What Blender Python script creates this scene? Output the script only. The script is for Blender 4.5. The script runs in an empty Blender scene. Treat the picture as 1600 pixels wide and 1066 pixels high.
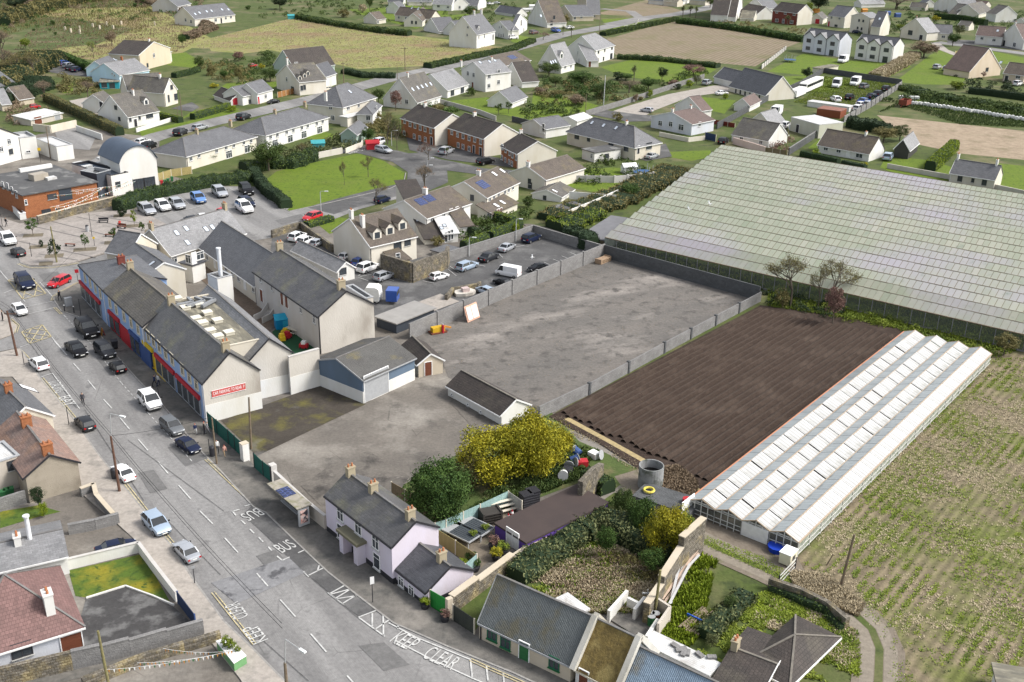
import bpy,math,random
import numpy as np
from mathutils import Matrix,Vector
random.seed(7); rng = np.random.default_rng(7)
C = bpy.context.scene.collection
# camera, sky, sun, exposure
FP,PT,RL,HC = 1680.0,0.397,0.0195,62.0      # focal length in photo pixels, pitch, roll, camera height (m)
_cp,_sp,_c,_s = math.cos(PT),math.sin(PT),math.cos(RL),math.sin(RL)
CF = np.array([0,_cp,-_sp]); _X = np.array([1.,0,0]); _U = np.array([0,_sp,_cp])
CX = _c*_X + _s*_U; CU = -_s*_X + _c*_U
sc = bpy.context.scene
cam = bpy.data.objects.new('camera',bpy.data.cameras.new('camera')); C.objects.link(cam)
cam.data.sensor_width = 36; cam.data.lens = FP/1600*36; cam.data.clip_start = 1; cam.data.clip_end = 6000
cam.matrix_world = Matrix([[CX[0],CU[0],-CF[0],0],[CX[1],CU[1],-CF[1],0],[CX[2],CU[2],-CF[2],HC],[0,0,0,1]])
sc.camera = cam
SUN_AZ,SUN_EL = math.radians(-4),math.radians(46)   # direction to the sun, counter-clockwise from +x
w = bpy.data.worlds.new('World'); sc.world = w; w.use_nodes = True
nt = w.node_tree; nt.nodes.clear()
sky = nt.nodes.new('ShaderNodeTexSky'); sky.sky_type = 'NISHITA'; sky.sun_disc = False
sky.sun_elevation = SUN_EL; sky.sun_rotation = math.pi/2 - SUN_AZ; sky.dust_density = 3.0; sky.air_density = 1.0; sky.ozone_density = 1.0
hs = nt.nodes.new('ShaderNodeHueSaturation'); hs.inputs['Saturation'].default_value = 0.35
bg = nt.nodes.new('ShaderNodeBackground'); bg.inputs[1].default_value = 0.148
ow = nt.nodes.new('ShaderNodeOutputWorld')
nt.links.new(sky.outputs[0],hs.inputs['Color']); nt.links.new(hs.outputs[0],bg.inputs[0]); nt.links.new(bg.outputs[0],ow.inputs[0])
sl = bpy.data.lights.new('sun','SUN'); sl.energy = 2.25; sl.angle = math.radians(18); sl.color = (1,.96,.9)
so = bpy.data.objects.new('sun',sl); C.objects.link(so); so.location = (0,0,200)
sd = Vector((math.cos(SUN_AZ)*math.cos(SUN_EL),math.sin(SUN_AZ)*math.cos(SUN_EL),math.sin(SUN_EL)))
so.rotation_euler = sd.to_track_quat('Z','Y').to_euler()
sc.view_settings.view_transform = 'Standard'; sc.view_settings.look = 'None'; sc.view_settings.gamma = 1
sc.view_settings.use_curve_mapping = False; sc.view_settings.exposure = 0.75
sc.cycles.max_bounces = 5; sc.cycles.diffuse_bounces = 3; sc.cycles.transparent_max_bounces = 6; sc.cycles.use_denoising = True

# surveying: photo measure -> place on the ground
def G(x,y,z=0.0):
    d = CF*FP + CX*(x-800) - CU*(y-533); t = (HC-z)/-d[2]
    return np.array([d[0]*t,d[1]*t])
def ray(x,y): return CF*FP + CX*(x-800) - CU*(y-533)
def P(x,y,z):
    d = np.array([x,y,z-HC]); k = d@CF
    return np.array([800+FP*(d@CX)/k,533-FP*(d@CU)/k])
def zeave(x,y,e):            # height of a point seen at (x,y) whose foot is e pixels lower
    lo,hi = 0.0,30.0
    for _ in range(30):
        m = (lo+hi)/2; g = G(x,y,m)
        if P(g[0],g[1],0)[1]-y < e: lo = m
        else: hi = m
    return m
def zup(g,ytop):              # height over ground point g that reaches photo row ytop
    lo,hi = 0.0,60.0
    for _ in range(30):
        m = (lo+hi)/2
        if P(g[0],g[1],m)[1] > ytop: lo = m
        else: hi = m
    return m
class TT:                      # a survey sheet: its own origin and scale on the photo
    def __init__(s,x0,y0,k): s.x0,s.y0,s.k = x0,y0,k
    def __call__(s,p): return (s.x0+p[0]/s.k,s.y0+p[1]/s.k)
PX = TT(0,0,1)
S = {}
for _r,_y in enumerate((0,267,534,800)):
    for _q in range(4): S[_q,_r] = TT(400*_q,_y,3.9925 if _r < 2 else 4.0)
def kf(y): return 1+.32*min(1,max(0,(260-y)/260))      # the land climbs away from the camera

# meshes
def mk(name,V,F,mats=(),mi=None,parent=None,uv=True,smooth=False,link=True):
    me = bpy.data.meshes.new(name); me.from_pydata([tuple(map(float,v)) for v in V] if not isinstance(V,np.ndarray) else V,[],F)
    for m in (mats if isinstance(mats,(list,tuple)) else [mats]): me.materials.append(m)
    if mi is not None: me.polygons.foreach_set('material_index',np.array(mi,dtype=np.int32))
    if uv and len(me.polygons) < 6000:
        ul = me.uv_layers.new(name='uv'); d = ul.data; vs = me.vertices
        for p in me.polygons:
            n = p.normal; 
            if abs(n.z) > .985: a = (1,0,0); b = (0,1,0)
            else:
                q = math.hypot(n.x,n.y); a = (-n.y/q,n.x/q,0); b = (n.y*a[2]-n.z*a[1],n.z*a[0]-n.x*a[2],n.x*a[1]-n.y*a[0])
            for li in p.loop_indices:
                c = vs[me.loops[li].vertex_index].co
                d[li].uv = (c.x*a[0]+c.y*a[1]+c.z*a[2],c.x*b[0]+c.y*b[1]+c.z*b[2])
    if smooth:
        me.polygons.foreach_set('use_smooth',[True]*len(me.polygons)); me.set_sharp_from_angle(angle=math.radians(35))
    me.update()
    if not link: return me
    return ob(name,me,parent)
def ob(name,data,parent=None,loc=None,rz=0.0):
    o = bpy.data.objects.new(name,data); C.objects.link(o)
    if parent is not None: o.parent = parent
    if loc is not None: o.location = loc
    if rz: o.rotation_euler = (0,0,rz)
    return o
def tag(o,label=None,cat=None,group=None,kind=None):
    if label: o['label'] = label
    if cat: o['category'] = cat
    if group: o['group'] = group
    if kind: o['kind'] = kind
    return o
def thing(name,label,cat,loc,rz=0,group=None):
    return tag(ob(name,None,None,loc,rz),label,cat,group)
class MB:
    def __init__(s): s.V = []; s.F = []; s.M = []
    def q(s,pts,m=0):
        n = len(s.V); s.V += [tuple(p) for p in pts]; s.F.append(tuple(range(n,n+len(pts)))); s.M.append(m); return s
    def add(s,V,F,m=0):
        n = len(s.V); s.V += [tuple(p) for p in V]; s.F += [tuple(i+n for i in f) for f in F]; s.M += [m]*len(F); return s
    def box(s,x0,x1,y0,y1,z0,z1,m=0):
        V = [(x0,y0,z0),(x1,y0,z0),(x1,y1,z0),(x0,y1,z0),(x0,y0,z1),(x1,y0,z1),(x1,y1,z1),(x0,y1,z1)]
        return s.add(V,[(0,3,2,1),(4,5,6,7),(0,1,5,4),(1,2,6,5),(2,3,7,6),(3,0,4,7)],m)
    def bar(s,a,b,w,h=None,m=0):      # box beam between two points
        a = Vector(a); b = Vector(b); d = (b-a).normalized(); h = h or w
        sx = d.cross(Vector((0,0,1))) if abs(d.z) < .99 else Vector((1,0,0)); sx.normalize(); up = sx.cross(d)
        V = [p+sx*i*w/2+up*j*h/2 for p in (a,b) for i,j in ((-1,-1),(1,-1),(1,1),(-1,1))]
        return s.add(V,[(0,1,2,3),(7,6,5,4),(0,4,5,1),(1,5,6,2),(2,6,7,3),(3,7,4,0)],m)
    def tube(s,a,b,r0,r1=None,n=7,m=0,cap=True):
        a = Vector(a); b = Vector(b); d = (b-a).normalized(); r1 = r0 if r1 is None else r1
        sx = d.cross(Vector((0,0,1))) if abs(d.z) < .99 else Vector((1,0,0)); sx.normalize(); up = sx.cross(d)
        V = [p+(sx*math.cos(t)+up*math.sin(t))*r for p,r in ((a,r0),(b,r1)) for t in [6.2832*i/n for i in range(n)]]
        F = [(i,(i+1) % n,n+(i+1) % n,n+i) for i in range(n)]
        if cap: F += [tuple(range(n-1,-1,-1)),tuple(range(n,2*n))]
        return s.add(V,F,m)
    def prism(s,poly,z0,z1,m=0,bottom=True,ms=None):
        n = len(poly)
        if sum(poly[i][0]*poly[(i+1)%n][1]-poly[(i+1)%n][0]*poly[i][1] for i in range(n)) < 0: poly = poly[::-1]
        V = [(p[0],p[1],z0) for p in poly]+[(p[0],p[1],z1) for p in poly]
        s.add(V,[tuple(range(n,2*n))]+([tuple(range(n-1,-1,-1))] if bottom else []),m)
        return s.add(V,[(i,(i+1) % n,n+(i+1) % n,n+i) for i in range(n)],m if ms is None else ms)
    def m(s,name,mats,**k): return s.mk(name,mats,link=False,**k)
    def mk(s,name,mats,parent=None,**k):
        return mk(name,s.V,s.F,mats,s.M if isinstance(mats,(list,tuple)) and len(mats) > 1 else None,parent,**k)

# materials
_mc = {}
def hexc(c): return tuple(c)+(1,) if len(c) == 3 else c
def pmat(name,c1,c2=None,sc1=1.0,rough=.85,bump=0.0,bsc=None,c3=None,s3=.1,t3=(.5,.65),brick=None,coord='pos',stretch=None,metal=0,spec=.3,coat=0,wave=None,fac=1.0,tint=False,c4=None,s4=1.,t4=(.55,.65),cracks=0):
    if name in _mc: return _mc[name]
    m = bpy.data.materials.new(name); m.use_nodes = True; t = m.node_tree; N = t.nodes; L = t.links; b = N['Principled BSDF']; _mc[name] = m
    b.inputs['Roughness'].default_value = rough; b.inputs['Metallic'].default_value = metal; b.inputs['Specular IOR Level'].default_value = spec
    if coat: b.inputs['Coat Weight'].default_value = coat; b.inputs['Coat Roughness'].default_value = .06
    if coord == 'pos': co = N.new('ShaderNodeNewGeometry').outputs['Position']
    else: co = N.new('ShaderNodeTexCoord').outputs['UV' if coord == 'uv' else 'Object']
    uvo = N.new('ShaderNodeTexCoord').outputs['UV']
    if stretch:
        mp = N.new('ShaderNodeMapping'); L.new(co,mp.inputs[0]); mp.inputs['Scale'].default_value = stretch[:3]
        if len(stretch) > 3: mp.vector_type = 'TEXTURE'; mp.inputs['Rotation'].default_value = (0,0,stretch[3])
        cs = mp.outputs[0]
    else: cs = co
    def mix(f,a,bb,bt='MIX'):
        x = N.new('ShaderNodeMix'); x.data_type = 'RGBA'; x.blend_type = bt
        if isinstance(f,float): x.inputs['Factor'].default_value = f
        else: L.new(f,x.inputs['Factor'])
        for k,v in ((6,a),(7,bb)):
            if isinstance(v,tuple): x.inputs[k].default_value = hexc(v)
            else: L.new(v,x.inputs[k])
        return x.outputs[2]
    def noise(s,v=None,det=5,rg=(.3,.7)):
        n = N.new('ShaderNodeTexNoise'); n.inputs['Scale'].default_value = s; n.inputs['Detail'].default_value = det; n.inputs['Roughness'].default_value = .6
        L.new(cs if v is None else v,n.inputs['Vector'])
        r = N.new('ShaderNodeMapRange'); L.new(n.outputs[0],r.inputs[0]); r.inputs[1].default_value = rg[0]; r.inputs[2].default_value = rg[1]
        return r.outputs[0]
    col = hexc(c1)
    if c2: col = mix(noise(sc1),c1,c2)
    if tint:
        at = N.new('ShaderNodeAttribute'); at.attribute_name = 'tint'; col = mix(at.outputs['Fac'],c1,c2)
    if c3: col = mix(noise(s3,rg=t3),col,c3)
    if c4: col = mix(noise(s4,rg=t4,v=co),col,c4)
    def grey(v,lo,hi):
        r = N.new('ShaderNodeMapRange'); L.new(v,r.inputs[0]); r.inputs[3].default_value = lo; r.inputs[4].default_value = hi; q = N.new('ShaderNodeCombineColor'); [L.new(r.outputs[0],q.inputs[i]) for i in range(3)]; return q.outputs[0]
    if coord == 'pos' and not tint: col = mix(1.0,col,grey(noise(2.6,co,9,(.25,.75)),.80,1.2),'MULTIPLY')
    if cracks:
        vo = N.new('ShaderNodeTexVoronoi'); vo.feature = 'DISTANCE_TO_EDGE'; vo.inputs['Scale'].default_value = cracks; L.new(co,vo.inputs['Vector']); r = N.new('ShaderNodeMapRange'); L.new(vo.outputs['Distance'],r.inputs[0]); r.inputs[2].default_value = .05*cracks
        ad = N.new('ShaderNodeMath'); ad.operation = 'MAXIMUM'; L.new(r.outputs[0],ad.inputs[0]); L.new(noise(.12,co,3,(.42,.5)),ad.inputs[1]); col = mix(1.0,col,grey(ad.outputs[0],.6,1),'MULTIPLY')
    h = None
    if brick:
        bw,bh,mort,mcol,var = brick
        bt = N.new('ShaderNodeTexBrick'); L.new(uvo,bt.inputs['Vector']); bt.inputs['Scale'].default_value = 1
        bt.inputs['Brick Width'].default_value = bw; bt.inputs['Row Height'].default_value = bh; bt.inputs['Mortar Size'].default_value = mort
        bt.inputs['Color1'].default_value = (1-var,)*3+(1,); bt.inputs['Color2'].default_value = (1,1,1,1); bt.inputs['Mortar'].default_value = hexc(mcol)
        bt.inputs['Mortar Smooth'].default_value = .3; bt.inputs['Bias'].default_value = 0
        col = mix(1.0,col,bt.outputs[0],'MULTIPLY'); h = bt.outputs['Fac']
    if wave:
        ws,wa,wdir,wamt = wave
        wt = N.new('ShaderNodeTexWave'); wt.wave_type = 'BANDS'; wt.bands_direction = 'X'
        mp = N.new('ShaderNodeMapping'); L.new(uvo if wdir == 'uv' else co,mp.inputs[0]); mp.inputs['Rotation'].default_value = (0,0,wa)
        L.new(mp.outputs[0],wt.inputs['Vector']); wt.inputs['Scale'].default_value = ws; wt.inputs['Distortion'].default_value = .6; wt.inputs['Detail'].default_value = 1
        dk = N.new('ShaderNodeMapRange'); L.new(wt.outputs['Fac'],dk.inputs[0]); dk.inputs[3].default_value = 1-wamt; dk.inputs[4].default_value = 1
        cc = N.new('ShaderNodeCombineColor'); [L.new(dk.outputs[0],cc.inputs[i]) for i in range(3)]
        col = mix(1.0,col,cc.outputs[0],'MULTIPLY'); h = wt.outputs['Fac']
    if isinstance(col,tuple): b.inputs['Base Color'].default_value = col
    else: L.new(col,b.inputs['Base Color'])
    if bump:
        bn = N.new('ShaderNodeBump'); bn.inputs['Strength'].default_value = min(1,bump); bn.inputs['Distance'].default_value = .05
        n = noise(bsc or 6,det=4)
        if h is not None:
            a = N.new('ShaderNodeMath'); a.operation = 'MULTIPLY_ADD'; L.new(h,a.inputs[0]); a.inputs[1].default_value = -1.0 if brick else 1.0; L.new(n,a.inputs[2]); n = a.outputs[0]
        L.new(n,bn.inputs['Height']); L.new(bn.outputs[0],b.inputs['Normal'])
    return m
def wallm(c,dirt=.12,key=''):
    c = tuple(c); d = tuple(v*(1-dirt)*k for v,k in zip(c,(1,.97,.9)))
    return pmat('render_%s_%.2f_%.2f_%.2f%s' % ((key,)+c+('',)),c,d,.35,.9,.15,8,coord='obj',stretch=(1,1,.35))
WALLS = dict(white=(.68,.68,.665),cream=(.60,.56,.48),lcream=(.64,.61,.545),grey=(.50,.49,.48),stone=(.52,.46,.37),lilac=(.61,.57,.67),blue=(.26,.38,.62),ltblue=(.52,.72,.84),
    beige=(.62,.53,.42),pink=(.70,.55,.50),dirty=(.50,.46,.41),bluegrey=(.58,.61,.68),green=(.28,.38,.33),purple=(.11,.06,.30),tan=(.56,.49,.38),mint=(.36,.55,.38))
def W_(k):
    if k == 'brick': return pmat('brick_orange',(.42,.17,.075),(.33,.13,.06),1.2,.9,.3,9,brick=(.23,.085,.012,(.6,.55,.5),.25),coord='obj')
    if k == 'rbrick': return pmat('brick_red',(.22,.06,.045),(.17,.05,.04),1.2,.9,.3,9,brick=(.23,.085,.012,(.7,.65,.6),.25),coord='obj')
    if k == 'block': return pmat('block_wall',(.27,.265,.26),(.20,.195,.19),.5,.95,.5,5,brick=(.46,.235,.014,(.62,.62,.62),.2),coord='obj')
    if k == 'dblock': return pmat('block_wall_dark',(.115,.12,.125),(.085,.088,.09),.5,.95,.5,5,brick=(.46,.235,.014,(.62,.62,.62),.2),coord='obj')
    if k == 'rubble': return pmat('rubble_stone',(.30,.27,.22),(.13,.12,.10),2.2,.95,1,4,c3=(.36,.30,.17),s3=.5,brick=(.42,.26,.03,(.55,.5,.45),.5),coord='obj')
    if k == 'pebble': return pmat('pebble_dash',(.40,.35,.28),(.33,.29,.23),.6,.95,.8,14,coord='obj',c3=(.27,.23,.18),s3=.3,t3=(.55,.75))
    if k == 'gable': return pmat('weathered_render',(.56,.53,.48),(.46,.43,.38),.25,.95,.3,6,c3=(.33,.30,.26),s3=.22,t3=(.52,.72),coord='obj',stretch=(1,1,.4))
    return wallm(WALLS[k] if isinstance(k,str) else k,key=k if isinstance(k,str) else '')
def R_(k):
    A = dict(slate=((.135,.137,.145),(.10,.101,.108),None,(.5,.28,.018)),dslate=((.078,.080,.09),(.058,.06,.068),None,(.5,.28,.016)),lslate=((.25,.25,.255),(.19,.19,.195),None,(.5,.28,.016)),
        tile=((.145,.118,.095),(.10,.082,.068),(.17,.14,.085),(.33,.33,.03)),dtile=((.065,.052,.045),(.045,.038,.034),(.09,.078,.06),(.33,.33,.03)),gtile=((.145,.135,.12),(.10,.093,.085),(.20,.18,.12),(.33,.33,.03)),
        oslate=((.11,.108,.108),(.075,.073,.075),(.16,.155,.10),(.5,.26,.018)),ored=((.30,.19,.15),(.21,.16,.14),(.34,.20,.13),(.5,.28,.016)),pinkt=((.22,.125,.115),(.17,.10,.092),None,(.33,.33,.02)),brown=((.17,.12,.105),(.13,.095,.085),None,(.33,.33,.025)))
    if k in A:
        a,b,c,br = A[k]
        return pmat('roof_'+k,a,b,.5,.5 if 'slate' in k else .72,.5,3,spec=.7 if 'slate' in k else .4,c3=c,s3=.35,t3=(.52,.75),brick=(br[0],br[1],br[2],(.55,.55,.55),.28),coord='obj')
    if k == 'corr': return pmat('roof_corrugated',(.135,.132,.125),(.095,.092,.088),.4,.8,.8,3,c3=(.19,.165,.09),s3=.3,t3=(.56,.72),wave=(2.2,0,'uv',.35),coord='obj')
    if k == 'metal': return pmat('roof_metal_grey',(.17,.185,.185),(.13,.14,.14),.6,.5,.8,3,c3=(.16,.15,.11),s3=.5,wave=(2.0,0,'uv',.3),coord='obj',metal=.3,stretch=(1,1,.3))
    if k == 'bmetal': return pmat('roof_metal_blue',(.27,.36,.46),(.20,.26,.33),.8,.5,.8,3,c3=(.22,.20,.15),s3=.5,t3=(.55,.75),wave=(2.0,0,'uv',.3),coord='obj',metal=.2,stretch=(1,1,.3))
    if k == 'thatch': return pmat('thatch',(.23,.165,.055),(.12,.088,.035),3,.95,1,6,c3=(.30,.23,.09),s3=.8,coord='obj',stretch=(1,1,.4))
    if k == 'felt': return pmat('roof_felt',(.10,.10,.10),(.07,.07,.072),.5,.85,.2,6,c3=(.17,.17,.165),s3=.25,t3=(.55,.62),coord='obj')
    if k == 'brownfelt': return pmat('roof_felt_brown',(.062,.046,.042),(.050,.038,.036),.4,.8,.1,6,coord='obj')
    if k == 'gflat': return pmat('roof_gravel',(.20,.185,.14),(.11,.105,.09),1.5,.95,.3,6,c3=(.28,.26,.20),s3=1.2,coord='obj',stretch=(1,.25,1))
    if k == 'wsheet': return pmat('roof_white_sheet',(.62,.62,.61),(.50,.50,.49),.7,.6,.3,4,c3=(.36,.34,.31),s3=.6,t3=(.55,.75),wave=(1.4,0,'uv',.12),coord='obj')
    if k == 'zinc': return pmat('roof_zinc',(.09,.12,.165),(.075,.10,.14),.3,.45,.1,3,brick=(.6,30,.02,(.7,.7,.7),.06),coord='obj',metal=.4)
    return pmat('roof_%s' % str(k),k,tuple(v*.8 for v in k),.6,.85,.2,5,coord='obj')
glass = pmat('window_glass',(.035,.042,.05),(.06,.07,.08),1.5,.12,spec=.6,coord='obj')
glassl = pmat('skylight_glass',(.55,.60,.66),(.42,.47,.53),1.5,.08,spec=.7,coord='obj')
pvc = pmat('white_frame',(.78,.78,.77)); dkf = pmat('dark_frame',(.045,.045,.05),rough=.5)
potm = pmat('terracotta',(.42,.17,.08),(.33,.14,.07),4)
def plain(name,c,rough=.6,**k): return pmat(name,c,tuple(v*.85 for v in c),2,rough,coord='obj',**k)
PAL = dict(r=(.42,.02,.03),k=(.03,.03,.035),w=(.78,.78,.77),b=(.04,.08,.22),g=(.03,.14,.05),y=(.62,.42,.02),n=(.16,.055,.03),s=(.35,.36,.37),o=(.50,.22,.04),t=(.05,.30,.33),p=(.11,.06,.30),c=(.60,.55,.45))
def col(k): return plain('paint_'+k,PAL[k])

# ground sheets
_lev = [0.0,'']
def level(name):
    if name != _lev[1]: _lev[0] += .003; _lev[1] = name
    else: _lev[0] += .0005
    return _lev[0]
def ground(name,pts,m,T=PX,z=None,label=None,kind='structure',h=0):
    p = [G(*T(q)) for q in pts]
    if z is None: z = level(name)
    b = MB()
    if h: b.prism(p,z-.02,z+h)
    else:
        a = sum(p[i][0]*p[(i+1)%len(p)][1]-p[(i+1)%len(p)][0]*p[i][1] for i in range(len(p)))
        b.q([(q[0],q[1],z) for q in (p if a > 0 else p[::-1])])
    return tag(b.mk(name,m),label,None,None,kind)
def strip(pa,pb,wd,z,mb,n=None):      # a painted stripe between two ground points
    a = np.array(pa[:2]); b = np.array(pb[:2]); d = (b-a)/max(1e-6,np.linalg.norm(b-a)); s = np.array([-d[1],d[0]])*wd/2
    mb.q([tuple(a-s)+(z,),tuple(b-s)+(z,),tuple(b+s)+(z,),tuple(a+s)+(z,)])
# buildings
_wm = {}
def winmesh(w,h,kind):
    k = (round(w,2),round(h,2),kind)
    if k in _wm: return _wm[k]
    w,h = k[:2]
    if kind[0] in 'dG':          # doors and garage doors
        c = col(kind[1] if len(kind) > 1 else 'k')
        pane = MB().box(-w/2,w/2,-.05,.02,-h/2,h/2); 
        if kind[0] == 'G':
            for i in range(1,5): pane.box(-w/2+.03,w/2-.03,-.065,-.05,-h/2+h*i/5-.02,-h/2+h*i/5+.02)
        else: pane.box(-w*.3,w*.3,-.07,-.05,-h*.35,-h*.05).box(-w*.3,w*.3,-.07,-.05,h*.05,h*.38)
        a = pane.m('pane',c)
        f = MB()
        for x0,x1,z0,z1 in ((-w/2-.08,-w/2,-h/2,h/2+.08),(w/2,w/2+.08,-h/2,h/2+.08),(-w/2,w/2,h/2,h/2+.08)): f.box(x0,x1,-.09,.02,z0,z1)
        b = f.m('frame',pvc)
        _wm[k] = (a,b,None); return _wm[k]
    fm = {'n': dkf,'c': plain('sandstone_surround',(.66,.60,.46)),'g': plain('green_surround',(.02,.13,.07))}.get(kind[-1] if len(kind) > 1 else '',pvc)
    a = MB().box(-w/2+.02,w/2-.02,-.03,.02,-h/2+.02,h/2-.02).m('pane',glass)
    f = MB(); t = .09 if fm is not pvc else .075
    for x0,x1,z0,z1 in ((-w/2-t/2,-w/2+t/2,-h/2,h/2),(w/2-t/2,w/2+t/2,-h/2,h/2),(-w/2-t/2,w/2+t/2,h/2-t/2,h/2+t/2),(-w/2-t/2,w/2+t/2,-h/2-t/2,-h/2+t/2)): f.box(x0,x1,-.07,.015,z0,z1)
    n = max(1,round(w/.85))
    for i in range(1,n+(n == 1 and h < 1.6 and w > .7)): x = -w/2+w*i/(n+(n == 1)); f.box(x-.03,x+.03,-.06,.015,-h/2+t/2,h/2-t/2)
    if h > .9: f.box(-w/2+t/2,w/2-t/2,-.055,.015,h*.2-.025,h*.2+.025)
    if kind[-1] == 'c': f.box(-w/2-.22,w/2+.22,-.05,.01,h/2+.05,h/2+.28); f.box(-w/2-.25,-w/2-.05,-.05,.01,-h/2-.1,h/2+.05); f.box(w/2+.05,w/2+.25,-.05,.01,-h/2-.1,h/2+.05)
    b = f.m('frame',fm)
    s = MB().box(-w/2-.12,w/2+.12,-.16,.01,-h/2-.13,-h/2-.06).m('sill',plain('stone_sill',(.5,.5,.48)) if kind[-1] not in 'g' else col('g'))
    _wm[k] = (a,b,s); return _wm[k]
class House: pass
def solve_rect(p0,p1,p2,ze,T):
    P0,P1 = G(*T(p0),ze),G(*T(p1),ze)
    if isinstance(p2,tuple): P2 = G(*T(p2),ze)
    else:
        u = (P1-P0)/np.linalg.norm(P1-P0); v = np.array([-u[1],u[0]]); v *= 1 if v[1] > 0 else -1; P2 = P0+v*p2
    a = P1-P0; c = P2-P0; pl = lambda q: np.hypot(*(np.array(T(q))-np.array(T(p0))))
    if isinstance(p2,tuple) and pl(p2) > pl(p1)*1.15:      # square the frame up on the better measured side
        c = c/np.linalg.norm(c); Lb = np.linalg.norm(P2-P0); a = a-c*(a@c); La = np.linalg.norm(a); a = a/La
    else: La = np.linalg.norm(a); a = a/La; c = c-a*(c@a); Lb = np.linalg.norm(c); c = c/Lb
    py = T(p0)[1]
    if py < 265:      # far off, the depth of a house is foreshortened: keep it house-like
        if isinstance(p2,tuple) and pl(p2) > pl(p1)*1.15: La = min(La,9.5*kf(py))
        else: Lb = min(Lb,10.5*kf(py))
    if a[0]*c[1]-a[1]*c[0] < 0: return P0,c,a,Lb,La,True
    return P0,a,c,La,Lb,False
def nums(s): return [float(a) for a in s.split(',')]
def house(T,p0,p1,p2,e,label,cat='house',name=None,ridge='A',roof='gable',wall='white',rk='slate',apex=None,pitch=37,wins='',chim='',sky='',dorm='',root=None,group=None,o=.3,ze=None,fascia='w',plinth=None,par=.35,top=None,z0=-.3,wb=None,band=None,we=None):
    x0,y0 = T(p0)
    if ze is None: ze = zeave(x0,y0,e/T.k)
    P0,u,v,L,W,sw = solve_rect(p0,p1,p2,ze,T)
    rx = (ridge == 'A') != sw; ang = math.atan2(u[1],u[0]); k = kf(y0)
    H = House(); H.o,H.u,H.v,H.L,H.W,H.ze,H.rx,H.k = P0,u,v,L,W,ze,rx,k
    if root is None:
        root = thing(name or cat.replace(' ','_'),label,cat,(P0[0],P0[1],0),ang,group); H.root = root; root['_a'] = ang
    H.root = root; ra = root['_a']; rl = np.array(root.location[:2])
    def place(nm,me,x=0,y=0,z=0,a=0,parent=None):
        if parent is not None: return ob(nm,me,parent,(x,y,z),a)
        wp = P0+u*x+v*y-rl; c,s = math.cos(-ra),math.sin(-ra)
        return ob(nm,me,root,(wp[0]*c-wp[1]*s,wp[0]*s+wp[1]*c,z),ang-ra+a)
    H.place = place
    span,run = (W,L) if rx else (L,W)
    t = math.tan(math.radians(pitch))
    if roof in ('gable','hip','hip0','hip1') and apex:
        g = P0+(v*W/2 if rx else u*L/2); zz = zup(g,T(apex)[1] if isinstance(apex,tuple) else T((0,apex))[1]); t = max(.15,(zz-ze)/(span/2))
    zr = ze+span/2*t; H.zr = zr; H.t = t
    wm = W_(wall); rm = R_(rk)
    def lo(x,y): return (x,y) if rx else (y,x)      # (along ridge, across) -> local
    # walls
    b = MB(); cor = [(0,0),(L,0),(L,W),(0,W)]; iA = 3 if sw else 0; iB = 0 if sw else 3
    zw = ze if roof != 'flat' else ze-.02
    gab = roof == 'gable' or roof in ('hip0','hip1')
    for i in range(4):
        a,c = cor[i],cor[(i+1) % 4]; end = (i % 2 == 1) if rx else (i % 2 == 0)
        near = (i == 3) if rx else (i == 0)
        pts = [(a[0],a[1],z0),(c[0],c[1],z0),(c[0],c[1],zw),(a[0],a[1],zw)]
        if roof == 'mono':
            hgt = lambda q: ze+(q[1] if rx else q[0])*t
            pts[2] = (c[0],c[1],hgt(c)); pts[3] = (a[0],a[1],hgt(a))
        if end and gab and not (roof == 'hip0' and near) and not (roof == 'hip1' and not near):
            pts.insert(3,((a[0]+c[0])/2,(a[1]+c[1])/2,zr-.03))
        if roof == 'barrel' and end:
            arc = [(a[0]+(c[0]-a[0])*f,a[1]+(c[1]-a[1])*f,ze+H_arc(f,span,pitch)) for f in [j/12 for j in range(11,0,-1)]]
            pts = pts[:3]+arc+pts[3:]
        b.q(pts,1 if (i == iB and wb) else 0)
    place('wall',b.m('wall',[wm,W_(wb)] if wb else wm))
    if band:
        b = MB(); (b.box(-.04,0,0,W,z0,band[0]) if iB == 3 else b.box(0,L,-.04,0,z0,band[0])) if 'B' in band[2] else 0; (b.box(-.04,0,0,W,z0,band[0]) if iA == 3 else b.box(0,L,-.04,0,z0,band[0])) if 'A' in band[2] else 0; place('painted_band',b.m('painted_band',W_(band[1])))
    if plinth:
        b = MB(); b.box(-.03,L,-.03,0,z0,plinth[0]).box(-.03,0,0,W,z0,plinth[0]); place('plinth',b.m('plinth',plain('plinth_'+plinth[1],PAL[plinth[1]])))
    # roof
    if roof in ('gable','hip','hip0','hip1'):
        h0,h1 = roof in ('hip','hip0'),roof in ('hip','hip1'); g = .12
        xa,xb = -(o if h0 else g),run+(o if h1 else g); ra0,ra1 = (span/2 if h0 else xa),(run-span/2 if h1 else xb)
        if ra0 > ra1: ra0 = ra1 = run/2
        zl = ze-o*t+.1; V = [(xa,-o,zl),(xb,-o,zl),(xb,span+o,zl),(xa,span+o,zl),(ra0,span/2,zr+.1),(ra1,span/2,zr+.1)]
        V = [lo(a,c)+(z,) for a,c,z in V]; V2 = V+[(x,y,z-.17) for x,y,z in V]
        F = [(0,1,5,4),(2,3,4,5),(6,10,11,7),(8,11,10,9),(0,6,7,1),(2,8,9,3)]
        if h0: F += [(3,0,4),(9,10,6),(3,9,6,0)]
        else: F += [(3,9,10,4),(4,10,6,0)]
        if h1: F += [(1,2,5),(7,11,8),(1,7,8,2)]
        else: F += [(1,7,11,5),(5,11,8,2)]
        if not rx: F = [f[::-1] for f in F]
        ro = place('roof',mk('roof',V2,F,rm,link=False))
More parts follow.
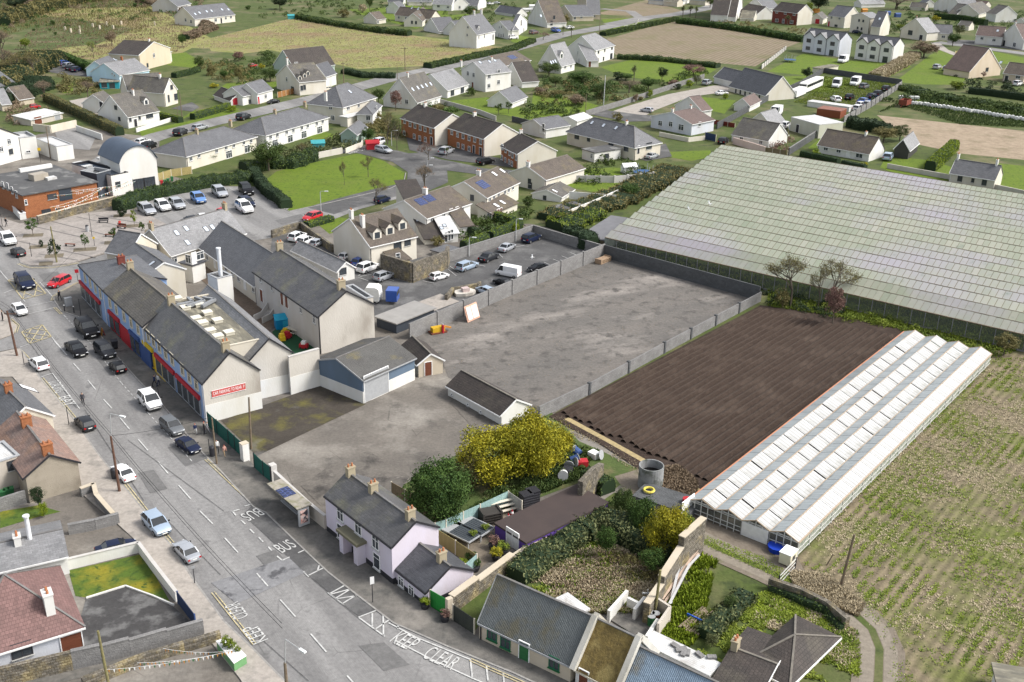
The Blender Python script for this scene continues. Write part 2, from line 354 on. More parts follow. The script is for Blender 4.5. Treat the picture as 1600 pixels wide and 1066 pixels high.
        rb = MB(); rb.bar(lo(ra0,span/2)+(zr+.13,),lo(ra1,span/2)+(zr+.13,),.22,.1)
        for hh,xx,rr in ((h0,xa,ra0),(h1,xb,ra1)):
            if hh:
                for yy in (-o,span+o): rb.bar(lo(xx,yy)+(zl+.03,),lo(rr,span/2)+(zr+.13,),.18,.07)
        ob('ridge',rb.m('ridge',pmat('ridge_'+str(rk),(.20,.18,.15) if rk in ('tile','gtile','dtile') else (.16,.16,.165),(.14,.13,.115),1.5)),ro)
        fb = MB(); fm = col(fascia)
        f0,f1 = (xa,xb)
        for yy in ((-o,) if True else ()):
            A,B = lo(f0,yy-.04),lo(f1,yy-.04); fb.bar(A+(zl-.14,),B+(zl-.14,),.1,.16)
        if rx is not None and not h0:
            for s_ in (1,-1): fb.bar(lo(xa-.03,-o if s_ > 0 else span+o)+(zl-.06,),lo(xa-.03,span/2)+(zr-.02+.04,),.06,.2)
        else: fb.bar(lo(xa-.04,-o)+(zl-.14,),lo(xa-.04,span+o)+(zl-.14,),.1,.16)
        ob('fascia',fb.m('fascia',fm),ro)
    elif roof == 'mono':
        zf = lambda a,c: ze+(c)*t+.1
        V = [lo(a,c)+(zf(a,c),) for a,c in ((-o,-o),(run+o,-o),(run+o,span+o),(-o,span+o))]; V = V+[(x,y,z-.16) for x,y,z in V]
        F = [(0,1,2,3),(7,6,5,4),(0,4,5,1),(1,5,6,2),(2,6,7,3),(3,7,4,0)]
        ro = place('roof',mk('roof',V,F if rx else [f[::-1] for f in F],rm,link=False))
        H.zf = lambda a,c: zf(a,c)
    elif roof == 'flat':
        b = MB(); b.q([(0,0,ze-par),(L,0,ze-par),(L,W,ze-par),(0,W,ze-par)]) if par else b.box(-o,L+o,-o,W+o,ze-.02,ze+.18)
        ro = place('roof',b.m('roof',rm))
        if par:
            b = MB(); q = .28; b.box(-.06,L+.06,-.06,q,ze-.0,ze+.1).box(-.06,L+.06,W-q,W+.06,ze,ze+.1).box(-.06,q,q,W-q,ze,ze+.1).box(L-q,L+.06,q,W-q,ze,ze+.1)
            b.box(.02,L-.02,.02,.22,ze-par-.05,ze-.003).box(.02,L-.02,W-.22,W-.02,ze-par-.05,ze-.003).box(.02,.22,.22,W-.22,ze-par-.05,ze-.003).box(L-.22,L-.02,.22,W-.22,ze-par-.05,ze-.003)
            place('parapet',b.m('parapet',R_(top) if isinstance(top,tuple) else plain('coping_'+str(top or 's'),PAL[top or 's'])))
    elif roof == 'barrel':
        fr = [j/16 for j in range(17)]; V = []
        for xx in (-.3,run+.3):
            for dz in (.2,0): V += [lo(xx,span*f+(-.25 if f == 0 else .25 if f == 1 else 0))+(ze+H_arc(f,span,pitch)+dz-(.1 if f in (0,1) else 0),) for f in fr]
        F = [(i,34+i,35+i,i+1) for i in range(16)]+[(i+17,i+18,52+i,51+i) for i in range(16)]+[(i,i+1,i+18,i+17) for i in range(16)]+[(34+i,51+i,52+i,35+i) for i in range(16)]
        ro = place('roof',mk('roof',V,F,rm,link=False,smooth=True))
    H.ro = ro
    if roof in ('gable','hip','hip0','hip1') and L > 6 and W > 4:
        dp = MB(); dp.box(.15,.25,-.1,0,0,ze-.1) if not (iA == 3 and not rx) else dp.box(-.1,0,.15,.25,0,ze-.1); place('downpipe',dp.m('downpipe',col('k' if rng.uniform() < .6 else 'w')))
    # pixel helpers in the local frame
    def loc(p): d = p-P0; return np.array([d@u,d@v])
    def hitwall(side,px,py):
        A = (side == 'A') != sw; n = v if A else u; d = ray(px,py); c0 = np.array([0,0,HC]); tt = ((P0-c0[:2])@n)/(d[:2]@n); p = c0+d*tt
        q = loc(p[:2]); return (A,q[0] if A else q[1],p[2])
    def hitroof(px,py,dz=.1):
        d = ray(px,py)
        if roof == 'flat':
            z = ze-par+.02 if par else ze+.2; g = G(px,py,z); q = loc(g); return q[0],q[1],z,0
        best = None
        for sgn in (0,1):
            # across coordinate c : z = ze+c*t (near slope) or ze+(span-c)*t
            nn = v if rx else u; c0 = (np.array([0,0])-P0)@nn; dn = d[:2]@nn
            tt = (ze+dz+c0*t-HC)/(d[2]-dn*t) if sgn == 0 else (ze+dz+(span-c0)*t-HC)/(d[2]+dn*t)
            cc = c0+dn*tt; p = d[:2]*tt; q = loc(p)
            if (sgn == 0 and cc <= span/2+.05) or (sgn == 1 and cc > span/2):
                if roof == 'mono' and sgn: continue
                if best is None or tt < best[0]: best = (tt,q[0],q[1],HC+d[2]*tt,sgn)
        return best[1:] if best else None
    H.hitwall,H.hitroof = hitwall,hitroof
    for grp in wins.split():
        side,rest = grp.split(':',1); kind = 'w'
        a = rest.split(','); 
        if a[-1][0].isalpha(): kind = a.pop()
        a = [float(q) for q in a]; px,py = T((a[0],a[1]))
        ww,hh = (a[2],a[3]) if len(a) > 3 else (1.0*k,1.15*k)
        A,s,z = hitwall(side,px,py); lim = L if A else W
        if kind[0] in 'dG': hh = max(hh,1.9*k); z = hh/2 if z < hh else z
        s = min(max(s,ww/2+.1),max(lim-ww/2-.1,lim/2)); z = max(z,hh/2+.1)
        m = winmesh(ww,hh,kind)
        wo = place('door' if kind[0] == 'd' else 'garage_door' if kind[0] == 'G' else 'window',m[0],s if A else 0,0 if A else s,z,0 if A else -math.pi/2)
        ob('frame',m[1],wo)
        if m[2]: ob('sill',m[2],wo)
    def ridgept(px):
        best = None
        for i in range(61):
            s = run*i/60; c = P0+(u*s+v*span/2 if rx else v*s+u*span/2); q = P(c[0],c[1],zr)
            if best is None or abs(q[0]-px) < best[0]: best = (abs(q[0]-px),s)
        return best[1]
    for c in chim.split():
        a = c.split(','); km = a.pop() if a[-1].isalpha() else 'w'; a = [float(q) for q in a]
        px,py = T((a[0],a[1])); hh = (a[2] if len(a) > 2 else 1.1*k)*.8; cw = (a[3] if len(a) > 3 else .9*k)*.9
        if len(a) > 4: h_ = hitroof(px,py); x,y,zb = h_[0],h_[1],h_[2]-.5*cw
        else: s = ridgept(px); s = min(max(s,.3),run-.3); x,y = lo(s,span/2); zb = zr-.35
        m = dict(w=W_('white'),r=W_('rbrick'),o=W_('brick'),g=wallm((.36,.33,.27),key='chim'),y=wallm((.38,.33,.235),.25,key='chimy'),d=wallm((.25,.23,.2),key='chimd'))[km]
        dx,dy = (cw*.4,cw*.26) if not rx else (cw*.26,cw*.4)
        ztop = zb+hh+.35
        co = place('chimney',MB().box(-dx,dx,-dy,dy,zb,ztop).box(-dx-.06,dx+.06,-dy-.06,dy+.06,ztop,ztop+.12).m('chimney',m),x,y)
        for i in (-1,1):
            pb = MB(); pb.tube((i*dx*.5 if not rx else 0,0 if not rx else i*dy*.5,ztop+.1),(i*dx*.5 if not rx else 0,0 if not rx else i*dy*.5,ztop+.45),.13*k,.1*k,6)
            ob('chimney_pot',pb.m('chimney_pot',potm),co)
    for c in sky.split():
        a = c.split(','); kk = a.pop() if a[-1].isalpha() else 'v'; a = [float(q) for q in a]
        px,py = T((a[0],a[1])); ww,hh = (a[2],a[3]) if len(a) > 3 else (.75*k,1.1*k)
        h_ = hitroof(px,py)
        if h_ is None: continue
        x,y,z,sg = h_
        if roof == 'flat':
            so_ = place('rooflight',MB().box(-ww/2,ww/2,-hh/2,hh/2,0,.35).m('rooflight',R_('wsheet') if kk == 'w' else wallm((.6,.58,.5),key='rl')),x,y,z)
            ob('dome',MB().box(-ww/2-.06,ww/2+.06,-hh/2-.06,hh/2+.06,.36,.46).m('dome',wallm((.68,.66,.58),key='dm') if kk != 'w' else R_('wsheet')),so_); continue
        aa = math.atan(t)*(1 if sg == 0 else -1)
        mm = glassl if kk == 'v' else pmat('solar_panel',(.02,.03,.075),(.03,.04,.10),1,.15,spec=.6,brick=(.5,.5,.03,(3.,3.,3.2),.1)) if kk == 's' else plain('white_rooflight',(.8,.8,.8))
        me = MB().box(-ww/2,ww/2,-hh/2,hh/2,.0,.05).m('pane',mm)
        so_ = place('solar_panel' if kk == 's' else 'skylight',me,x,y,z)
        so_.rotation_euler = (Matrix.Rotation(ang-ra,3,'Z') @ (Matrix.Rotation(aa,3,'X') if rx else Matrix.Rotation(-aa,3,'Y'))).to_euler()
        if kk != 's':
            f = MB(); q = .06
            if not rx: ww,hh = hh,ww; me.transform(Matrix.Rotation(math.pi/2,4,'Z'))
            f.box(-ww/2-q,ww/2+q,-hh/2-q,-hh/2,0,.08).box(-ww/2-q,ww/2+q,hh/2,hh/2+q,0,.08).box(-ww/2-q,-ww/2,-hh/2,hh/2,0,.08).box(ww/2,ww/2+q,-hh/2,hh/2,0,.08)
            ob('frame',f.m('frame',pmat('dark_frame',PAL['k'])),so_)
    for c in dorm.split():
        a = c.split(','); a = [float(q) for q in a]; px,py = T((a[0],a[1])); dw,dh = (a[2],a[3]) if len(a) > 2 else (1.7*k,1.5*k)
        h_ = hitroof(px,py,dh*.45)
        if h_ is None: continue
        x,y,z,sg = h_; z -= dh*.45; dep = (dh+dw*.4)/t
        # local dormer frame: face at y=0, runs to +y
        b = MB().q([(-dw/2,0,-.3),(dw/2,0,-.3),(dw/2,0,dh),(0,0,dh+dw*.42),(-dw/2,0,dh)])
        b.q([(-dw/2,0,-.3),(-dw/2,0,dh),(-dw/2,dh/t,dh)]).q([(dw/2,0,-.3),(dw/2,dh/t,dh),(dw/2,0,dh)])
        ra_ = (0 if sg == 0 else math.pi) if rx else (-math.pi/2 if sg == 0 else math.pi/2)
        do = place('dormer',b.m('dormer',wm),x,y,z,ra_)
        q = .15; zt = dh+dw*.42+.06
        V = [(-dw/2-q,-.15,dh-.08),(0,-.15,zt),(dw/2+q,-.15,dh-.08),(-dw/2-q,dh/t,dh-.08),(0,dep,zt),(dw/2+q,dh/t,dh-.08)]
        V += [(a_,b_,c_-.1) for a_,b_,c_ in V]
        ob('dormer_roof',mk('dormer_roof',V,[(0,1,4,3),(1,2,5,4),(0,6,7,1),(1,7,8,2),(6,9,10,7),(7,10,11,8)],rm,link=False),do)
        m = winmesh(dw*.6,dh*.75,'w'); wo = ob('window',m[0],do,(0,0,dh*.5)); 
        wo.data = MB().box(-dw*.3,dw*.3,-.03,.02,-dh*.37,dh*.37).m('window',glass)
    return H
def H_arc(f,span,rise):      # arc height, rise given in metres
    r = (span*span/4+rise*rise)/(2*rise); x = (f-.5)*span
    return math.sqrt(max(0,r*r-x*x))-(r-rise)
# vehicles
tyre = pmat('tyre_rubber',(.02,.02,.02),(.03,.03,.03),4); hubm = pmat('alloy_rim',(.35,.36,.37),(.25,.25,.26),3,.35,metal=.7)
cglass = pmat('car_glass',(.015,.018,.02),(.022,.026,.03),1,.06,spec=.7,coord='obj')
def carpaint(k):
    c = dict(w=(.80,.80,.80),k=(.008,.008,.01),s=(.42,.44,.47),g=(.16,.17,.18),r=(.50,.012,.02),b=(.02,.08,.35),n=(.012,.018,.045),l=(.38,.47,.58),c=(.10,.22,.50),m=(.10,.05,.05),p=(.55,.25,.26),d=(.025,.027,.032),e=(.6,.56,.44),t=(.03,.08,.09))[k]
    return pmat('car_paint_'+k,c,tuple(v*.95 for v in c),3,.35,coat=.08 if k in 'kdngt' else .6,coord='obj',metal=.3 if k in 'sgl' else 0,spec=.15 if k in 'kdngt' else .5)
_cars = {}
def carproto(ty):
    if ty in _cars: return _cars[ty]
    Lg,Wd,Hh,xr0,xr1,xw0,xw1,hood = dict(h=(4.1,1.78,1.48,-1.98,-1.5,.25,1.05,.92),s=(4.65,1.82,1.44,-1.55,-.95,.35,1.15,.9),u=(4.45,1.86,1.66,-2.1,-1.75,.3,1.05,1.04),e=(4.6,1.82,1.5,-2.2,-1.85,.3,1.1,.92),m=(3.6,1.65,1.5,-1.72,-1.35,.35,1.05,.92),v=(5.2,2.0,2.3,-2.55,-2.5,1.35,2.0,1.15))[ty]
    h = Lg/2; w_ = Wd/2; sh = hood+.03
    st = [(-h,.38,sh-.22,w_*.82),(-h+.1,.27,sh-.05,w_*.93),(-h+.7,.22,sh,w_*.99),(0,.2,sh,w_),(xw1,.2,hood+.02,w_*.98),(h-.55,.23,hood-.06,w_*.95),(h-.18,.28,hood-.17,w_*.86),(h,.40,hood-.33,w_*.72)]
    if ty == 's': st[1] = (-h+.1,.27,sh-.02,w_*.9); 
    if ty == 'v': st = [(-h,.4,sh,w_*.96),(-h+.1,.3,sh,w_*.99),(-h+.7,.25,sh,w_),(0,.22,sh,w_),(xw1,.25,hood+.02,w_*.98),(h-.3,.26,hood-.1,w_*.93),(h-.12,.3,hood-.3,w_*.9),(h,.45,hood-.5,w_*.8)]
    V,F = [],[]
    for x,zb,zs,hw in st:
        r = [(hw*.9,zb),(hw,zb+.22),(hw,zs-.14),(hw*.93,zs),(hw*.55,zs+.035),(0,zs+.045)]
        V += [(x,-y,z) for y,z in r]+[(x,y,z) for y,z in r[-2::-1]]
    n = 11
    for i in range(len(st)-1): F += [(i*n+j,i*n+j+1,(i+1)*n+j+1,(i+1)*n+j) for j in range(n-1)]+[(i*n+n-1,i*n,(i+1)*n,(i+1)*n+n-1)]
    F += [tuple(range(n-1,-1,-1)),tuple(range((len(st)-1)*n,len(st)*n))]
    b = MB().add(V,F)
    tw = w_*(.74 if ty != 'v' else .9); zt = Hh-.05
    # roof with crown, pillars
    b.add([(xr1-.05,-tw,zt),(xw0+.03,-tw,zt),(xw0+.03,tw,zt),(xr1-.05,tw,zt),(xr1+.15,-tw*.6,Hh),(xw0-.2,-tw*.6,Hh),(xw0-.2,tw*.6,Hh),(xr1+.15,tw*.6,Hh)],[(4,5,6,7),(0,1,5,4),(1,2,6,5),(2,3,7,6),(3,0,4,7),(0,3,2,1)])
    bw = w_*.93
    for s in (-1,1):
        b.bar((xr0,s*bw*.97,sh-.02),(xr1,s*tw,zt),.1,.09); b.bar((xw1,s*bw*.95,hood),(xw0,s*tw,zt),.07,.07); b.bar(((xr0+xw0)/2*.4+(xw0)*.3,s*bw,sh-.02),((xr0+xw0)/2*.4+xw0*.3,s*(tw+.01),zt),.09,.06)
    if ty == 'v':      # panel sides
        for s in (-1,1): b.add([(-h+.02,s*bw*1.02,sh-.02),(.7,s*bw*1.02,sh-.02),(.7,s*(tw+.02),zt),(-h+.05,s*(tw+.02),zt)],[(0,1,2,3)])
        b.add([(-h+.02,-bw*1.02,sh-.02),(-h+.02,bw*1.02,sh-.02),(-h+.05,tw+.02,zt),(-h+.05,-tw-.02,zt)],[(0,1,2,3)])
    body = b.mk('body',carpaint('w'),link=False,smooth=True)
    e = .004; parts = []
    q = lambda *p: MB().q(p)
    parts.append(('windscreen',q((xw1-.03,-bw*.9,hood+.03),(xw1-.03,bw*.9,hood+.03),(xw0+.03,tw*.94,zt-.01),(xw0+.03,-tw*.94,zt-.01)).m('windscreen',cglass)))
    if ty != 'v': parts.append(('rear_window',q((xr0-.01,-bw*.88,sh+.02),(xr0-.01,bw*.88,sh+.02),(xr1-.03,tw*.9,zt-.01),(xr1-.03,-tw*.9,zt-.01)).m('rear_window',cglass)))
    for s in (-1,1):
        xa = xr0 if ty != 'v' else .72; xb = xr1 if ty != 'v' else .72
        parts.append(('side_window',q((xa+.08,s*(bw-.015),sh-.01),(xw1-.1,s*(bw-.015),sh-.01),(xw0,s*(tw+.002),zt-.01),(xb+.05,s*(tw+.002),zt-.01)).m('side_window',cglass)))
    hl = pmat('headlamp',(.7,.72,.75),(.6,.62,.66),2,.1,spec=.8); tl = pmat('tail_lamp',(.45,.01,.01),(.35,.01,.01),2,.2); pl = pmat('number_plate',(.75,.75,.72),(.7,.7,.66),2); bl = pmat('black_trim',(.02,.02,.02),(.03,.03,.03),2)
    for s in (-1,1):
        parts.append(('headlight',MB().box(h-.22,h-.06,s*w_*.68-.14,s*w_*.68+.14,hood-.33,hood-.2).m('headlight',hl)))
        parts.append(('tail_light',MB().box(-h-.005,-h+.1,s*w_*.74-.12,s*w_*.74+.12,sh-.3,sh-.12).m('tail_light',tl)))
        parts.append(('mirror',MB().box(xw1-.25,xw1-.12,s*(w_+.08)-.08,s*(w_+.08)+.08,sh+.0,sh+.13).m('mirror',bl)))
    for x0,z0 in ((h-.02,.42),(-h-.015,.6)): parts.append(('number_plate',MB().box(x0,x0+.035,-.26,.26,z0,z0+.11).m('number_plate',pl)))
    parts.append(('grille',MB().box(h-.06,h+.008,-.45,.45,.55,.62).box(h-.1,h+.005,-.55,.55,.3,.4).m('grille',bl)))
    wh = MB().tube((0,-.1,0),(0,.1,0),.33,n=14).mk('wheel',tyre,link=False,smooth=True); rim = MB().tube((0,-.112,0),(0,.112,0),.21,n=10).m('rim',hubm)
    wx = (-h+.78,h-.85)
    _cars[ty] = (Lg,body,parts,wh,rim,wx,w_,Hh,sh); return _cars[ty]
def car(T,xr,yr,xf,yf,ty,k,label,group=None,cat='car',z=.07,s=None):
    Lg,body,parts,wh,rim,wx,w_,Hh,sh = carproto(ty)
    R = G(*T((xr,yr)),.6); Fp = G(*T((xf,yf)),.6); c = (R+Fp)/2; d = Fp-R
    s = s or min(1.3,max(.86,np.linalg.norm(d)/Lg*.84))
    t = thing('parked_van' if ty == 'v' else 'parked_car',label,cat,(c[0],c[1],z),math.atan2(d[1],d[0]),group); t.scale = (s,s,s)
    bo = ob('body',body,t); bo.material_slots[0].link = 'OBJECT'; bo.material_slots[0].material = carpaint(k)
    for nm,me in parts: ob(nm,me,t)
    for x in wx:
        for sg in (-1,1): o = ob('wheel',wh,t,(x,sg*(w_-.1),.33)); ob('rim',rim,o)
    return t
def cars(T,text,group=None,cat='car'):
    for ln in text.strip().split('\n'):
        a = ln.split(None,3); n = nums(a[0]); car(T,*n[:4],a[1],a[2],a[3].strip(),group,cat='van' if a[1] == 'v' else cat)
# plants
def npmesh(name,V,F,mats,tint=None,mi=None):
    me = bpy.data.meshes.new(name); me.from_pydata(V,[],F if isinstance(F,list) else F.tolist())
    for m in mats: me.materials.append(m)
    if tint is not None: a = me.attributes.new('tint','FLOAT','FACE'); a.data.foreach_set('value',np.asarray(tint,dtype=np.float32))
    if mi is not None: me.polygons.foreach_set('material_index',np.asarray(mi,dtype=np.int32))
    return me
def leaves(P_,sz,up=0.0):      # random leaf quads at points
    n = len(P_); a = rng.normal(size=(n,3)); a /= np.linalg.norm(a,axis=1)[:,None]
    b = rng.normal(size=(n,3)); b[:,2] += up; b -= a*(a*b).sum(1)[:,None]; b /= np.linalg.norm(b,axis=1)[:,None]
    s = (sz*rng.uniform(.6,1.4,n))[:,None]; a = a*s; b = b*s*.8
    V = np.stack([P_-a,P_-b*.6,P_+a,P_+b*.6],1).reshape(-1,3); F = np.arange(4*n).reshape(n,4)
    return V,F
def leafm(k):
    c = dict(g=((.022,.052,.012),(.07,.12,.024)),d=((.012,.026,.012),(.035,.055,.022)),y=((.15,.155,.012),(.38,.33,.02)),l=((.08,.125,.014),(.20,.24,.03)),o=((.09,.085,.03),(.22,.19,.075)),b=((.15,.11,.072),(.25,.19,.13)),
        s=((.045,.06,.02),(.16,.175,.075)),r=((.13,.07,.06),(.24,.15,.12)),w=((.31,.255,.165),(.42,.355,.24)),h=((.11,.16,.012),(.23,.29,.02)),m=((.028,.055,.014),(.09,.125,.03)))[k]
    return pmat('leaf_'+k,c[0],c[1],1,.7,tint=True,spec=.2)
def crownmesh(kind,k,n=1500,clumps=26,sz=.045,flat=1.0,bare=0):
    # unit crown: radius .5, height 0..1
    V = []; T_ = []
    for i in range(clumps):
        d = rng.normal(size=3); d /= np.linalg.norm(d); r = rng.uniform(.3,1.12)**.5
        c = np.array([d[0]*.37*r,d[1]*.35*r,.5+d[2]*.36*r]); m = n//clumps
        q = rng.normal(size=(m,3)); q /= np.linalg.norm(q,axis=1)[:,None]; rr = rng.uniform(.07,.21)
        q = c+q*(rr*rng.uniform(.45,1.1,(m,1)))*rng.uniform(.7,1.25,3); V.append(q); T_.append(np.clip(rng.uniform(.15,.85)+rng.normal(0,.18,m),0,1))
    P_ = np.concatenate(V); ti = np.concatenate(T_); V,F = leaves(P_,sz)
    return npmesh('crown',V,F,[leafm(k)],ti)
def baremesh(k='o',lv=5,spread=.6,leaf=.35):
    b = MB(); tips = []
    def gr(p,d,ln,r,l):
        q = p+d*ln; b.tube(p,q,r,r*.68,4 if l < 2 else 3,0,False)
        if l >= lv: tips.append(q); return
        for _ in range(3 if l else 4):
            e = (d+Vector(rng.normal(size=3))*spread).normalized(); e.z = abs(e.z)*.8+.12; e.normalize(); gr(q,e,ln*rng.uniform(.6,.85),r*.62,l+1)
    gr(Vector((0,0,0)),Vector((0,0,1)),.26,.022,0)
    z = max(v[2] for v in b.V); V = np.array([tuple(v) for v in b.V])/z; n0 = len(V); F = b.F
    tp = np.array([tuple(t) for t in tips])/z; r = np.percentile(np.abs(V[:,:2]),97); V[:,:2] *= .5/r; tp[:,:2] *= .5/r
    tr = npmesh('trunk',V,F,[pmat('bark',(.075,.06,.045),(.13,.11,.085),6)])
    P_ = np.repeat(tp,7,0)+rng.normal(0,.03,(len(tp)*7,3)); V,F = leaves(P_,.012,up=1.5)
    return tr,npmesh('crown',V,F,[leafm(k)],rng.uniform(0,1,len(P_)))
def palmmesh():
    b = MB()
    for c,z in ((Vector((0,0,.72)),0),(Vector((.12,.05,.62)),1),(Vector((-.1,.08,.66)),2)):
        for i in range(46):
            d = Vector(rng.normal(size=3)); d.z = abs(d.z)*.9-.2; d.normalize(); s = d.cross(Vector((0,0,1))).normalized()*.012; m = c+d*.2; e = c+d*.33-Vector((0,0,.06))
            b.q([c-s,m-s*1.4,m+s*1.4,c+s]); b.q([m-s*1.4,e,m+s*1.4])
    tr = MB().tube((0,0,0),(0,0,.55),.035,.025,6).tube((0,0,.42),(.12,.05,.62),.02,.016,5).tube((0,0,.42),(0,0,.72),.022,.016,5).tube((0,0,.42),(-.1,.08,.66),.02,.016,5)
    tm = tr.m('trunk',pmat('bark',(.075,.06,.045)))
    return tm,npmesh('crown',[tuple(v) for v in b.V],b.F,[leafm('s')],rng.uniform(0,1,len(b.F)))
_tp = {}
def treeproto(kind,k):
    if (kind,k) in _tp: return _tp[kind,k]
    if kind == 'bare': r = baremesh(k)
    elif kind == 'palm': r = palmmesh()
    else:
        n,cl,sz = dict(bush=(1500,24,.045),tree=(3200,40,.03),big=(12000,60,.018),small=(500,14,.06),huge=(19000,70,.0165),mid=(5000,44,.025))[kind]
        cm = crownmesh(kind,k,n,cl,sz)
        tr = MB().tube((0,0,-.02),(0,0,.45 if kind != 'bush' else .3),.028,.018,6)
        for i in range(5):
            a = i*1.26; tr.tube((0,0,.28),(.2*math.cos(a),.2*math.sin(a),.55),.012,.006,4,0,False)
        r = (tr.m('trunk',pmat('bark',(.075,.06,.045),(.13,.11,.085),6)),cm)
        if kind in ('tree','small','mid'): # crown sits high on a stem
            cm.transform(Matrix.Translation((0,0,.25)) @ Matrix.Diagonal((1,1,.75,1)))
    _tp[kind,k] = r; return r
def tree(T,x,y,ytop,wpx,kind,k,label,cat='tree',group=None,name=None,h=None):
    px,py = T((x,y)); g = G(px,py); hh = h or zup(g,T((0,ytop))[1]); a = G(px-wpx/T.k/2,py); b = G(px+wpx/T.k/2,py); wd = np.linalg.norm(a-b)
    t = thing(name or dict(bush='bush',bare='bare_tree',palm='palm_tree').get(kind,'tree'),label,cat,(g[0],g[1],0),rng.uniform(0,6.28),group); t.scale = (wd,wd,hh)
    tr,cr = treeproto(kind,k); ob('trunk',tr,t); ob('crown',cr,t); return t
def trees(T,text,group=None):
    for ln in text.strip().split('\n'):
        a = ln.split(None,3); n = nums(a[0]); kind = a[1]
        tree(T,*n[:4],kind,a[2],a[3].strip(),cat='bush' if kind == 'bush' else 'tree',group=group)
def resample(pts,st):
    out = []
    for a,b in zip(pts[:-1],pts[1:]):
        n = max(1,int(np.linalg.norm(b-a)/st)); out += [a+(b-a)*i/n for i in range(n)]
    return out+[pts[-1]]
def hedge(T,pts,wd,ht,k,label,dens=26,sz=.13,cat='hedge',name='hedge',wild=0.0,core='d',group=None):
    p = resample([G(*T(q)) for q in pts],1.2); n = len(p); g0 = p[0]
    V = []; F = []
    for i in range(n):
        d = p[min(n-1,i+1)]-p[max(0,i-1)]; d = d/np.linalg.norm(d); s = np.array([-d[1],d[0]]); jw = wd*.44*(1+rng.uniform(-.08-.3*wild,.08+.3*wild)); jh = ht*(1+rng.uniform(-.04-.35*wild,.04+.2*wild))
        for a,z in ((-1,0),(-1.02,jh*.6),(-.8,jh*.95),(0,jh*.98),(.8,jh*.95),(1.02,jh*.6),(1,0)): q = p[i]+s*jw*a-g0; V.append((q[0],q[1],z))
    for i in range(n-1): F += [(i*7+j,i*7+j+1,i*7+8+j,i*7+7+j) for j in range(6)]
    F += [tuple(range(7)),tuple(range(7*n-1,7*n-8,-1))]
    nc = len(F); L = sum(np.linalg.norm(p[i+1]-p[i]) for i in range(n-1)); m = int(min(60000,L*(2*ht+wd)*dens)); Va = np.array(V).reshape(n,7,3)
    i = rng.integers(0,n-1,m); f = rng.uniform(0,1,m)[:,None]; r = rng.uniform(0,6,m); j = np.minimum(5,r.astype(int)); g = (r-j)[:,None]
    A = Va[i,j]*(1-g)+Va[i,j+1]*g; B = Va[i+1,j]*(1-g)+Va[i+1,j+1]*g; Q = A*(1-f)+B*f+rng.normal(0,.05+.16*wild,(m,3)); Q[:,2] = np.maximum(Q[:,2],.02)
    lv,lf = leaves(Q,sz); cl = np.sin(Q[:,0]*.9+Q[:,1]*1.3)*.18+np.sin(Q[:,0]*.31-Q[:,1]*.4)*.2
    me = npmesh(name,np.concatenate([np.array(V),lv]),F+(lf+len(V)).tolist(),[leafm(core),leafm(k)],np.concatenate([np.full(nc,.3),np.clip(.5+cl+rng.normal(0,.22,m),0,1)]),[0]*nc+[1]*m)
    o = ob(name,me,None,(g0[0],g0[1],0)); return tag(o,label,cat,group)
def inpoly(Q,poly):
    x,y = Q[:,0],Q[:,1]; r = np.zeros(len(Q),bool); n = len(poly)
    for i in range(n):
        a,b = poly[i],poly[(i+1) % n]; c = ((a[1] > y) != (b[1] > y)) & (x < (b[0]-a[0])*(y-a[1])/(b[1]-a[1]+1e-12)+a[0]); r ^= c
    return r
def fnoise(Q,s,seed=0):
    r_ = np.random.default_rng(seed+5); v = np.zeros(len(Q))
    for i in range(7):
        a = r_.uniform(0,6.28); f = (.35+i*.4)/s*6.28; v += np.sin((Q[:,0]*math.cos(a)+Q[:,1]*math.sin(a))*f+r_.uniform(0,6.28)+1.5*np.sin(Q[:,1]*f*.4+i))/(1+i*.35)
    return v/3.2
def scatter(T,poly,n,name,k,ht=.3,wd=.25,label=None,patch=None,thr=-9,z=.03,seed=0,world=False,cat=None,kind='stuff',flop=.7,rows=None):
    pl = [np.array(q) if world else G(*T(q)) for q in poly]; P_ = np.array(pl); lo,hi = P_.min(0),P_.max(0)
    Q = rng.uniform(lo,hi,(int(n*1.6),2)); Q = Q[inpoly(Q,pl)]
    if patch: Q = Q[fnoise(Q,patch,seed)+rng.normal(0,.18,len(Q)) > thr]
    if rows:   # snap towards crop rows
        a,sp = rows; nn = np.array([-math.sin(a),math.cos(a)]); dd = Q@nn; Q = Q-np.outer(dd-np.round(dd/sp)*sp,nn)*.62
    Q = Q[:n]; m = len(Q)
    if m == 0: return
    a = rng.uniform(0,6.28,m); s = ht*rng.uniform(.45,1.4,m); w_ = wd*rng.uniform(.5,1.3,m); V = []; 
    base = np.column_stack([Q,np.full(m,z)]); fs = []
    for kx in range(3):
        aa = a+kx*2.09; dx = np.column_stack([np.cos(aa),np.sin(aa),np.zeros(m)]); tip = base+dx*(w_*flop)[:,None]; tip[:,2] += s
        sd_ = np.column_stack([-np.sin(aa),np.cos(aa),np.zeros(m)])*(w_*.24)[:,None]
        V.append(np.stack([base-sd_,base+sd_,tip+sd_*.5,tip-sd_*.5],1))
    V = np.concatenate(V).reshape(-1,3); F = np.arange(len(V)).reshape(-1,4); ti = np.tile(np.clip(.5+.35*fnoise(Q,3,seed+3)+rng.normal(0,.25,m),0,1),3)
    me = npmesh(name,V,F,[leafm(k)],ti); return tag(ob(name,me),label,cat,None,kind)
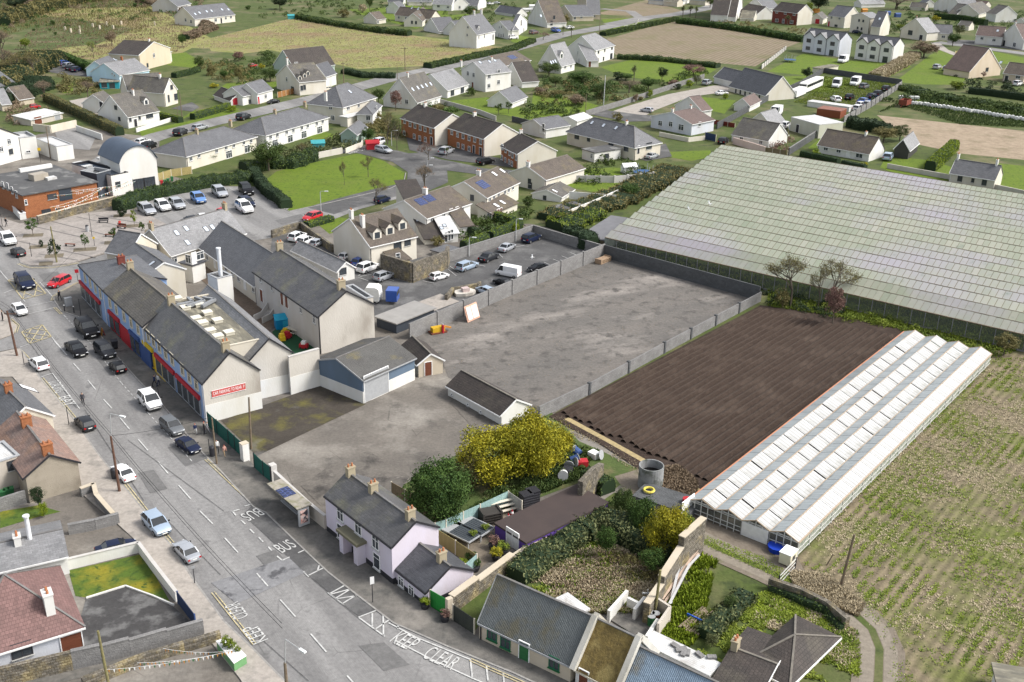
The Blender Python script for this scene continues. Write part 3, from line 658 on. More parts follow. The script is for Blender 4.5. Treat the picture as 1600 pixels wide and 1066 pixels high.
# walls, fences, poles
def wall(T,pts,ht,th,wk,label,cat='wall',name='boundary_wall',seg=None,coping=None,piers=None,group=None,plant=None):
    p = [G(*T(q)) for q in pts]; t = thing(name,label,cat,(p[0][0],p[0][1],0),0,group); hs = ht if isinstance(ht,(list,tuple)) else [ht]*len(p)
    for i in range(len(p)-1):
        a,b = p[i]-p[0],p[i+1]-p[0]; L = np.linalg.norm(b-a); n = max(1,round(L/seg)) if seg else 1; ang = math.atan2(b[1]-a[1],b[0]-a[0])
        for j in range(n):
            q = a+(b-a)*j/n; l = L/n; h0 = hs[i]+(hs[i+1]-hs[i])*j/n; h1 = hs[i]+(hs[i+1]-hs[i])*(j+1)/n
            if seg: h0 = h1 = (h0+h1)/2
            m = MB().add([(0,-th/2,-.2),(l,-th/2,-.2),(l,th/2,-.2),(0,th/2,-.2),(0,-th/2,h0),(l,-th/2,h1),(l,th/2,h1),(0,th/2,h0)],[(0,3,2,1),(4,5,6,7),(0,1,5,4),(1,2,6,5),(2,3,7,6),(3,0,4,7)]).m('wall_panel',W_(wk))
            wo = ob('wall_panel',m,t,(q[0],q[1],0),ang)
            if coping: ob('coping',MB().add([(0,-th/2-.05,h0),(l,-th/2-.05,h1),(l,th/2+.05,h1),(0,th/2+.05,h0),(0,-th/2-.05,h0+.09),(l,-th/2-.05,h1+.09),(l,th/2+.05,h1+.09),(0,th/2+.05,h0+.09)],[(0,3,2,1),(4,5,6,7),(0,1,5,4),(1,2,6,5),(2,3,7,6),(3,0,4,7)]).m('coping',W_(coping)),wo)
            if piers and (j or i): ob('pier',MB().box(-.2,.2,-th/2-.12,th/2+.12,-.2,h0+.15).m('pier',W_(piers)),t,(q[0],q[1],0),ang)
    return t
def fence(T,pts,ht,k,label,sp=2.4,post='c',cat='fence',name='fence',wavy=False,rail=False):
    p = [G(*T(q)) for q in pts]; t = thing(name,label,cat,(p[0][0],p[0][1],0)); m = pmat('fence_'+k,FC[k][0],FC[k][1],.8,.85,.4,6,coord='obj',brick=(.14,9,.012,(.5,.5,.5),.18)); pm = plain('fencepost_'+post,PAL[post])
    for i in range(len(p)-1):
        a,b = p[i]-p[0],p[i+1]-p[0]; L = np.linalg.norm(b-a); n = max(1,round(L/sp)); ang = math.atan2(b[1]-a[1],b[0]-a[0]); l = L/n
        if rail: me = MB().box(.05,l-.05,-.02,.02,ht-.12,ht).box(.05,l-.05,-.02,.02,ht*.55,ht*.55+.1).box(.05,l-.05,-.02,.02,.15,.25).m('panel',m)
        else: me = MB().box(.05,l-.05,-.025,.025,.04,ht).m('panel',m)
        po = MB().box(-.06,.06,-.06,.06,-.2,ht+.06).m('post',pm)
        for j in range(n+1):
            q = a+(b-a)*j/n
            if j < n: ob('panel',me,t,(q[0],q[1],0),ang+(rng.uniform(-.02,.02) if wavy else 0))
            if j < n or i == len(p)-2: ob('post',po,t,(q[0],q[1],0),ang)
    return t
FC = dict(g=((.02,.13,.10),(.015,.10,.08)),w=((.28,.22,.13),(.20,.15,.09)),o=((.40,.20,.07),(.30,.14,.05)),t=((.33,.48,.47),(.25,.38,.36)),d=((.045,.05,.045),(.06,.065,.05)),c=((.50,.49,.46),(.42,.41,.38)),G=((.03,.30,.05),(.025,.24,.04)),n=((.10,.05,.035),(.07,.04,.03)),r=((.22,.04,.03),(.17,.03,.02)),W=((.75,.75,.72),(.65,.65,.62)),b=((.035,.06,.13),(.03,.05,.11)),y=((.40,.33,.14),(.32,.26,.11)),s=((.30,.31,.33),(.24,.25,.26)))
def pole(T,x,y,ytop,label,r=.13,k='wood',lamp=None,cat='pole',name='telegraph_pole',arm=0,wires=None,group=None,xt=None):
    px,py = T((x,y)); g = G(px,py); h = zup(g,T((0,ytop))[1]); t = thing(name,label,cat,(g[0],g[1],0),0,group)
    top = (0,0,h)
    if xt is not None: q = G(*T((xt,ytop)),h)-g; q *= min(1,.6/max(.01,np.linalg.norm(q))); top = (q[0],q[1],h)
    m = pmat('weathered_pole',(.13,.09,.06),(.20,.17,.12),3,coord='obj') if k == 'wood' else pmat('rust_pole',(.10,.05,.035),(.14,.08,.055),3,coord='obj') if k == 'rust' else pmat('galv_pole',(.42,.43,.43),(.34,.35,.35),3,.5,coord='obj') if k == 'galv' else pmat('mossy_pole',(.24,.22,.09),(.15,.13,.07),3,coord='obj') if k == 'moss' else plain('paint_k',PAL['k'])
    ob('shaft',MB().tube((0,0,-.2),top,r,r*.7,8).mk('shaft',m,link=False,smooth=True),t)
    if arm:
        ob('crossarm',MB().box(-arm,arm,-.06,.06,h-.5,h-.38).box(-arm*.9,-arm*.85,-.03,.03,h-.38,h-.2).box(arm*.85,arm*.9,-.03,.03,h-.38,h-.2).m('crossarm',m),t)
    if lamp:
        q = G(*T(lamp[:2]),h+lamp[2])-g; gm = pmat('galv_pole',(.42,.43,.43)); mid = (q[0]*.15,q[1]*.15,h+lamp[2]-.05)
        ob('bracket',MB().tube((top[0],top[1],h-.5),mid,.045,.04,6).tube(mid,(q[0],q[1],h+lamp[2]),.04,.035,6).m('bracket',gm),t)
        d = q/max(.01,np.linalg.norm(q)); ob('lantern',MB().bar((q[0],q[1],h+lamp[2]),(q[0]+d[0]*.75,q[1]+d[1]*.75,h+lamp[2]+.05),.26,.13).m('lantern',plain('lantern_white',(.7,.72,.72))),t)
    t['_h'] = h; return t
# people
_pm = {}
def personmesh(pose,top,leg,hair,skin=(.45,.28,.2)):
    key = (pose,top,leg,hair)
    if key in _pm: return _pm[key]
    s = {'walk': .22,'stand': .05,'walk2': -.25}[pose]
    J = [(0,0,.95),(0,0,1.15),(0,0,1.38),(.01,0,1.50),(.02,0,1.62),(.02,0,1.72),  # spine
         (0,.10,.90),(s,.11,.5),(s*.9-.06,.11,.08),(s*.9+.12,.11,.04),
         (0,-.10,.90),(-s*.6,-.11,.5),(-s*1.5-.06,-.11,.1),(-s*1.5+.1,-.11,.05),
         (0,.19,1.40),(-s*.4,.24,1.12),(-s*.2+.1,.23,.88),(-s*.2+.16,.22,.80),
         (0,-.19,1.40),(s*.4,-.24,1.12),(s*.5+.08,-.23,.88),(s*.5+.14,-.22,.80)]
    E = [(0,1),(1,2),(2,3),(3,4),(4,5),(0,6),(6,7),(7,8),(8,9),(0,10),(10,11),(11,12),(12,13),(2,14),(14,15),(15,16),(16,17),(2,18),(18,19),(19,20),(20,21)]
    Rr = [.13,.125,.14,.055,.095,.07,.085,.065,.045,.04,.085,.065,.045,.04,.06,.045,.035,.035,.06,.045,.035,.035]
    me = bpy.data.meshes.new('figure'); me.from_pydata(J,E,[]); o = bpy.data.objects.new('figure',me); C.objects.link(o)
    md = o.modifiers.new('skin','SKIN'); sv = me.skin_vertices[0].data
    for i,r in enumerate(Rr): sv[i].radius = (r,r*(1.25 if i in (0,1,2) else 1)); sv[i].use_root = i == 0
    o.modifiers.new('sub','SUBSURF').levels = 1
    dg = bpy.context.evaluated_depsgraph_get(); m2 = bpy.data.meshes.new_from_object(o.evaluated_get(dg)); bpy.data.objects.remove(o)
    m2.name = 'person'; m2.materials.clear()
    for nm,c in (('cloth_top_'+top,CL[top]),('cloth_leg_'+leg,CL[leg]),('skin',skin),('hair_'+hair,CL[hair]),('shoe',(.05,.05,.05))): m2.materials.append(plain(nm,c,.9))
    for p in m2.polygons:
        c = p.center; z = c.z
        p.material_index = 3 if (z > 1.66 or (z > 1.56 and c.x < -.02)) else 2 if z > 1.47 or (abs(c.y) > .19 and z < .87) else 0 if z > .93 or abs(c.y) > .19 else 4 if z < .1 else 1
        p.use_smooth = True
    _pm[key] = m2; return m2
CL = dict(k=(.02,.02,.025),n=(.02,.03,.08),w=(.7,.7,.68),r=(.5,.05,.04),d=(.06,.06,.07),b=(.05,.12,.3),h=(.05,.03,.02),y=(.3,.2,.1),s=(.3,.3,.32),p=(.55,.3,.25),t=(.35,.25,.15))
def person(T,x,y,pose,cl,label,hd=0,s=1.0,group=None):
    g = G(*T((x,y))); o = ob('person',personmesh(pose,*cl),None,(g[0],g[1],.125),hd); o.scale = (s,s,s); return tag(o,label,'person',group)
def text(name,s,m,loc,rot,size,parent=None,ext=.004,sx=1.0):
    cu = bpy.data.curves.new(name,'FONT'); cu.body = s; cu.size = size; cu.extrude = ext; cu.align_x = 'CENTER'; cu.align_y = 'CENTER'
    o = bpy.data.objects.new(name,cu); C.objects.link(o); dg = bpy.context.evaluated_depsgraph_get(); me = bpy.data.meshes.new_from_object(o.evaluated_get(dg)); bpy.data.objects.remove(o)
    me.materials.clear(); me.materials.append(m); o = ob(name,me,parent,loc); o.rotation_euler = rot; o.scale = (sx,1,1); return o

def shrubs(pts,n,k,label,r=(.5,1.4),T=PX,per=70,sz=.16):
    pl = [G(*T(q)) for q in pts]; P_ = np.array(pl); Q = rng.uniform(P_.min(0),P_.max(0),(n*3,2)); Q = Q[inpoly(Q,pl)][:n]; V = []; ti = []
    for q in Q:
        rr = rng.uniform(*r); m = int(per*rr*rr); d = rng.normal(size=(m,3)); d /= np.linalg.norm(d,axis=1)[:,None]; d[:,2] = np.abs(d[:,2])*rng.uniform(.7,1.5)
        V.append(np.array([q[0],q[1],.05])+d*rr*rng.uniform(.7,1.05,(m,1))); ti.append(np.clip(rng.uniform(.1,.9)+rng.normal(0,.18,m),0,1))
    V,F = leaves(np.concatenate(V),sz); tag(ob('garden_shrubbery',npmesh('garden_shrubbery',V,F,[leafm(k)],np.concatenate(ti))),label,None,None,'stuff')
# ================================================================ THE SETTING
g_rough = pmat('rough_grass',(.048,.075,.015),(.082,.10,.028),.2,.95,.6,1.5,c3=(.165,.14,.08),s3=.06,t3=(.5,.72),c4=(.045,.06,.02),s4=.3)
g_dry = pmat('dry_grass',(.155,.17,.042),(.245,.225,.085),.09,.95,.6,1.5,c3=(.20,.13,.075),s3=.045,t3=(.5,.66),c4=(.27,.25,.14),s4=.5,t4=(.5,.75))
g_lawn = pmat('lawn_grass',(.088,.132,.010),(.112,.165,.012),.3,.95,.5,2.5,c3=(.11,.14,.022),s3=.12,t3=(.5,.75),c4=(.042,.085,.009),s4=1.2)
g_lawnm = pmat('mossy_lawn',(.06,.10,.016),(.075,.12,.015),.4,.95,.5,2.5,c3=(.20,.18,.018),s3=.22,t3=(.45,.62),c4=(.04,.075,.014),s4=1.2)
_rd = G(470,900)-G(290,700); RDA = math.atan2(_rd[1],_rd[0])
g_asph = pmat('asphalt',(.205,.20,.195),(.15,.147,.145),.5,.9,.25,12,c3=(.26,.255,.248),s3=.22,t3=(.45,.68),c4=(.10,.098,.097),s4=.35,t4=(.6,.75),stretch=(9,1.1,1,RDA),cracks=.14)
g_asph2 = pmat('asphalt_dark',(.095,.094,.094),(.07,.069,.069),.3,.9,.25,12,c3=(.14,.138,.135),s3=.2,t3=(.5,.65))
g_asph3 = pmat('asphalt_patch',(.22,.22,.225),(.17,.17,.175),.6,.9,.2,12,c3=(.08,.08,.085),s3=.55,t3=(.54,.64))
g_conc = pmat('concrete_path',(.36,.325,.29),(.29,.265,.235),.3,.9,.2,9,c3=(.17,.16,.145),s3=.4,t3=(.55,.75))
g_concd = pmat('damp_path',(.155,.145,.13),(.105,.10,.092),.35,.9,.2,9,c3=(.075,.075,.07),s3=.5,t3=(.52,.7),c4=(.20,.185,.165),s4=.15)
g_slab = pmat('plaza_paving',(.33,.30,.275),(.27,.245,.225),.4,.85,.2,5,c3=(.20,.185,.17),s3=.3,t3=(.55,.75),brick=(.9,.6,.012,(.7,.68,.66),.08))
g_yard = pmat('yard_concrete',(.165,.148,.128),(.115,.104,.092),.14,.92,.3,5,c3=(.27,.25,.22),s3=.10,t3=(.5,.72),c4=(.085,.078,.07),s4=.22,t4=(.56,.72),cracks=.11)
g_moss = pmat('mossy_concrete',(.040,.034,.028),(.062,.053,.043),.3,.95,.3,5,c3=(.105,.095,.030),s3=.22,t3=(.5,.65),c4=(.15,.145,.14),s4=.12,t4=(.58,.72))
g_grav = pmat('gravel',(.115,.108,.10),(.16,.145,.13),.16,.95,.8,3,c3=(.28,.255,.23),s3=.13,t3=(.52,.72),c4=(.082,.076,.07),s4=.5,t4=(.52,.68),stretch=(2.5,1,1,.5))
g_soil = pmat('ploughed_soil',(.030,.019,.014),(.045,.030,.022),1.5,.98,1,4,c3=(.072,.052,.04),s3=.25,t3=(.5,.75),c4=(.10,.075,.057),s4=4,t4=(.62,.8))
g_stub = pmat('stubble',(.185,.145,.095),(.25,.205,.14),.35,.95,.6,2,c3=(.16,.15,.07),s3=.06,t3=(.5,.7),wave=(.16,-(math.pi/2+math.atan2(*(G(1140,48)-G(1000,95))[::-1])),'pos',.3))
g_straw = pmat('straw_field',(.23,.175,.12),(.33,.265,.19),.5,.95,.6,2,c3=(.17,.14,.085),s3=.12,t3=(.5,.7))
g_weed = pmat('weedy_soil',(.165,.135,.085),(.24,.195,.125),.5,.95,.7,3,c3=(.135,.15,.042),s3=.13,t3=(.44,.62),c4=(.10,.08,.05),s4=1.3,t4=(.6,.75),wave=(.31,-2.47,'pos',.32))
g_earth = pmat('earth_yard',(.14,.115,.088),(.20,.17,.135),.3,.95,.4,4,c3=(.10,.10,.05),s3=.3,t3=(.55,.7))
g_track = pmat('track_dust',(.235,.205,.165),(.19,.165,.13),.6,.95,.3,6)
paintw = pmat('road_paint',(.52,.52,.50),(.42,.42,.41),1.5,.8,c3=(.24,.235,.23),s3=2.2,t3=(.55,.72)); painty = pmat('yellow_paint',(.50,.43,.25),(.42,.36,.21),1.5,.8,c3=(.24,.22,.17),s3=2.5,t3=(.5,.66))
kerbm = pmat('kerb_stone',(.30,.29,.27),(.22,.21,.20),1.5)

b = MB().q([(-2500,-200,0),(2500,-200,0),(2500,4500,0),(-2500,4500,0)]); tag(b.mk('ground',g_rough),None,None,None,'structure')
def path(name,pts,wd,m,T=PX,z=None,kind='structure',h=0,world=False):
    if z is None: z = level(name)
    p = [np.array(q) if world else G(*T(q)) for q in pts]; n = len(p); ws = wd if isinstance(wd,(list,tuple)) else [wd]*n; Lf,Rt = [],[]
    for i in range(n):
        d = p[min(n-1,i+1)]-p[max(0,i-1)]; d /= np.linalg.norm(d); s = np.array([-d[1],d[0]])*ws[i]/2; Lf.append(p[i]+s); Rt.append(p[i]-s)
    b = MB()
    for i in range(n-1):
        if h: b.add([tuple(Rt[i])+(z,),tuple(Rt[i+1])+(z,),tuple(Lf[i+1])+(z,),tuple(Lf[i])+(z,),tuple(Rt[i])+(z+h,),tuple(Rt[i+1])+(z+h,),tuple(Lf[i+1])+(z+h,),tuple(Lf[i])+(z+h,)],[(4,5,6,7),(0,1,5,4),(2,3,7,6)])
        else: b.q([tuple(Rt[i])+(z,),tuple(Rt[i+1])+(z,),tuple(Lf[i+1])+(z,),tuple(Lf[i])+(z,)])
    return tag(b.mk(name,m),None,None,None,kind)
# far fields, left to right
ground('field',[(0,70),(60,15),(240,10),(330,60),(470,25),(640,62),(790,80),(730,100),(560,108),(420,78),(300,75),(230,110),(120,90),(0,110)],g_dry)
ground('dry_field',[(320,62),(468,26),(640,55),(700,62),(795,76),(720,98),(560,108),(500,92),(430,78),(380,84),(330,80)],g_dry)
ground('field',[(945,62),(1050,33),(1140,36),(1262,62),(1228,75),(1180,104),(1100,97),(962,86)],g_stub)
ground('field',[(930,22),(1010,0),(1070,18),(1048,27),(960,24)],g_stub)
ground('field',[(1370,180),(1600,205),(1800,235),(1800,280),(1600,250),(1500,240),(1430,225),(1400,205)],g_straw)
ground('rough_ground',[(20,20),(200,0),(250,-10),(0,-30),(-200,30),(-200,120),(0,110),(90,75),(150,70),(210,45),(120,30)],g_rough)
# village land
ground('village_ground',[(-260,232),(0,232),(60,210),(130,200),(200,210),(250,215),(245,270),(330,290),(400,292),(410,312),(450,332),(500,330),(530,360),(560,368),(770,350),(830,350),(955,380),(945,400),(1190,455),(860,640),(1100,800),(1020,905),(900,1090),(850,1250),(-500,1250)],g_yard)
# lawns
for pts in ([(405,290),(432,268),(500,252),(560,240),(600,252),(632,270),(630,284),(610,294),(560,306),(500,320),(452,330),(420,312)],
            [(1198,112),(1255,84),(1330,95),(1405,98),(1425,104),(1395,118),(1370,124),(1300,115),(1260,118)],
            [(1398,128),(1455,85),(1470,78),(1520,92),(1517,101),(1500,103),(1515,118),(1500,133),(1440,132)],
            [(1492,84),(1550,80),(1600,90),(1600,100),(1540,100)],
            [(938,105),(985,94),(1060,98),(1120,108),(1075,135),(1040,128),(975,120)],[(1050,155),(1080,150),(1150,157),(1140,168),(1132,178),(1105,172)],[(1225,120),(1260,118),(1300,122),(1340,128),(1300,145),(1230,140),(1215,130)],
            [(833,145),(900,155),(935,165),(915,178),(870,182),(830,172)],[(700,158),(760,152),(800,165),(870,180),(830,190),(790,180),(760,176)],[(880,265),(960,262),(1010,268),(1040,262),(1000,272),(950,275),(885,272)],[(885,282),(990,288),(985,296),(925,300),(885,292)],
            [(1040,238),(1110,235),(1112,245),(1080,252),(1048,246)],[(1560,255),(1620,262),(1620,310),(1560,300),(1552,290)],[(1385,245),(1450,250),(1500,265),(1478,285),(1400,272),(1375,262)],[(255,86),(290,82),(318,98),(300,106),(262,102)],[(355,130),(382,128),(440,128),(425,140),(370,146),(340,140)],
            [(218,205),(292,190),(330,180),(310,172),(352,168),(375,170),(352,188),(290,205),(222,214)],[(276,190),(310,168),(300,180)],[(305,185),(345,172),(400,176),(350,190)],[(545,15),(600,12),(640,8),(700,18),(700,30),(650,45),(600,32),(560,22)],[(790,52),(850,62),(840,72),(800,66)],
            [(500,335),(545,342),(530,360),(515,366),(495,350)],[(90,135),(115,130),(114,145),(98,146)],[(940,30),(990,28),(1005,35),(980,42),(945,38)],[(940,42),(975,40),(985,46),(960,52)],[(690,25),(730,22),(745,28),(720,32)],[(1440,150),(1600,165),(1700,180),(1700,200),(1600,190),(1420,165)],
            [(455,210),(500,205),(545,215),(540,225),(500,222)],[(1290,210),(1340,215),(1290,240),(1262,232)]):
    ground('lawn',pts,g_lawn)
ground('lawn',[(107,892),(218,867),(240,895),(268,945),(196,918),(140,935),(118,932)],g_lawnm)
ground('lawn',[(0,800),(60,790),(95,800),(60,808),(0,826)],g_lawnm)
ground('car_park_surface',[(215,338),(242,305),(330,292),(400,292),(452,326),(415,345),(385,352),(300,372),(240,376)],g_asph)
ground('car_park_surface',[(425,372),(470,362),(530,395),(555,400),(620,410),(720,390),(830,355),(940,388),(660,505),(600,500),(420,420)],g_asph2)
ground('garden_ground',[(600,775),(742,695),(800,660),(862,645),(905,690),(940,705),(1000,735),(960,765),(905,755),(690,835),(640,800)],pmat('garden_green',(.05,.075,.02),(.08,.11,.03),.5,.95,.5,3,c3=(.12,.11,.05),s3=.3))
ground('garden_ground',[(700,950),(790,890),(960,770),(1050,800),(1095,850),(1050,900),(960,960),(880,960),(800,900),(740,990)],g_rough)
ground('garden_ground',[(1010,940),(1095,850),(1200,910),(1290,940),(1345,985),(1350,1100),(1240,1120),(1100,1040)],g_rough)
ground('earth_yard',[(960,745),(1000,733),(1095,790),(1250,872),(1290,900),(1240,920),(1100,840),(1060,830),(1000,800)],g_earth)
ground('earth_yard',[(690,835),(790,790),(850,830),(760,880),(700,935)],g_earth)
ground('yard_surface',[(640,520),(945,398),(1190,464),(868,645),(800,640),(700,590),(690,560)],g_grav)
g_yardd = pmat('damp_concrete',(.115,.104,.091),(.15,.135,.118),.3,.9,.3,5,c3=(.05,.046,.042),s3=.4,t3=(.5,.7),c4=(.19,.175,.155),s4=.9,t4=(.62,.75))
for q_ in ([(702,628),(715,622),(795,664),(768,684),(742,672)],[(470,760),(520,725),(575,705),(640,745),(620,775),(560,792),(500,790)],[(520,605),(568,632),(580,626),(540,600)]): ground('damp_patch',q_,g_yardd)
ground('yard_surface',[(345,658),(500,602),(572,632),(402,713)],g_moss)
# west gardens
ground('drive_surface',[(135,935),(196,918),(270,948),(310,983),(130,1010),(122,980)],pmat('damp_tarmac',(.045,.043,.043),(.06,.058,.057),.5,.7,.2,9,c3=(.13,.128,.125),s3=.45,t3=(.5,.62)))
ground('drive_surface',[(100,835),(180,822),(215,845),(225,855),(110,880)],g_yard)
ground('drive_surface',[(0,1040),(320,985),(340,1000),(230,1035),(100,1066),(0,1080)],g_concd)
# big weedy field on the right
ground('field',[(1246,872),(1556,548),(1760,560),(1900,700),(1900,1500),(1350,1500),(1395,1100),(1392,1010),(1340,960),(1262,900)],g_weed)
# roads
MAINW = [(-60,420),(0,482),(20,500),(28,511),(23,523),(0,532),(-60,545),(-60,560),(0,550),(27,544),(32,546),(45,565),(62,591),(115,656),(150,706),(192,759),(225,799),(250,832),(270,857),(302,907),(350,972),(397,1017),(445,1066),(520,1140)]
KE = [(84,465),(86,472),(96,487),(123,496),(135,504),(153,520),(175,549),(215,594),(250,629),(287,674),(317,709),(342,734),(397,794),(415,802),(475,860),(512,895),(550,925),(585,952),(615,975),(650,990),(700,1012),(750,1032),(800,1052),(830,1066),(940,1112)]
ground('road',MAINW+KE[::-1]+[(96,456),(121,442),(260,402),(395,377),(425,372),(500,352),(560,328),(640,306),(662,294),(640,286),(600,298),(452,330),(440,324),(385,337),(240,374),(122,411),(105,415),(75,418),(45,417),(31,411),(25,385),(0,355),(-80,300),(-200,330)],g_asph)
path('road',[(150,262),(210,226),(250,212),(330,192),(400,176),(500,152),(575,132),(615,121),(700,104),(760,88),(880,54),(950,42),(1010,28),(1060,22),(1100,14),(1150,0)],[7.5,7.5,7.5,8,8.5,9,9,9,9,9.5,9.5,9.5,10,10,10,10],g_asph)
path('road',[(590,230),(560,240)],8,g_asph2)
path('road',[(520,236),(560,233),(600,240),(640,250),(668,268),(668,284),(650,292),(600,302),(540,318),(500,330)],[8,8.5,9,9.5,9.5,9.5,9,8,8,8],g_asph2)
path('road',[(640,240),(660,252),(690,258),(750,268),(800,270)],[8,9,9,6,5],g_asph2)
path('road',[(1462,66),(1510,72),(1600,84),(1700,98)],9,g_asph)
path('driveway',[(1462,68),(1474,78),(1500,88),(1522,96),(1515,103),(1480,106),(1462,104)],4.2,g_conc)
path('driveway',[(965,185),(1000,170),(1060,150),(1130,138),(1180,140)],[12,10,8,11,16],g_conc)
path('driveway',[(930,175),(990,185),(1035,185)],[9,12,8],g_asph2)
path('road',[(950,38),(1000,28),(985,18),(940,14)],6,g_asph)
ground('car_park_surface',[(65,95),(100,88),(160,108),(150,122),(95,116),(70,112)],g_asph2)
ground('driveway',[(268,170),(300,160),(312,168),(300,175)],g_asph2); ground('driveway',[(108,158),(150,150),(190,175),(170,190),(130,175)],g_conc); ground('driveway',[(85,205),(120,198),(150,215),(140,235),(95,232)],g_asph)
ground('driveway',[(635,215),(790,250),(800,262),(700,250),(640,235)],g_asph2); ground('driveway',[(1480,62),(1600,66),(1600,80),(1540,72),(1480,68)],g_asph2)
ground('car_park_surface',[(930,250),(1040,225),(1050,245),(1010,252),(985,245)],g_asph2)
for q_ in ([(262,700),(300,690),(330,715),(290,730)],[(400,870),(430,860),(455,885),(425,897)],[(150,560),(180,555),(200,580),(172,588)],[(560,1010),(600,1005),(640,1040),(600,1050)],[(215,740),(240,735),(262,765),(235,772)],[(60,430),(90,425),(100,436),(70,442)],[(430,345),(470,335),(480,342),(440,352)]): ground('tar_patch',q_,pmat('worn_tar',(.15,.147,.144),(.12,.118,.116),.5,.9,.2,9))
ground('patched_strip',[(330,912),(490,858),(512,880),(370,945)],g_asph3)
for p_ in ([(395,790),(415,800),(590,955),(560,965),(470,890),(380,805)],): ground('bus_bay_surface',p_,g_asph2)
# footpaths, raised 12 cm with a kerb
FW = MAINW[10:23]+[(500,1120),(410,1120),(375,1062),(340,1017),(310,982),(277,940),(222,855),(175,812),(148,790),(127,772),(120,742),(52,628),(20,590),(-60,590),(-60,562),(0,552),(27,546)]
ground('footpath',FW,g_conc,h=.12,z=.02); ground('footpath',[(-60,422),(0,484),(17,501),(27,511),(22,522),(0,530),(-60,542),(-160,500)],g_conc,h=.12,z=.02)
FE = KE+[(960,1108),(890,1064),(800,1024),(741,993),(699,966),(670,948),(610,912),(572,879),(547,864),(510,828),(480,800),(420,752),(397,728),(330,667),(322,661),(277,613),(247,586),(225,566),(202,541),(160,494),(131,469),(126,446),(121,444),(96,457)]
ground('footpath',FE,g_concd,h=.12,z=.02)
ground('plaza',[(26,385),(33,411),(45,415),(75,416),(105,413),(122,409),(240,371),(262,352),(215,328),(120,335),(60,350),(30,350),(0,340),(0,352)],g_slab,h=.12,z=.02)
def kerbline(pts,T=PX): path('kerb',pts,.18,kerbm,T,z=.03,h=.115)
kerbline(KE); kerbline(MAINW[10:23]); kerbline([(26,385),(32,411),(45,416.5),(75,418),(105,415),(122,411)]); kerbline([(405,293),(420,313),(452,331),(500,321),(560,307),(610,295),(631,285),(634,271)])
for a,b_ in (((40,352),(128,372)),((80,347),(205,378)),((28,378),(150,404)),((60,398),(122,408)),((120,340),(240,365)),((150,338),(255,356))): path('paving_band',[a,b_],.35,pmat('paving_band',(.13,.12,.115)),z=.147)
for x,y,s in ((52,369,1.7),(85,401,1.5),(60,387,1.5),(133,391,1.9),(178,380,1.6),(192,338,1.7),(210,354,1.7),(235,362,1.0),(72,413,1.1)):
    c = G(x,y); path('tree_pit',[c+np.array([-s,-.3*s]),c+np.array([s,.3*s])],2.2,pmat('tree_pit_gravel',(.17,.145,.10),(.12,.10,.07),3),z=.151,world=True)
# farm track: two dusty wheel ruts
def rut(pts,off,wd):
    p = [G(*q) for q in pts]; out = []
    for i in range(len(p)):
        d = p[min(len(p)-1,i+1)]-p[max(0,i-1)]; d /= np.linalg.norm(d); out.append(p[i]+np.array([-d[1],d[0]])*off)
    path('track_rut',out,wd,g_track,world=True)
TR = [(1085,840),(1130,862),(1200,893),(1250,917),(1300,938),(1335,960),(1362,985),(1374,1015),(1372,1066),(1366,1120)]
path('track',TR,4.4,g_earth); path('track_verge',TR,.7,g_rough); rut(TR,1.0,1.15); rut(TR,-1.0,1.15)
# painted road markings
def lines(name,segs,wd,m,T=PX,z=None,dash=None):
    mb = MB(); z = z or level('mark')
    for s in segs:
        p = [G(*T(q)) for q in s]
        for a,c in zip(p[:-1],p[1:]):
            L = np.linalg.norm(c-a)
            if dash:
                q = 0
                while q < L: strip(a+(c-a)*q/L,a+(c-a)*min(L,q+dash[0])/L,wd,z,mb); q += sum(dash)
            else: strip(a,c,wd,z,mb)
    return tag(mb.mk(name,m),None,None,None,'structure')
# ================================================================ BUILDINGS: the main street
A02,A12,A13,A23,A33,A03,A01,A11,A00,A10,A20,A30,A21,A31,A22 = S[0,2],S[1,2],S[1,3],S[2,3],S[3,3],S[0,3],S[0,1],S[1,1],S[0,0],S[1,0],S[2,0],S[3,0],S[2,1],S[3,1],S[2,2]
Z1,Z2,Z3,Z4,Z5,Z6,Z7,Z8 = TT(740,170,6.66),TT(600,240,6.6625),TT(1120,120,6.667),TT(110,400,4.845),TT(0,230,6.27),TT(340,440,5.33),TT(200,370,6.667),TT(600,760,6.663)
U0,U1,U2,U3,U4 = TT(560,0,8),TT(740,0,7.27),TT(940,0,7.27),TT(1140,0,8),TT(1320,0,5.714)
ST = 'shop'
near_shop = house(PX,(316.5,599.5),(223,510.5),(387.5,563),62,o=.08,fascia='k',label='long two-storey shop with pale blue upper floor, yellow and red shopfronts and blank gable',cat='shop',rk='oslate',wall='blue',wb='gable',apex=551,band=(2.4,'white','B'),chim='268,472,1.4,1.3,y 353,552,1.3,1.3,y',
    wins='A:232,526,.9,1.3,wc A:240,534,.9,1.3,wc A:249,543,.9,1.3,wc A:259,553,.9,1.3,wc A:269,562,.9,1.3,wc A:285,578,.9,1.3,wc A:296,590,.9,1.3,wc A:307,601,.9,1.3,wc')
middle_shop = house(PX,(223,510.5),(161.6,454),8.5,60,o=.08,fascia='k',label='middle two-storey blue shop with red and dark blue shopfronts and long slate roof',cat='shop',rk='gtile',wall='blue',wb='gable',apex=472,chim='200,428,1.3,1.3,y',
    wins='A:172,474,.8,1.2,wc A:182,484,.8,1.2,wc A:194,495,.8,1.2,wc A:205,505,.8,1.2,wc A:216,515,.8,1.2,wc')
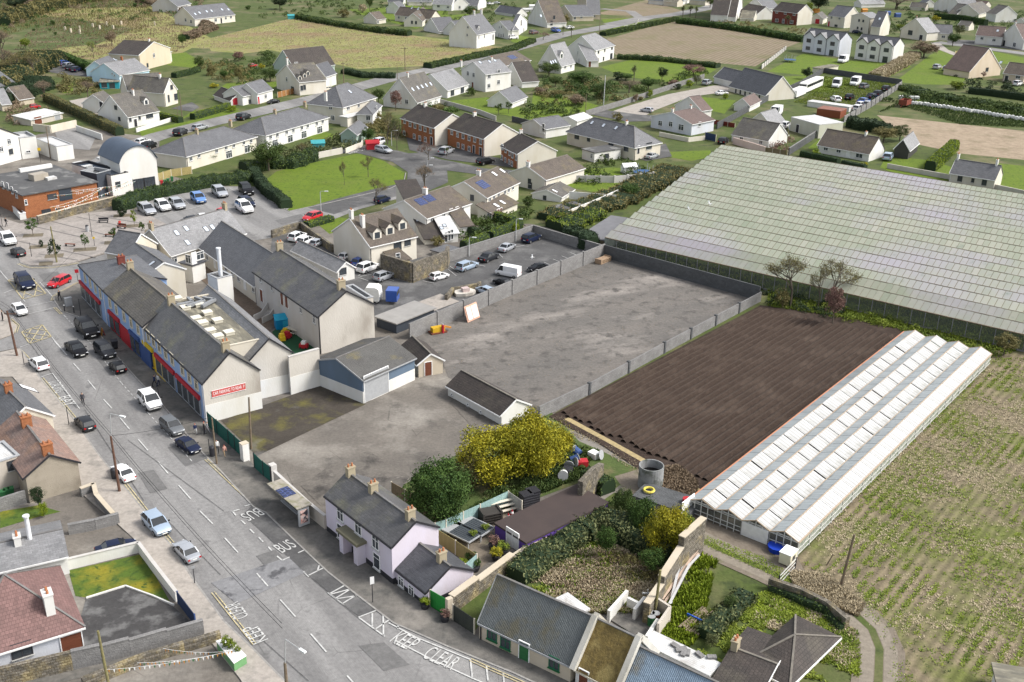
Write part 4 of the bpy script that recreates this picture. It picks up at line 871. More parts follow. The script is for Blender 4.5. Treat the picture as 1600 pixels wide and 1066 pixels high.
corner_shop = house(PX,(161.6,454),(122.8,414.4),9.5,56,o=.08,fascia='k',label='corner blue shop at the junction with hipped slate roof and red fascia',cat='shop',rk='slate',wall='blue',roof='hip1',apex=430,chim='190,430,1.4,1.5,r',
    wins='A:133,434,.8,1.4,wc A:141,442,.8,1.4,wc A:149,450,.8,1.4,wc A:157,459,.8,1.4,wc')
# shopfronts: panels, fascias, display windows on the street wall
def shopfront(H,x0,x1,fc,wc,nm,z1=2.7,n=3,fasc=True,panel=None):
    for a,b_,f in ((x0,x1,fc),):
        L = abs(b_-a); a = min(a,b_)
        if panel: H.place('shopfront',MB().box(0,L,-.14,-.02,0,z1).m('shopfront',plain('shop_'+panel,PAL[panel])),0,a,0,-math.pi/2) if not H.rx else H.place('shopfront',MB().box(0,L,-.14,-.02,0,z1).m('shopfront',plain('shop_'+panel,PAL[panel])),a,0,0)
        rot = 0 if H.fA else -math.pi/2; px = (lambda s: (s,0)) if H.fA else (lambda s: (0,s))
        if fasc: H.place('fascia_sign',MB().box(0 if H.fA else -L,L if H.fA else 0,-.3,-.02,z1,z1+.55).m('fascia_sign',plain('paint_'+fc,PAL[fc])),*px(a),0,rot)
        for i in range(n):
            w_ = L/n*.82; c = a+L*(i+.5)/n; H.place('display_window',MB().box(-w_/2,w_/2,-.19,-.1 if panel else -.02,.55,z1-.25).m('display_window',glass),*px(c),0,rot)
            H.place('display_frame',MB().box(-w_/2-.06,w_/2+.06,-.2,-.02,.4,.55).box(-w_/2-.06,-w_/2,-.2,-.02,.55,z1-.2).box(w_/2,w_/2+.06,-.2,-.02,.55,z1-.2).m('display_frame',plain('paint_'+wc,PAL[wc])),*px(c),0,rot)
for H_ in (near_shop,middle_shop,corner_shop): H_.fA = H_.rx      # street wall lies along local x when not swapped
def sfx(H,px,py,T=PX): return H.hitwall('A',*T((px,py)))[1]
def front(H,pa,pb,*a,**k):
    shopfront(H,sfx(H,*pa),sfx(H,*pb),*a,**k)
front(near_shop,(316,648),(279,608),'r','s','newsagent',n=4); front(near_shop,(276,604),(246,575),'r','s','grocer',n=3)
front(near_shop,(243,572),(227,553),'y','y','cafe',n=2,z1=2.9,panel='y')
front(middle_shop,(221,548),(205,530),'b','b','pub',n=2,z1=2.8,panel='b'); front(middle_shop,(190,520),(173,502),'r','r','bookmaker',n=2,z1=2.8,panel='r')
front(corner_shop,(160,490),(128,455),'r','s','pharmacy',n=4)
# the red banner on the gable
H = near_shop; a0 = H.hitwall('B',331,618); a1 = H.hitwall('B',383,601)
sA,sB = sorted((a0[1],a1[1])); sw_ = sB-sA; zc = (a0[2]+a1[2])/2
rot = 0 if not H.fA else -math.pi/2; pos = (lambda s: (s,0)) if not H.fA else (lambda s: (0,s))
bn = H.place('banner',MB().box(-sw_/2,sw_/2,-.08,-.03,-.42,.42).m('banner',plain('banner_red',(.55,.10,.09))),*pos((sA+sB)/2),zc,rot)
lt = text('lettering','CAR PARKING TO REAR  P',pvc,(0,-.085,0),(math.pi/2,0,0),.62,bn); lt.scale = (sw_*.93/lt.dimensions.x if lt.dimensions.x > 0 else .7,1,1)
ob('border',MB().box(-sw_/2-.05,sw_/2+.05,-.09,-.06,.42,.48).box(-sw_/2-.05,sw_/2+.05,-.09,-.06,-.48,-.42).m('border',pvc),bn)
# rear ranges
flat = house(PX,(343,544),(266,471),(399,520),60,ze=near_shop.zr-1.1,label='flat gravel roofed block behind the shops with square white rooflights',cat='building',roof='flat',rk='gflat',wall='cream',par=.15,top='c',
    sky=' '.join('%s,%s,1.15,1.15' % p for p in ((277,469),(290,483),(311,478),(324,491),(307,500),(340,503),(317,507),(358,522),(341,528),(329,519))))
rear = house(PX,(387.5,565),(296,478),(455,549.5),62,'rear shop range with blank weathered gable and pale slate lean roof','building',fascia='k',rk='lslate',wall='gable',apex=529,band=(2.6,'white','B'))
fl = house(PX,(339.5,436),(329,427.7),(362.7,430),54,'white rendered lift tower with tall steel flue behind the shops','tower',roof='flat',rk='felt',wall='white',wb='white',par=.1)
H = fl; fx,fy = H.L*.5,H.W*.4
H.place('flue',MB().tube((0,0,-.2),(0,0,4.3),.32,n=12).tube((0,0,4.3),(0,0,4.5),.38,n=12).mk('flue',plain('flue_steel',(.7,.72,.74),.35),link=False,smooth=True),fx,fy,H.ze)
h5 = house(PX,(499,493.5),(397,423),(571,467),60,'long two-storey rendered block with slate roof, blank gable and outside stair','building',fascia='k',rk='oslate',wall='grey',wb='gable',apex=455,chim='534,456,1.4,1.5,y 437,390,1.4,1.4,y',
    wins='A:407,436,.8,1.1 A:425,449,.8,1.1 A:470,483,.8,1.2 A:491,499,.8,1.2 A:409,462,1,2,dn A:441,467,1,2,dn A:448,471,1,2,dn')
h5b = house(PX,(571,467),(540,447),(598,474),58,'parapet walled flat roofed strip along the back of the long rendered block','building',roof='flat',rk='felt',wall='gable',par=.9,top='s')
h6 = house(PX,(400,446),(313,385),8.5,30,'low slate roofed wing with a row of white windows facing the brick yard','building',rk='slate',wall='lcream',apex=403,
    wins='A:324,402,.9,1 A:336,411,.8,2,dw A:353,419,1,1 A:363,427,1,1 A:373,435,1,1 A:383,444,.8,2,dw A:396,452,1,1')
h7 = house(PX,(265.5,398.5),(383,363),9.5,24,'grey slated range along the side street with six small skylights and yellow brick chimneys','building',rk='lslate',wall='lcream',apex=359,chim='237,358,1.3,1.2,y 360,333,1.3,1.2,y',
    wins='A:272,406,1.2,1',sky='276,364 291,357 322,358 332,355 347,352 293,379')
h7b = house(PX,(300,416),(320,409),(290,408),27,'small flat roofed glazed porch in the corner of the brick yard','porch',roof='flat',rk='dslate',wall='white',par=0,o=.2,wins='A:303,404,.9,2,dw A:313,399,1.6,1.3 B:295,405,1.2,1.4')
h8 = house(PX,(226.7,432),(190,400),(288,420),46,'slate roofed house behind the corner shop with cream gable and roof window','house',rk='slate',wall='cream',apex=410.5,sky='237,412,.7,1.2')
h8b = house(PX,(200,398),(166,392),7,40,'low slate roofed link between the corner shop and the plaza','building',rk='slate',wall='cream')
ground('brick_yard',[(290,420),(330,400),(400,455),(440,500),(420,520),(330,450)],pmat('brick_paving',(.20,.15,.11),(.15,.115,.09),.5,.9,.3,5,brick=(.5,.25,.02,(.5,.5,.5),.25)))
ground('playground_surface',[(425,520),(450,500),(500,530),(498,545),(455,560)],plain('play_turf',(.015,.07,.03),.95))
barn = house(A12,(665,240),(990,97),(418,92),148,'blue clad steel shed with corrugated roof, roller shutter and whitewashed lower walls','shed',rk='corr',wall=(.12,.17,.24),apex=(535,106),fascia='s',band=(1.7,'white','AB'),wins='A:752,285,4.4,3.7,Gs')
shed2 = house(A12,(1015,140),(905,30),(1145,92),85,'small rubble stone outhouse with tiled roof and red-brown door','shed',rk='dtile',wall='stone',apex=(1080,76),wins='B:1076,165,1,2,dn')
shed3 = house(A12,(1535,455),(1200,270),4.6,70,'long white shed with dark tiled roof on the edge of the yard','shed',rk='dtile',wall='white',apex=(1597,362),wins='A:1225,330,.3,.3 A:1325,392,.3,.3 A:1405,438,.3,.3')
# lilac houses
lil = house(PX,(612,855),(508,775),(674.3,816),59,o=.08,fascia='k',label='two-storey lilac rendered house with dark slate roof and red front door',cat='house',rk='oslate',wall='lilac',apex=814.8,plinth=(.7,'k'),chim='547,738,1.1,1.2,y 583,771,1.1,1.2,y 641,812,1.1,1.2,y',
    wins='A:532,804,1.1,1.35,w A:560,825,1.1,1.35,w A:587,848,1.1,1.35,w A:532,831,1.1,1.7,w A:589,877,1.1,1.7,w A:559,858,1.1,2.1,dr')
H = lil; _,s_,z_ = H.hitwall('A',557,840); rx_ = H.rx
H.place('porch_canopy',MB().box(-1.9,1.9,-1.2,0,2.45,2.75).m('porch_canopy',plain('mossy_canopy',(.16,.15,.10))),*((s_,0) if rx_ else (0,s_)),0,0 if rx_ else -math.pi/2)
for q in (-1.3,1.3): H.place('porch_pier',MB().box(q-.35,q+.35,-1.0,0,0,2.45).m('porch_pier',W_('lilac')),*((s_,0) if rx_ else (0,s_)),0,0 if rx_ else -math.pi/2)
lil2 = house(PX,(665,926),(612,884),(726,881),23,o=.08,fascia='k',label='lower lilac cottage attached to the two-storey lilac house, beside the green gate',cat='house',rk='dslate',wall='lilac',apex=885,plinth=(.5,'k'),chim='690,887,1.1,1.2,y',wins='A:627,909,.8,1,w A:643,923,.8,1,w')
# cottages bottom centre
cot1 = house(PX,(749,972.5),(892,1040),5.6,27,o=.08,label='stone cottage with grey corrugated metal roof and green door and sills',cat='house',rk='metal',wall='stone',apex=900,fascia='s',wins='A:769,991,1,1.2,wg A:790,1004,1,1.2,wg A:819,1023,1,1.5,dg A:866,1036,1,1.2,wg')
cot2 = house(PX,(900,1044),(964,1077),5.6,27,o=.12,label='small white cottage with golden thatched roof between two metal roofs',cat='house',rk='thatch',wall='white',apex=967.5,fascia='c',wins='A:912,1062,.9,1.5,dn A:932,1070,.8,.9')
cot3 = house(PX,(965,1078),(1090,1140),5.6,27,o=.1,label='cottage with blue corrugated metal roof next to the thatched cottage',cat='house',rk='bmetal',wall='white',apex=1010,fascia='w')
cot3b = house(PX,(1108,1058),(1128,1040),(1003,1006),14,'white painted lean-to extension behind the blue roofed cottage with loose blocks on top','building',roof='flat',rk='wsheet',wall='white',par=0,o=.05)
for c_,lb in ((cot1,'left'),(cot2,'right')):
    pass
for x_,H in ((0,cot2),(1,cot2)):
    rx_ = H.rx; run_,sp_ = (H.L,H.W); mb = MB(); X_ = -.25 if x_ == 0 else H.L+.0
    for yy0,z0_,yy1,z1_ in ((-.35,H.ze-.1,H.W/2,H.zr+.35),(H.W+.35,H.ze-.1,H.W/2,H.zr+.35)): mb.bar((X_+.15,yy0,z0_+.1),(X_+.15,yy1,z1_),.5,.5)
    H.place('gable_coping',mb.m('gable_coping',wallm((.62,.60,.55),.35,key='cop')))
ter1 = house(PX,(1186,1090),(1115,1062),8,16,'dark tiled house with tan hip at the bottom edge beside the blue metal roof','house',rk='dtile',wall='cream',apex=1040,chim='1134,1022,1.2,1.2,y')
ter2 = house(PX,(1232,1068),(1168,1034),8.5,16,'dark brown tiled roof on its own in the rough garden by the farm track','house',rk='dtile',wall='cream',roof='hip',pitch=19)
cor1 = house(A33,(1420,965),(1500,1300),(1530,720),100,'flat roofed grey house cut off by the bottom right corner of the photo','house',roof='flat',rk='gflat',wall='white',par=0)
# garden centre
pur = house(PX,(822,850),(776.3,818),(950,787),20,'purple shop shed with flat dark brown felt roof among potted plants','shed',roof='flat',rk='brownfelt',wall='purple',par=0,o=.08,wins='A:796,846,.8,2,dw A:806,853,.8,2,dw')
# left bottom houses
l1 = house(PX,(39.8,745),(121.5,722),(4,672),42,'pebble-dashed gable cottage with orange stained slates and brick chimneys','house',fascia='k',ridge='B',rk='ored',wall='pebble',apex=711,chim='75,711,1.3,1.5,o 42,641,1.3,1.5,o')
l2 = house(PX,(4,671),(81.6,649),(-21,617),40,'slate roofed house with big white rooflight beside the footpath','house',ridge='B',rk='slate',wall='cream',apex=636,chim='14,586,1.1,1.2,o',sky='44,607,1.5,2.2,x')
l2b = house(PX,(-70,712),(8,676),(-85,640),30,'slate roofed rear wing with pale hip line at the left edge of the photo','house',rk='slate',wall='cream')
l3 = house(A02,(-120,790),(122,712),(-200,690),190,'flat white roofed extension with dark window behind the pebble-dashed cottage','building',roof='flat',rk='wsheet',wall='dirty',par=.1,top='s',wins='A:88,768,1.3,1.1,wn')
l4 = house(A03,(-260,940),(505,705),(-420,560),160,'white bungalow with dusky pink hipped tile roof and white chimney','house',roof='hip',rk='pinkt',wall='bluegrey',wins='A:135,860,1.6,1.4,wn A:455,800,1.7,1.8,Gn',chim='310,600,2.4,1.6,1,w')
l4b = house(A03,(-130,395),(418,268),(-170,180),120,'grey tiled house with white parapets and steel flue above the pink roof','house',rk='lslate',wall='white',pitch=16,chim='112,195,1.3,1.3,1,w')
l4b.place('flue',MB().tube((0,0,-.5),(0,0,2.6),.22,n=10).tube((0,0,2.6),(0,0,2.75),.33,n=10).mk('flue',plain('flue_steel',(.7,.72,.74),.35),link=False,smooth=True),l4b.L*.62,l4b.W*.45,l4b.ze+.8)
# west side: white building, red brick library block
wb1 = house(PX,(28,211),(-70,236),12,38,'plain white rendered building with dark gutter on the left edge','building',ridge='B',rk='lslate',wall='white',apex=(0,192),fascia='k',wins='A:14,221 A:17,237,1.2,1.2,wn A:2,233')
wb2 = house(PX,(30,216),(56,213),7,33,'flat topped white annex with sloping side wall beside the parked blue car','building',roof='flat',rk='wsheet',wall='white',par=.5,wins='A:44,237,1,.5')
wb3 = house(PX,(56.5,217),(88,229.5),4,22,'low white wall-like lean-to stepping down towards the telegraph pole','building',roof='flat',rk='wsheet',wall='white',par=.1)
rb = house(Z5,(225,475),(945,345),(25,268),225,'flat roofed red-orange brick library with slate clad panel facing the plaza','building',roof='flat',rk='felt',wall='brick',par=0,o=.35,
    wins='A:510,483,1.8,1,wn A:455,645,1.8,1,wn A:570,617,1,.8,wn B:30,372,.9,1.4 B:76,385,.9,1.4 B:120,422,.9,1.4 B:162,462,.9,1.4 A:250,540,.5,1')
H = rb; a_ = H.hitwall('A',*Z5((580,480))); b__ = H.hitwall('A',*Z5((705,460))); mid = (a_[1]+b__[1])/2; hw = abs(a_[1]-b__[1])/2
pl_ = ((lambda s: (s,0)),0) if H.rx else ((lambda s: (0,s)),-math.pi/2)
_,_,_,_,_,sw_ = solve_rect((225,475),(945,345),(25,268),H.ze,Z5); pl_ = ((lambda s: (0,s)),-math.pi/2) if sw_ else ((lambda s: (s,0)),0)
H.place('slate_panel',MB().box(-hw,hw,-.08,0,2.2,H.ze-.03).m('slate_panel',plain('slate_cladding',(.045,.055,.07),.4)),*pl_[0](mid),0,pl_[1])
H.place('plant_housing',MB().box(-1.6,1.6,-1.1,1.1,0,1.3).m('plant_housing',wallm((.35,.32,.28),key='ph')),H.L*.5,H.W*.5,H.ze+.15,.1); H.place('rooflight',MB().box(-1,1,-.8,.8,0,.5).m('rooflight',R_('wsheet')),H.L*.62,H.W*.42,H.ze+.15)
for i in range(6): H.place('air_conditioner',MB().box(-.6,.6,-.4,.4,0,.8).m('air_conditioner',plain('ac_white',(.7,.7,.68))),H.L*(.52+.075*i) if not sw_ else H.L*.9,H.W*.93 if not sw_ else H.W*(.45+.09*i),H.ze+.15)
dt = house(Z5,(945,262),(1085,225),(885,208),235,'dark slate clad tower between the brick library and the white wing','tower',roof='flat',rk='felt',wall=(.05,.06,.078),par=.9,top='s')
ww = house(Z5,(1085,280),(1262,248),(700,165),205,'white flat roofed library wing with dark roof and small square window','building',roof='flat',rk='zinc',wall='white',par=.4,top='k',wins='A:1155,365,1.1,1.1,wn',sky='1000,115,2,1.2,w 975,165,1.6,1,w 765,165,2,1,w 850,200,2.2,1.2,w')
br = house(PX,(186.6,255.5),(244,247),(144,226.7),46,'white hall with curved blue-grey zinc barrel roof beside the library','hall',roof='barrel',ridge='B',pitch=3.2,rk='zinc',wall='white',wins='A:218,294,2.6,2.4,wn A:234,290,2.6,2.4,wn')
cn = house(Z5,(190,655),(-10,440),(245,640),60,'low white framed entrance canopy along the side of the brick library','canopy',roof='flat',rk='felt',wall='white',par=.3,top='w')
# ================================================================ BUILDINGS: houses round the green and beyond
house(A00,(1160,975),(1597,850),(980,918),92,pitch=27,label='long cream terrace with hipped slate roof nearest the barrel roofed hall',cat='house',roof='hip',rk='slate',wall='lcream',chim='1225,865,1.3,1.1,y 1437,815,1.3,1.1,y',
    wins='A:1190,988 A:1240,968 A:1350,938 A:1410,918 A:1457,905 A:1520,888 A:1565,876 A:1430,985,2.2,1.8 A:1545,970,2,1.8')
house(A10,(60,842),(450,730),(-40,748),92,pitch=27,label='long white terrace with hipped slate roof beside the rear gardens facing the green',cat='house',roof='hip',rk='slate',wall='white',chim='115,750,1.2,1.1,y 303,690,1.2,1.1,y',
    wins='A:90,852 A:132,840 A:190,822 A:232,810 A:285,795 A:322,783 A:378,768 A:415,755 A:120,915,2.2,1.8 A:215,890,2,1.8 A:300,860,2.2,1.8 A:398,835,2.4,1.8')
vil = house(A10,(540,667),(748,605),(388,625),112,'large white two-storey villa with slate hipped roof and tall chimney by the estate road','house',roof='hip',rk='slate',wall='lcream',chim='435,620,2.6,1.1,1,w',sky='587,572',
    wins='A:575,672,1.5,1.2 A:640,655 A:713,632 A:690,730,1.6,1.5 B:465,668 B:480,735')
house(A10,(725,712),(782,655),(650,690),80,'two-storey bay block with slate hip on the corner of the large white villa','house',roof='hip',rk='slate',wall='white',wins='A:752,680,1.2,1.6 A:752,735,1.2,1.6 B:700,735,1.2,1.4')
house(A10,(570,735),(720,700),(525,728),60,'white flat canopy over the patio behind the large white villa','canopy',roof='flat',rk='wsheet',wall='lcream',par=0,o=.3)
house(A10,(625,840),(690,790),(570,805),70,'dark green timber garden shed with grey roof beside the large white villa','shed',rk='slate',wall='green')
house(A10,(1000,637),(1152,592),(828,588),50,'steep gabled house with a row of five roof windows in its dark tiles','house',rk='gtile',wall='white',apex=(0,490),sky='978,558 1010,548 1036,540 1062,532 1090,524',chim='945,470,1.1,1,w',wins='B:940,635')
house(A10,(1190,562),(1325,522),(1105,500),52,'single-storey white extension with pale slate roof and big garden windows','house',rk='lslate',wall='white',wins='A:1225,580,2.2,1.6,wn A:1287,563,2.2,1.7,wn')
house(A10,(1430,463),(1550,420),(1282,432),112,'big white two-storey house with three roof windows next to the solar panelled house','house',rk='lslate',wall='white',apex=(0,386),chim='1280,410,2,1,1,w 1470,335,1,1,w',sky='1398,390 1457,385 1490,378',
    wins='B:1322,458 B:1358,468 B:1352,525,1,2,dn A:1455,475 A:1515,447 A:1453,535 A:1513,512')
house(U1,(350,748),(645,682),(200,655),190,'cream two-storey house with solar panels across its brown tiled roof','house',rk='tile',wall='lcream',apex=(0,642),sky='440,650,4.2,2.4,s',wins='A:410,758 A:478,742 A:588,712 A:585,790 A:415,820')
house(U1,(990,745),(1148,705),(820,700),95,'white bungalow with steep grey slate roof, dark dormer and three roof windows','house',rk='lslate',wall='white',apex=(0,510),pitch=45,dorm='1000,640,2.6,1.8',sky='880,712 905,705 930,697',wins='A:1040,760,1.6,1.2 A:1105,748')
house(U1,(1380,570),(1600,510),(1260,492),160,'white modern two-storey house with dark framed windows beside the stubble field','house',rk='lslate',wall='white',roof='hip1',apex=(0,412),wins='A:1418,590,1.3,1.2,wn A:1490,570,1,1.2,wn A:1572,545,1.5,1.3,wn A:1410,685,1.2,1.3,wn A:1475,668,1.2,1.4,wn A:1562,655,2.2,2.2,wn')
house(U1,(1290,690),(1372,665),(1078,590),75,'white gabled wing with tall chimney joined to the modern white house','house',rk='lslate',wall='white',apex=(0,500),chim='1210,480,1.6,1,w',wins='B:1185,600 B:1198,702,.9,1.8 A:1320,715,1,1.8,dn')
SB = 'brick fronted semi-detached houses with dark tiled roofs'
house(A10,(1115,797),(905,735),(1245,738),116,'brick fronted house pair with white chimney, farthest of the three','house',rk='dtile',wall='brick',wb='lcream',apex=(0,712),chim='1057,680,1.1,1.2,w',group=SB,
    wins='A:928,755 A:962,775 A:992,785 A:1025,797 A:1055,806 A:1090,818 A:925,830 A:988,850 A:1022,862 A:1057,870 A:1095,880,1,2,dk')
house(A10,(1425,865),(1195,793),(1565,800),116,'brick fronted house pair with white chimney, middle one of the three','house',rk='dtile',wall='brick',wb='lcream',apex=(0,775),chim='1363,745,1.1,1.2,w',group=SB,
    wins='A:1222,825 A:1258,840 A:1292,850 A:1330,862 A:1365,872 A:1402,885 A:1262,905 A:1292,915 A:1330,928 A:1360,935,.9,1.9,dk A:1402,955,1.1,2,dk')
house(Z1,(462,470),(235,308),(862,435),160,'brick fronted house pair with white chimney, nearest of the three','house',rk='dtile',wall='brick',wb='lcream',apex=(0,340),chim='482,260,1.1,1.1,w',group=SB,
    wins='A:265,375 A:302,400 A:335,430 A:375,460 A:405,485 A:445,510 A:295,505 A:330,535 A:370,560 A:400,580')
house(Z1,(742,738),(905,565),(375,660),130,'cream gabled house with two-tone brown roof between the brick pair and the rear extensions','house',ridge='A',rk='tile',wall='lcream',apex=(0,600),chim='540,480,1.1,1.2,w',wins='B:582,755,.8,1.1,wn B:585,885,1,1.4,wn')
house(Z1,(905,920),(1000,830),(610,880),55,'single-storey white rear extension with mossy roof and roof windows','house',rk='gtile',wall='white',apex=(0,845),sky='810,785,.7,1.3,x 845,857,.7,1.3,x',wins='B:740,930,.7,.9,wn')
house(Z1,(905,1066),(1160,1010),(820,1020),60,'low outhouse with flat grey roof in the back garden','shed',roof='flat',rk='felt',wall='lcream',par=0,o=.15)
house(Z2,(1060,458),(1402,295),(748,328),195,'cream two-storey house with one solar panel and two roof windows in brown tiles','house',rk='tile',wall='lcream',apex=(0,295),chim='985,190,1.2,1.2,w',sky='1030,322,3,2.4,s 1150,212,.8,1.4,x 1233,180,.8,1.4,x',
    wins='A:1100,468 A:1145,450 A:1192,425 A:1258,395 A:1298,375 A:1342,350 B:917,460,.8,1.2,wn')
house(Z2,(1120,628),(1388,512),(1058,565),80,'lean-to rear extension with two roof windows below the cream solar panelled house','house',roof='mono',pitch=20,rk='tile',wall='lcream',sky='1170,540,.8,1.4,x 1235,508,.8,1.4,x',wins='A:1185,640,.8,1.9,dn A:1215,628,.8,1.9,dn B:1108,640,.9,1')
house(Z2,(435,672),(900,512),(222,500),195,'white two-storey house with ochre tinged roof and a pair of solar panels','house',rk='tile',wall='white',apex=(0,490),chim='430,350,1.3,1.3,w',sky='385,500,2.4,2,s 470,465,2.4,2,s',
    wins='A:500,680 A:560,660 A:620,638 A:697,605 A:757,585 A:815,568,.9,1.1')
house(Z2,(795,760),(900,728),(660,665),90,'small white rear extension with dark lean-to roof','house',roof='mono',pitch=16,rk='tile',wall='white')
house(Z2,(625,838),(720,775),(530,740),95,'white glazed conservatory behind the white solar panelled house','conservatory',roof='mono',pitch=12,rk='wsheet',wall='white',wins='A:650,870,.7,1.9 A:680,855,.7,1.9 A:705,842,.6,1.9',sky='600,775,.6,1,v 630,750,.6,1,v 660,730,.6,1,v')
house(Z2,(425,890),(600,830),(130,565),60,'long low side wing with brown tiled roof between two houses','house',roof='mono',pitch=14,rk='dtile',wall='lcream',sky='282,590,.7,1.2 350,690,.7,1.2')
dh = house(A11,(708,470),(1000,403),(465,378),150,'cream chalet house with three gabled dormers and tall white chimneys above the car park','house',rk='tile',wall='lcream',apex=(0,298),chim='540,255,1.8,1.1,w 665,345,2.6,1.2,1,w',
    dorm='757,405,1.8,1.5 837,378,1.8,1.5 915,347,1.8,1.5',wins='A:945,443,1.3,1.3,wn A:883,470,1.6,1.5,wn')
house(A11,(870,565),(900,515),(715,475),75,'curved white single-storey porch room at the corner of the chalet house','house',roof='mono',pitch=8,rk='tile',wall='lcream',wins='A:885,545,.8,1.8')
house(A11,(510,625),(600,595),(225,490),75,'pale grey slate roofed outbuilding between the long block and the car park','building',rk='lslate',wall='white',ridge='B',wins='A:542,627,1.3,1.1,wn')
house(A11,(875,955),(1110,860),(800,895),62,'carport with flat dirty white sheet roof against the block wall','carport',roof='flat',rk=(.30,.29,.275),wall=(.05,.06,.08),par=0,o=.3)
ground('concrete_base',[(628,482),(688,460),(718,472),(664,492)],g_conc)
# upper left
house(A00,(793,728),(990,688),(690,650),75,'white dormer bungalow with chimney and single gabled dormer behind a clipped hedge','house',rk='gtile',wall='white',apex=(0,598),chim='830,590,1.6,1,1,w',dorm='913,640,1.6,1.5',wins='A:812,745,.7,1.2,wn A:843,748,1,2.1,dk A:870,732,.7,1.2,wn A:932,718,2.4,1.5,wn B:722,672,1,1.1,wn B:745,742,.8,1,wn')
house(A00,(655,650),(722,625),(608,610),60,'small white garage with grey gable roof behind the dormer bungalow','garage',ridge='A',rk='gtile',wall='white',apex=(0,592),wins='B:632,658,1,2,dk')
house(A00,(1022,578),(1150,560),(800,560),0,'cream gabled house with bay of steep slate roofs and tall windows','house',ridge='B',ze=4.3,rk='gtile',wall='lcream',apex=(0,490),wins='A:1070,545,1.2,1.3,wn A:1052,615,.8,2,wn A:1092,605,.8,1.8,wn A:1120,598,.8,1.8,wn',chim='998,478,1.2,1,w')
house(A00,(800,578),(1030,560),9,0,'steep roofed wing with arched gable window and dormer beside the cream gabled house','house',ze=3.0,rk='gtile',wall='lcream',pitch=45,dorm='930,550,1.6,1.5',wins='A:965,620,1,1.6,wn A:1000,615,.8,1.9,dk')
house(A00,(742,468),(930,435),(672,420),78,'pale blue two-storey house with grey slate roof and brick chimney','house',rk='lslate',wall='ltblue',apex=(0,395),chim='760,395,1.2,1,o',wins='B:700,460,.5,.5 B:715,470,.5,.5')
house(A00,(655,430),(740,395),(618,395),50,'pale blue rear wing with skylights behind the pale blue house','house',rk='slate',wall='ltblue',sky='715,372 730,378')
house(A00,(620,515),(740,512),(560,490),42,'turquoise flat roofed sunroom with glazed doors','sunroom',roof='flat',rk='gflat',wall=(.03,.30,.38),par=0,o=.25,wins='A:650,530,1.6,1.6,wn A:700,535,1.6,1.6,wn')
house(A00,(865,345),(1060,300),(808,305),0,'tan gable house with brown tiled roof seen from its side','house',ridge='B',ze=5.5,rk='dtile',wall='tan',apex=(0,262),chim='932,228,1.1,1,w',wins='A:960,345 A:920,408,1,1.4,wn')
house(A00,(1020,335),(1068,325),3,60,'white glazed conservatory on the side of the tan gable house','conservatory',roof='flat',rk='wsheet',wall='white',par=0,wins='A:1030,345,1,1.4 A:1050,340,1,1.4')
house(A00,(1212,118),(1465,90),(1140,85),48,'long white farmhouse with seven roof windows in its slate roof','house',rk='slate',wall='lcream',apex=(0,45),sky='1218,88 1245,80 1290,72 1320,68 1385,60 1425,60 1245,32',wins='A:1255,138,1,1.6,dk A:1297,128,1.4,1 A:1345,125,1.6,1.6 A:1380,122,1,1.7,dk A:1408,112 A:1440,105 B:1158,125 B:1192,135')
house(A00,(1105,40),(1190,20),(1020,5),40,'dark windowed house cut off by the top edge behind the long farmhouse','house',rk='slate',wall='grey',wins='A:1130,45 A:1165,42')
house(A00,(1510,600),(1600,580),(1440,575),0,'low white cottage with red door and steel blue slate roof by the estate road','house',ze=2.9,rk='slate',wall='white',apex=(0,545),wins='A:1560,640,1.2,1.2,wn')
house(A10,(5,582),(102,555),7,70,'white cottage end with red door and blue-grey roof beside the parked black car','house',rk='slate',wall='white',wins='A:14,612,1,2,dr A:60,600,1.2,1.2')
house(A00,(1440,628),(1505,605),(1335,590),32,'small dark roofed outbuilding with bright red door','garage',ridge='B',rk='dtile',wall='white',wins='A:1470,645,1.8,2,dr')
house(A10,(268,512),(345,470),(125,470),85,'white dormer house with tall chimney and timber gates','house',rk='gtile',wall='lcream',apex=(0,405),chim='155,460,2.4,1,w',dorm='275,490,1.2,1.2 305,475,1.2,1.2 325,460,1.2,1.2',wins='B:192,495 B:228,553,1.8,1.2,wn A:285,550,.8,1.5,wn A:303,545,.8,1.5,wn')
house(A10,(430,475),(465,450),(330,468),50,'white gabled wing with slate roof and small porch on the dormer house','house',ridge='A',ze=4,rk='dslate',wall='white',apex=(0,405),wins='B:350,520,1.2,1.4')
house(A10,(240,430),(490,400),(100,370),50,'long sage green bungalow with dark brown roof behind the dormer house','house',rk='dtile',wall=(.40,.48,.44),wins='A:150,410,1.4,1.1 A:190,425,1,1',apex=(0,315))
house(PX,(47.8,187.7),(97,177),(35.6,181),9.4,'long lean-to shed with white sheet roof, dark door and blue-grey shutter','shed',roof='mono',pitch=5,rk='wsheet',wall='dirty',wins='A:60,193,2.6,1.9,Gn A:90,185,2,1.8,Gs')
house(A00,(115,620),(210,605),(20,600),40,'low stone outhouse with brown slate roof among sheds at the left','shed',rk='tile',wall='stone')
house(A00,(25,560),(115,530),(-60,500),45,'old stone barn with grey slate roof at the left edge','barn',rk='slate',wall='stone')
house(A00,(10,650),(60,640),(-60,620),45,'stone shed with pale sheet roof at the far left','shed',rk='lslate',wall='stone')
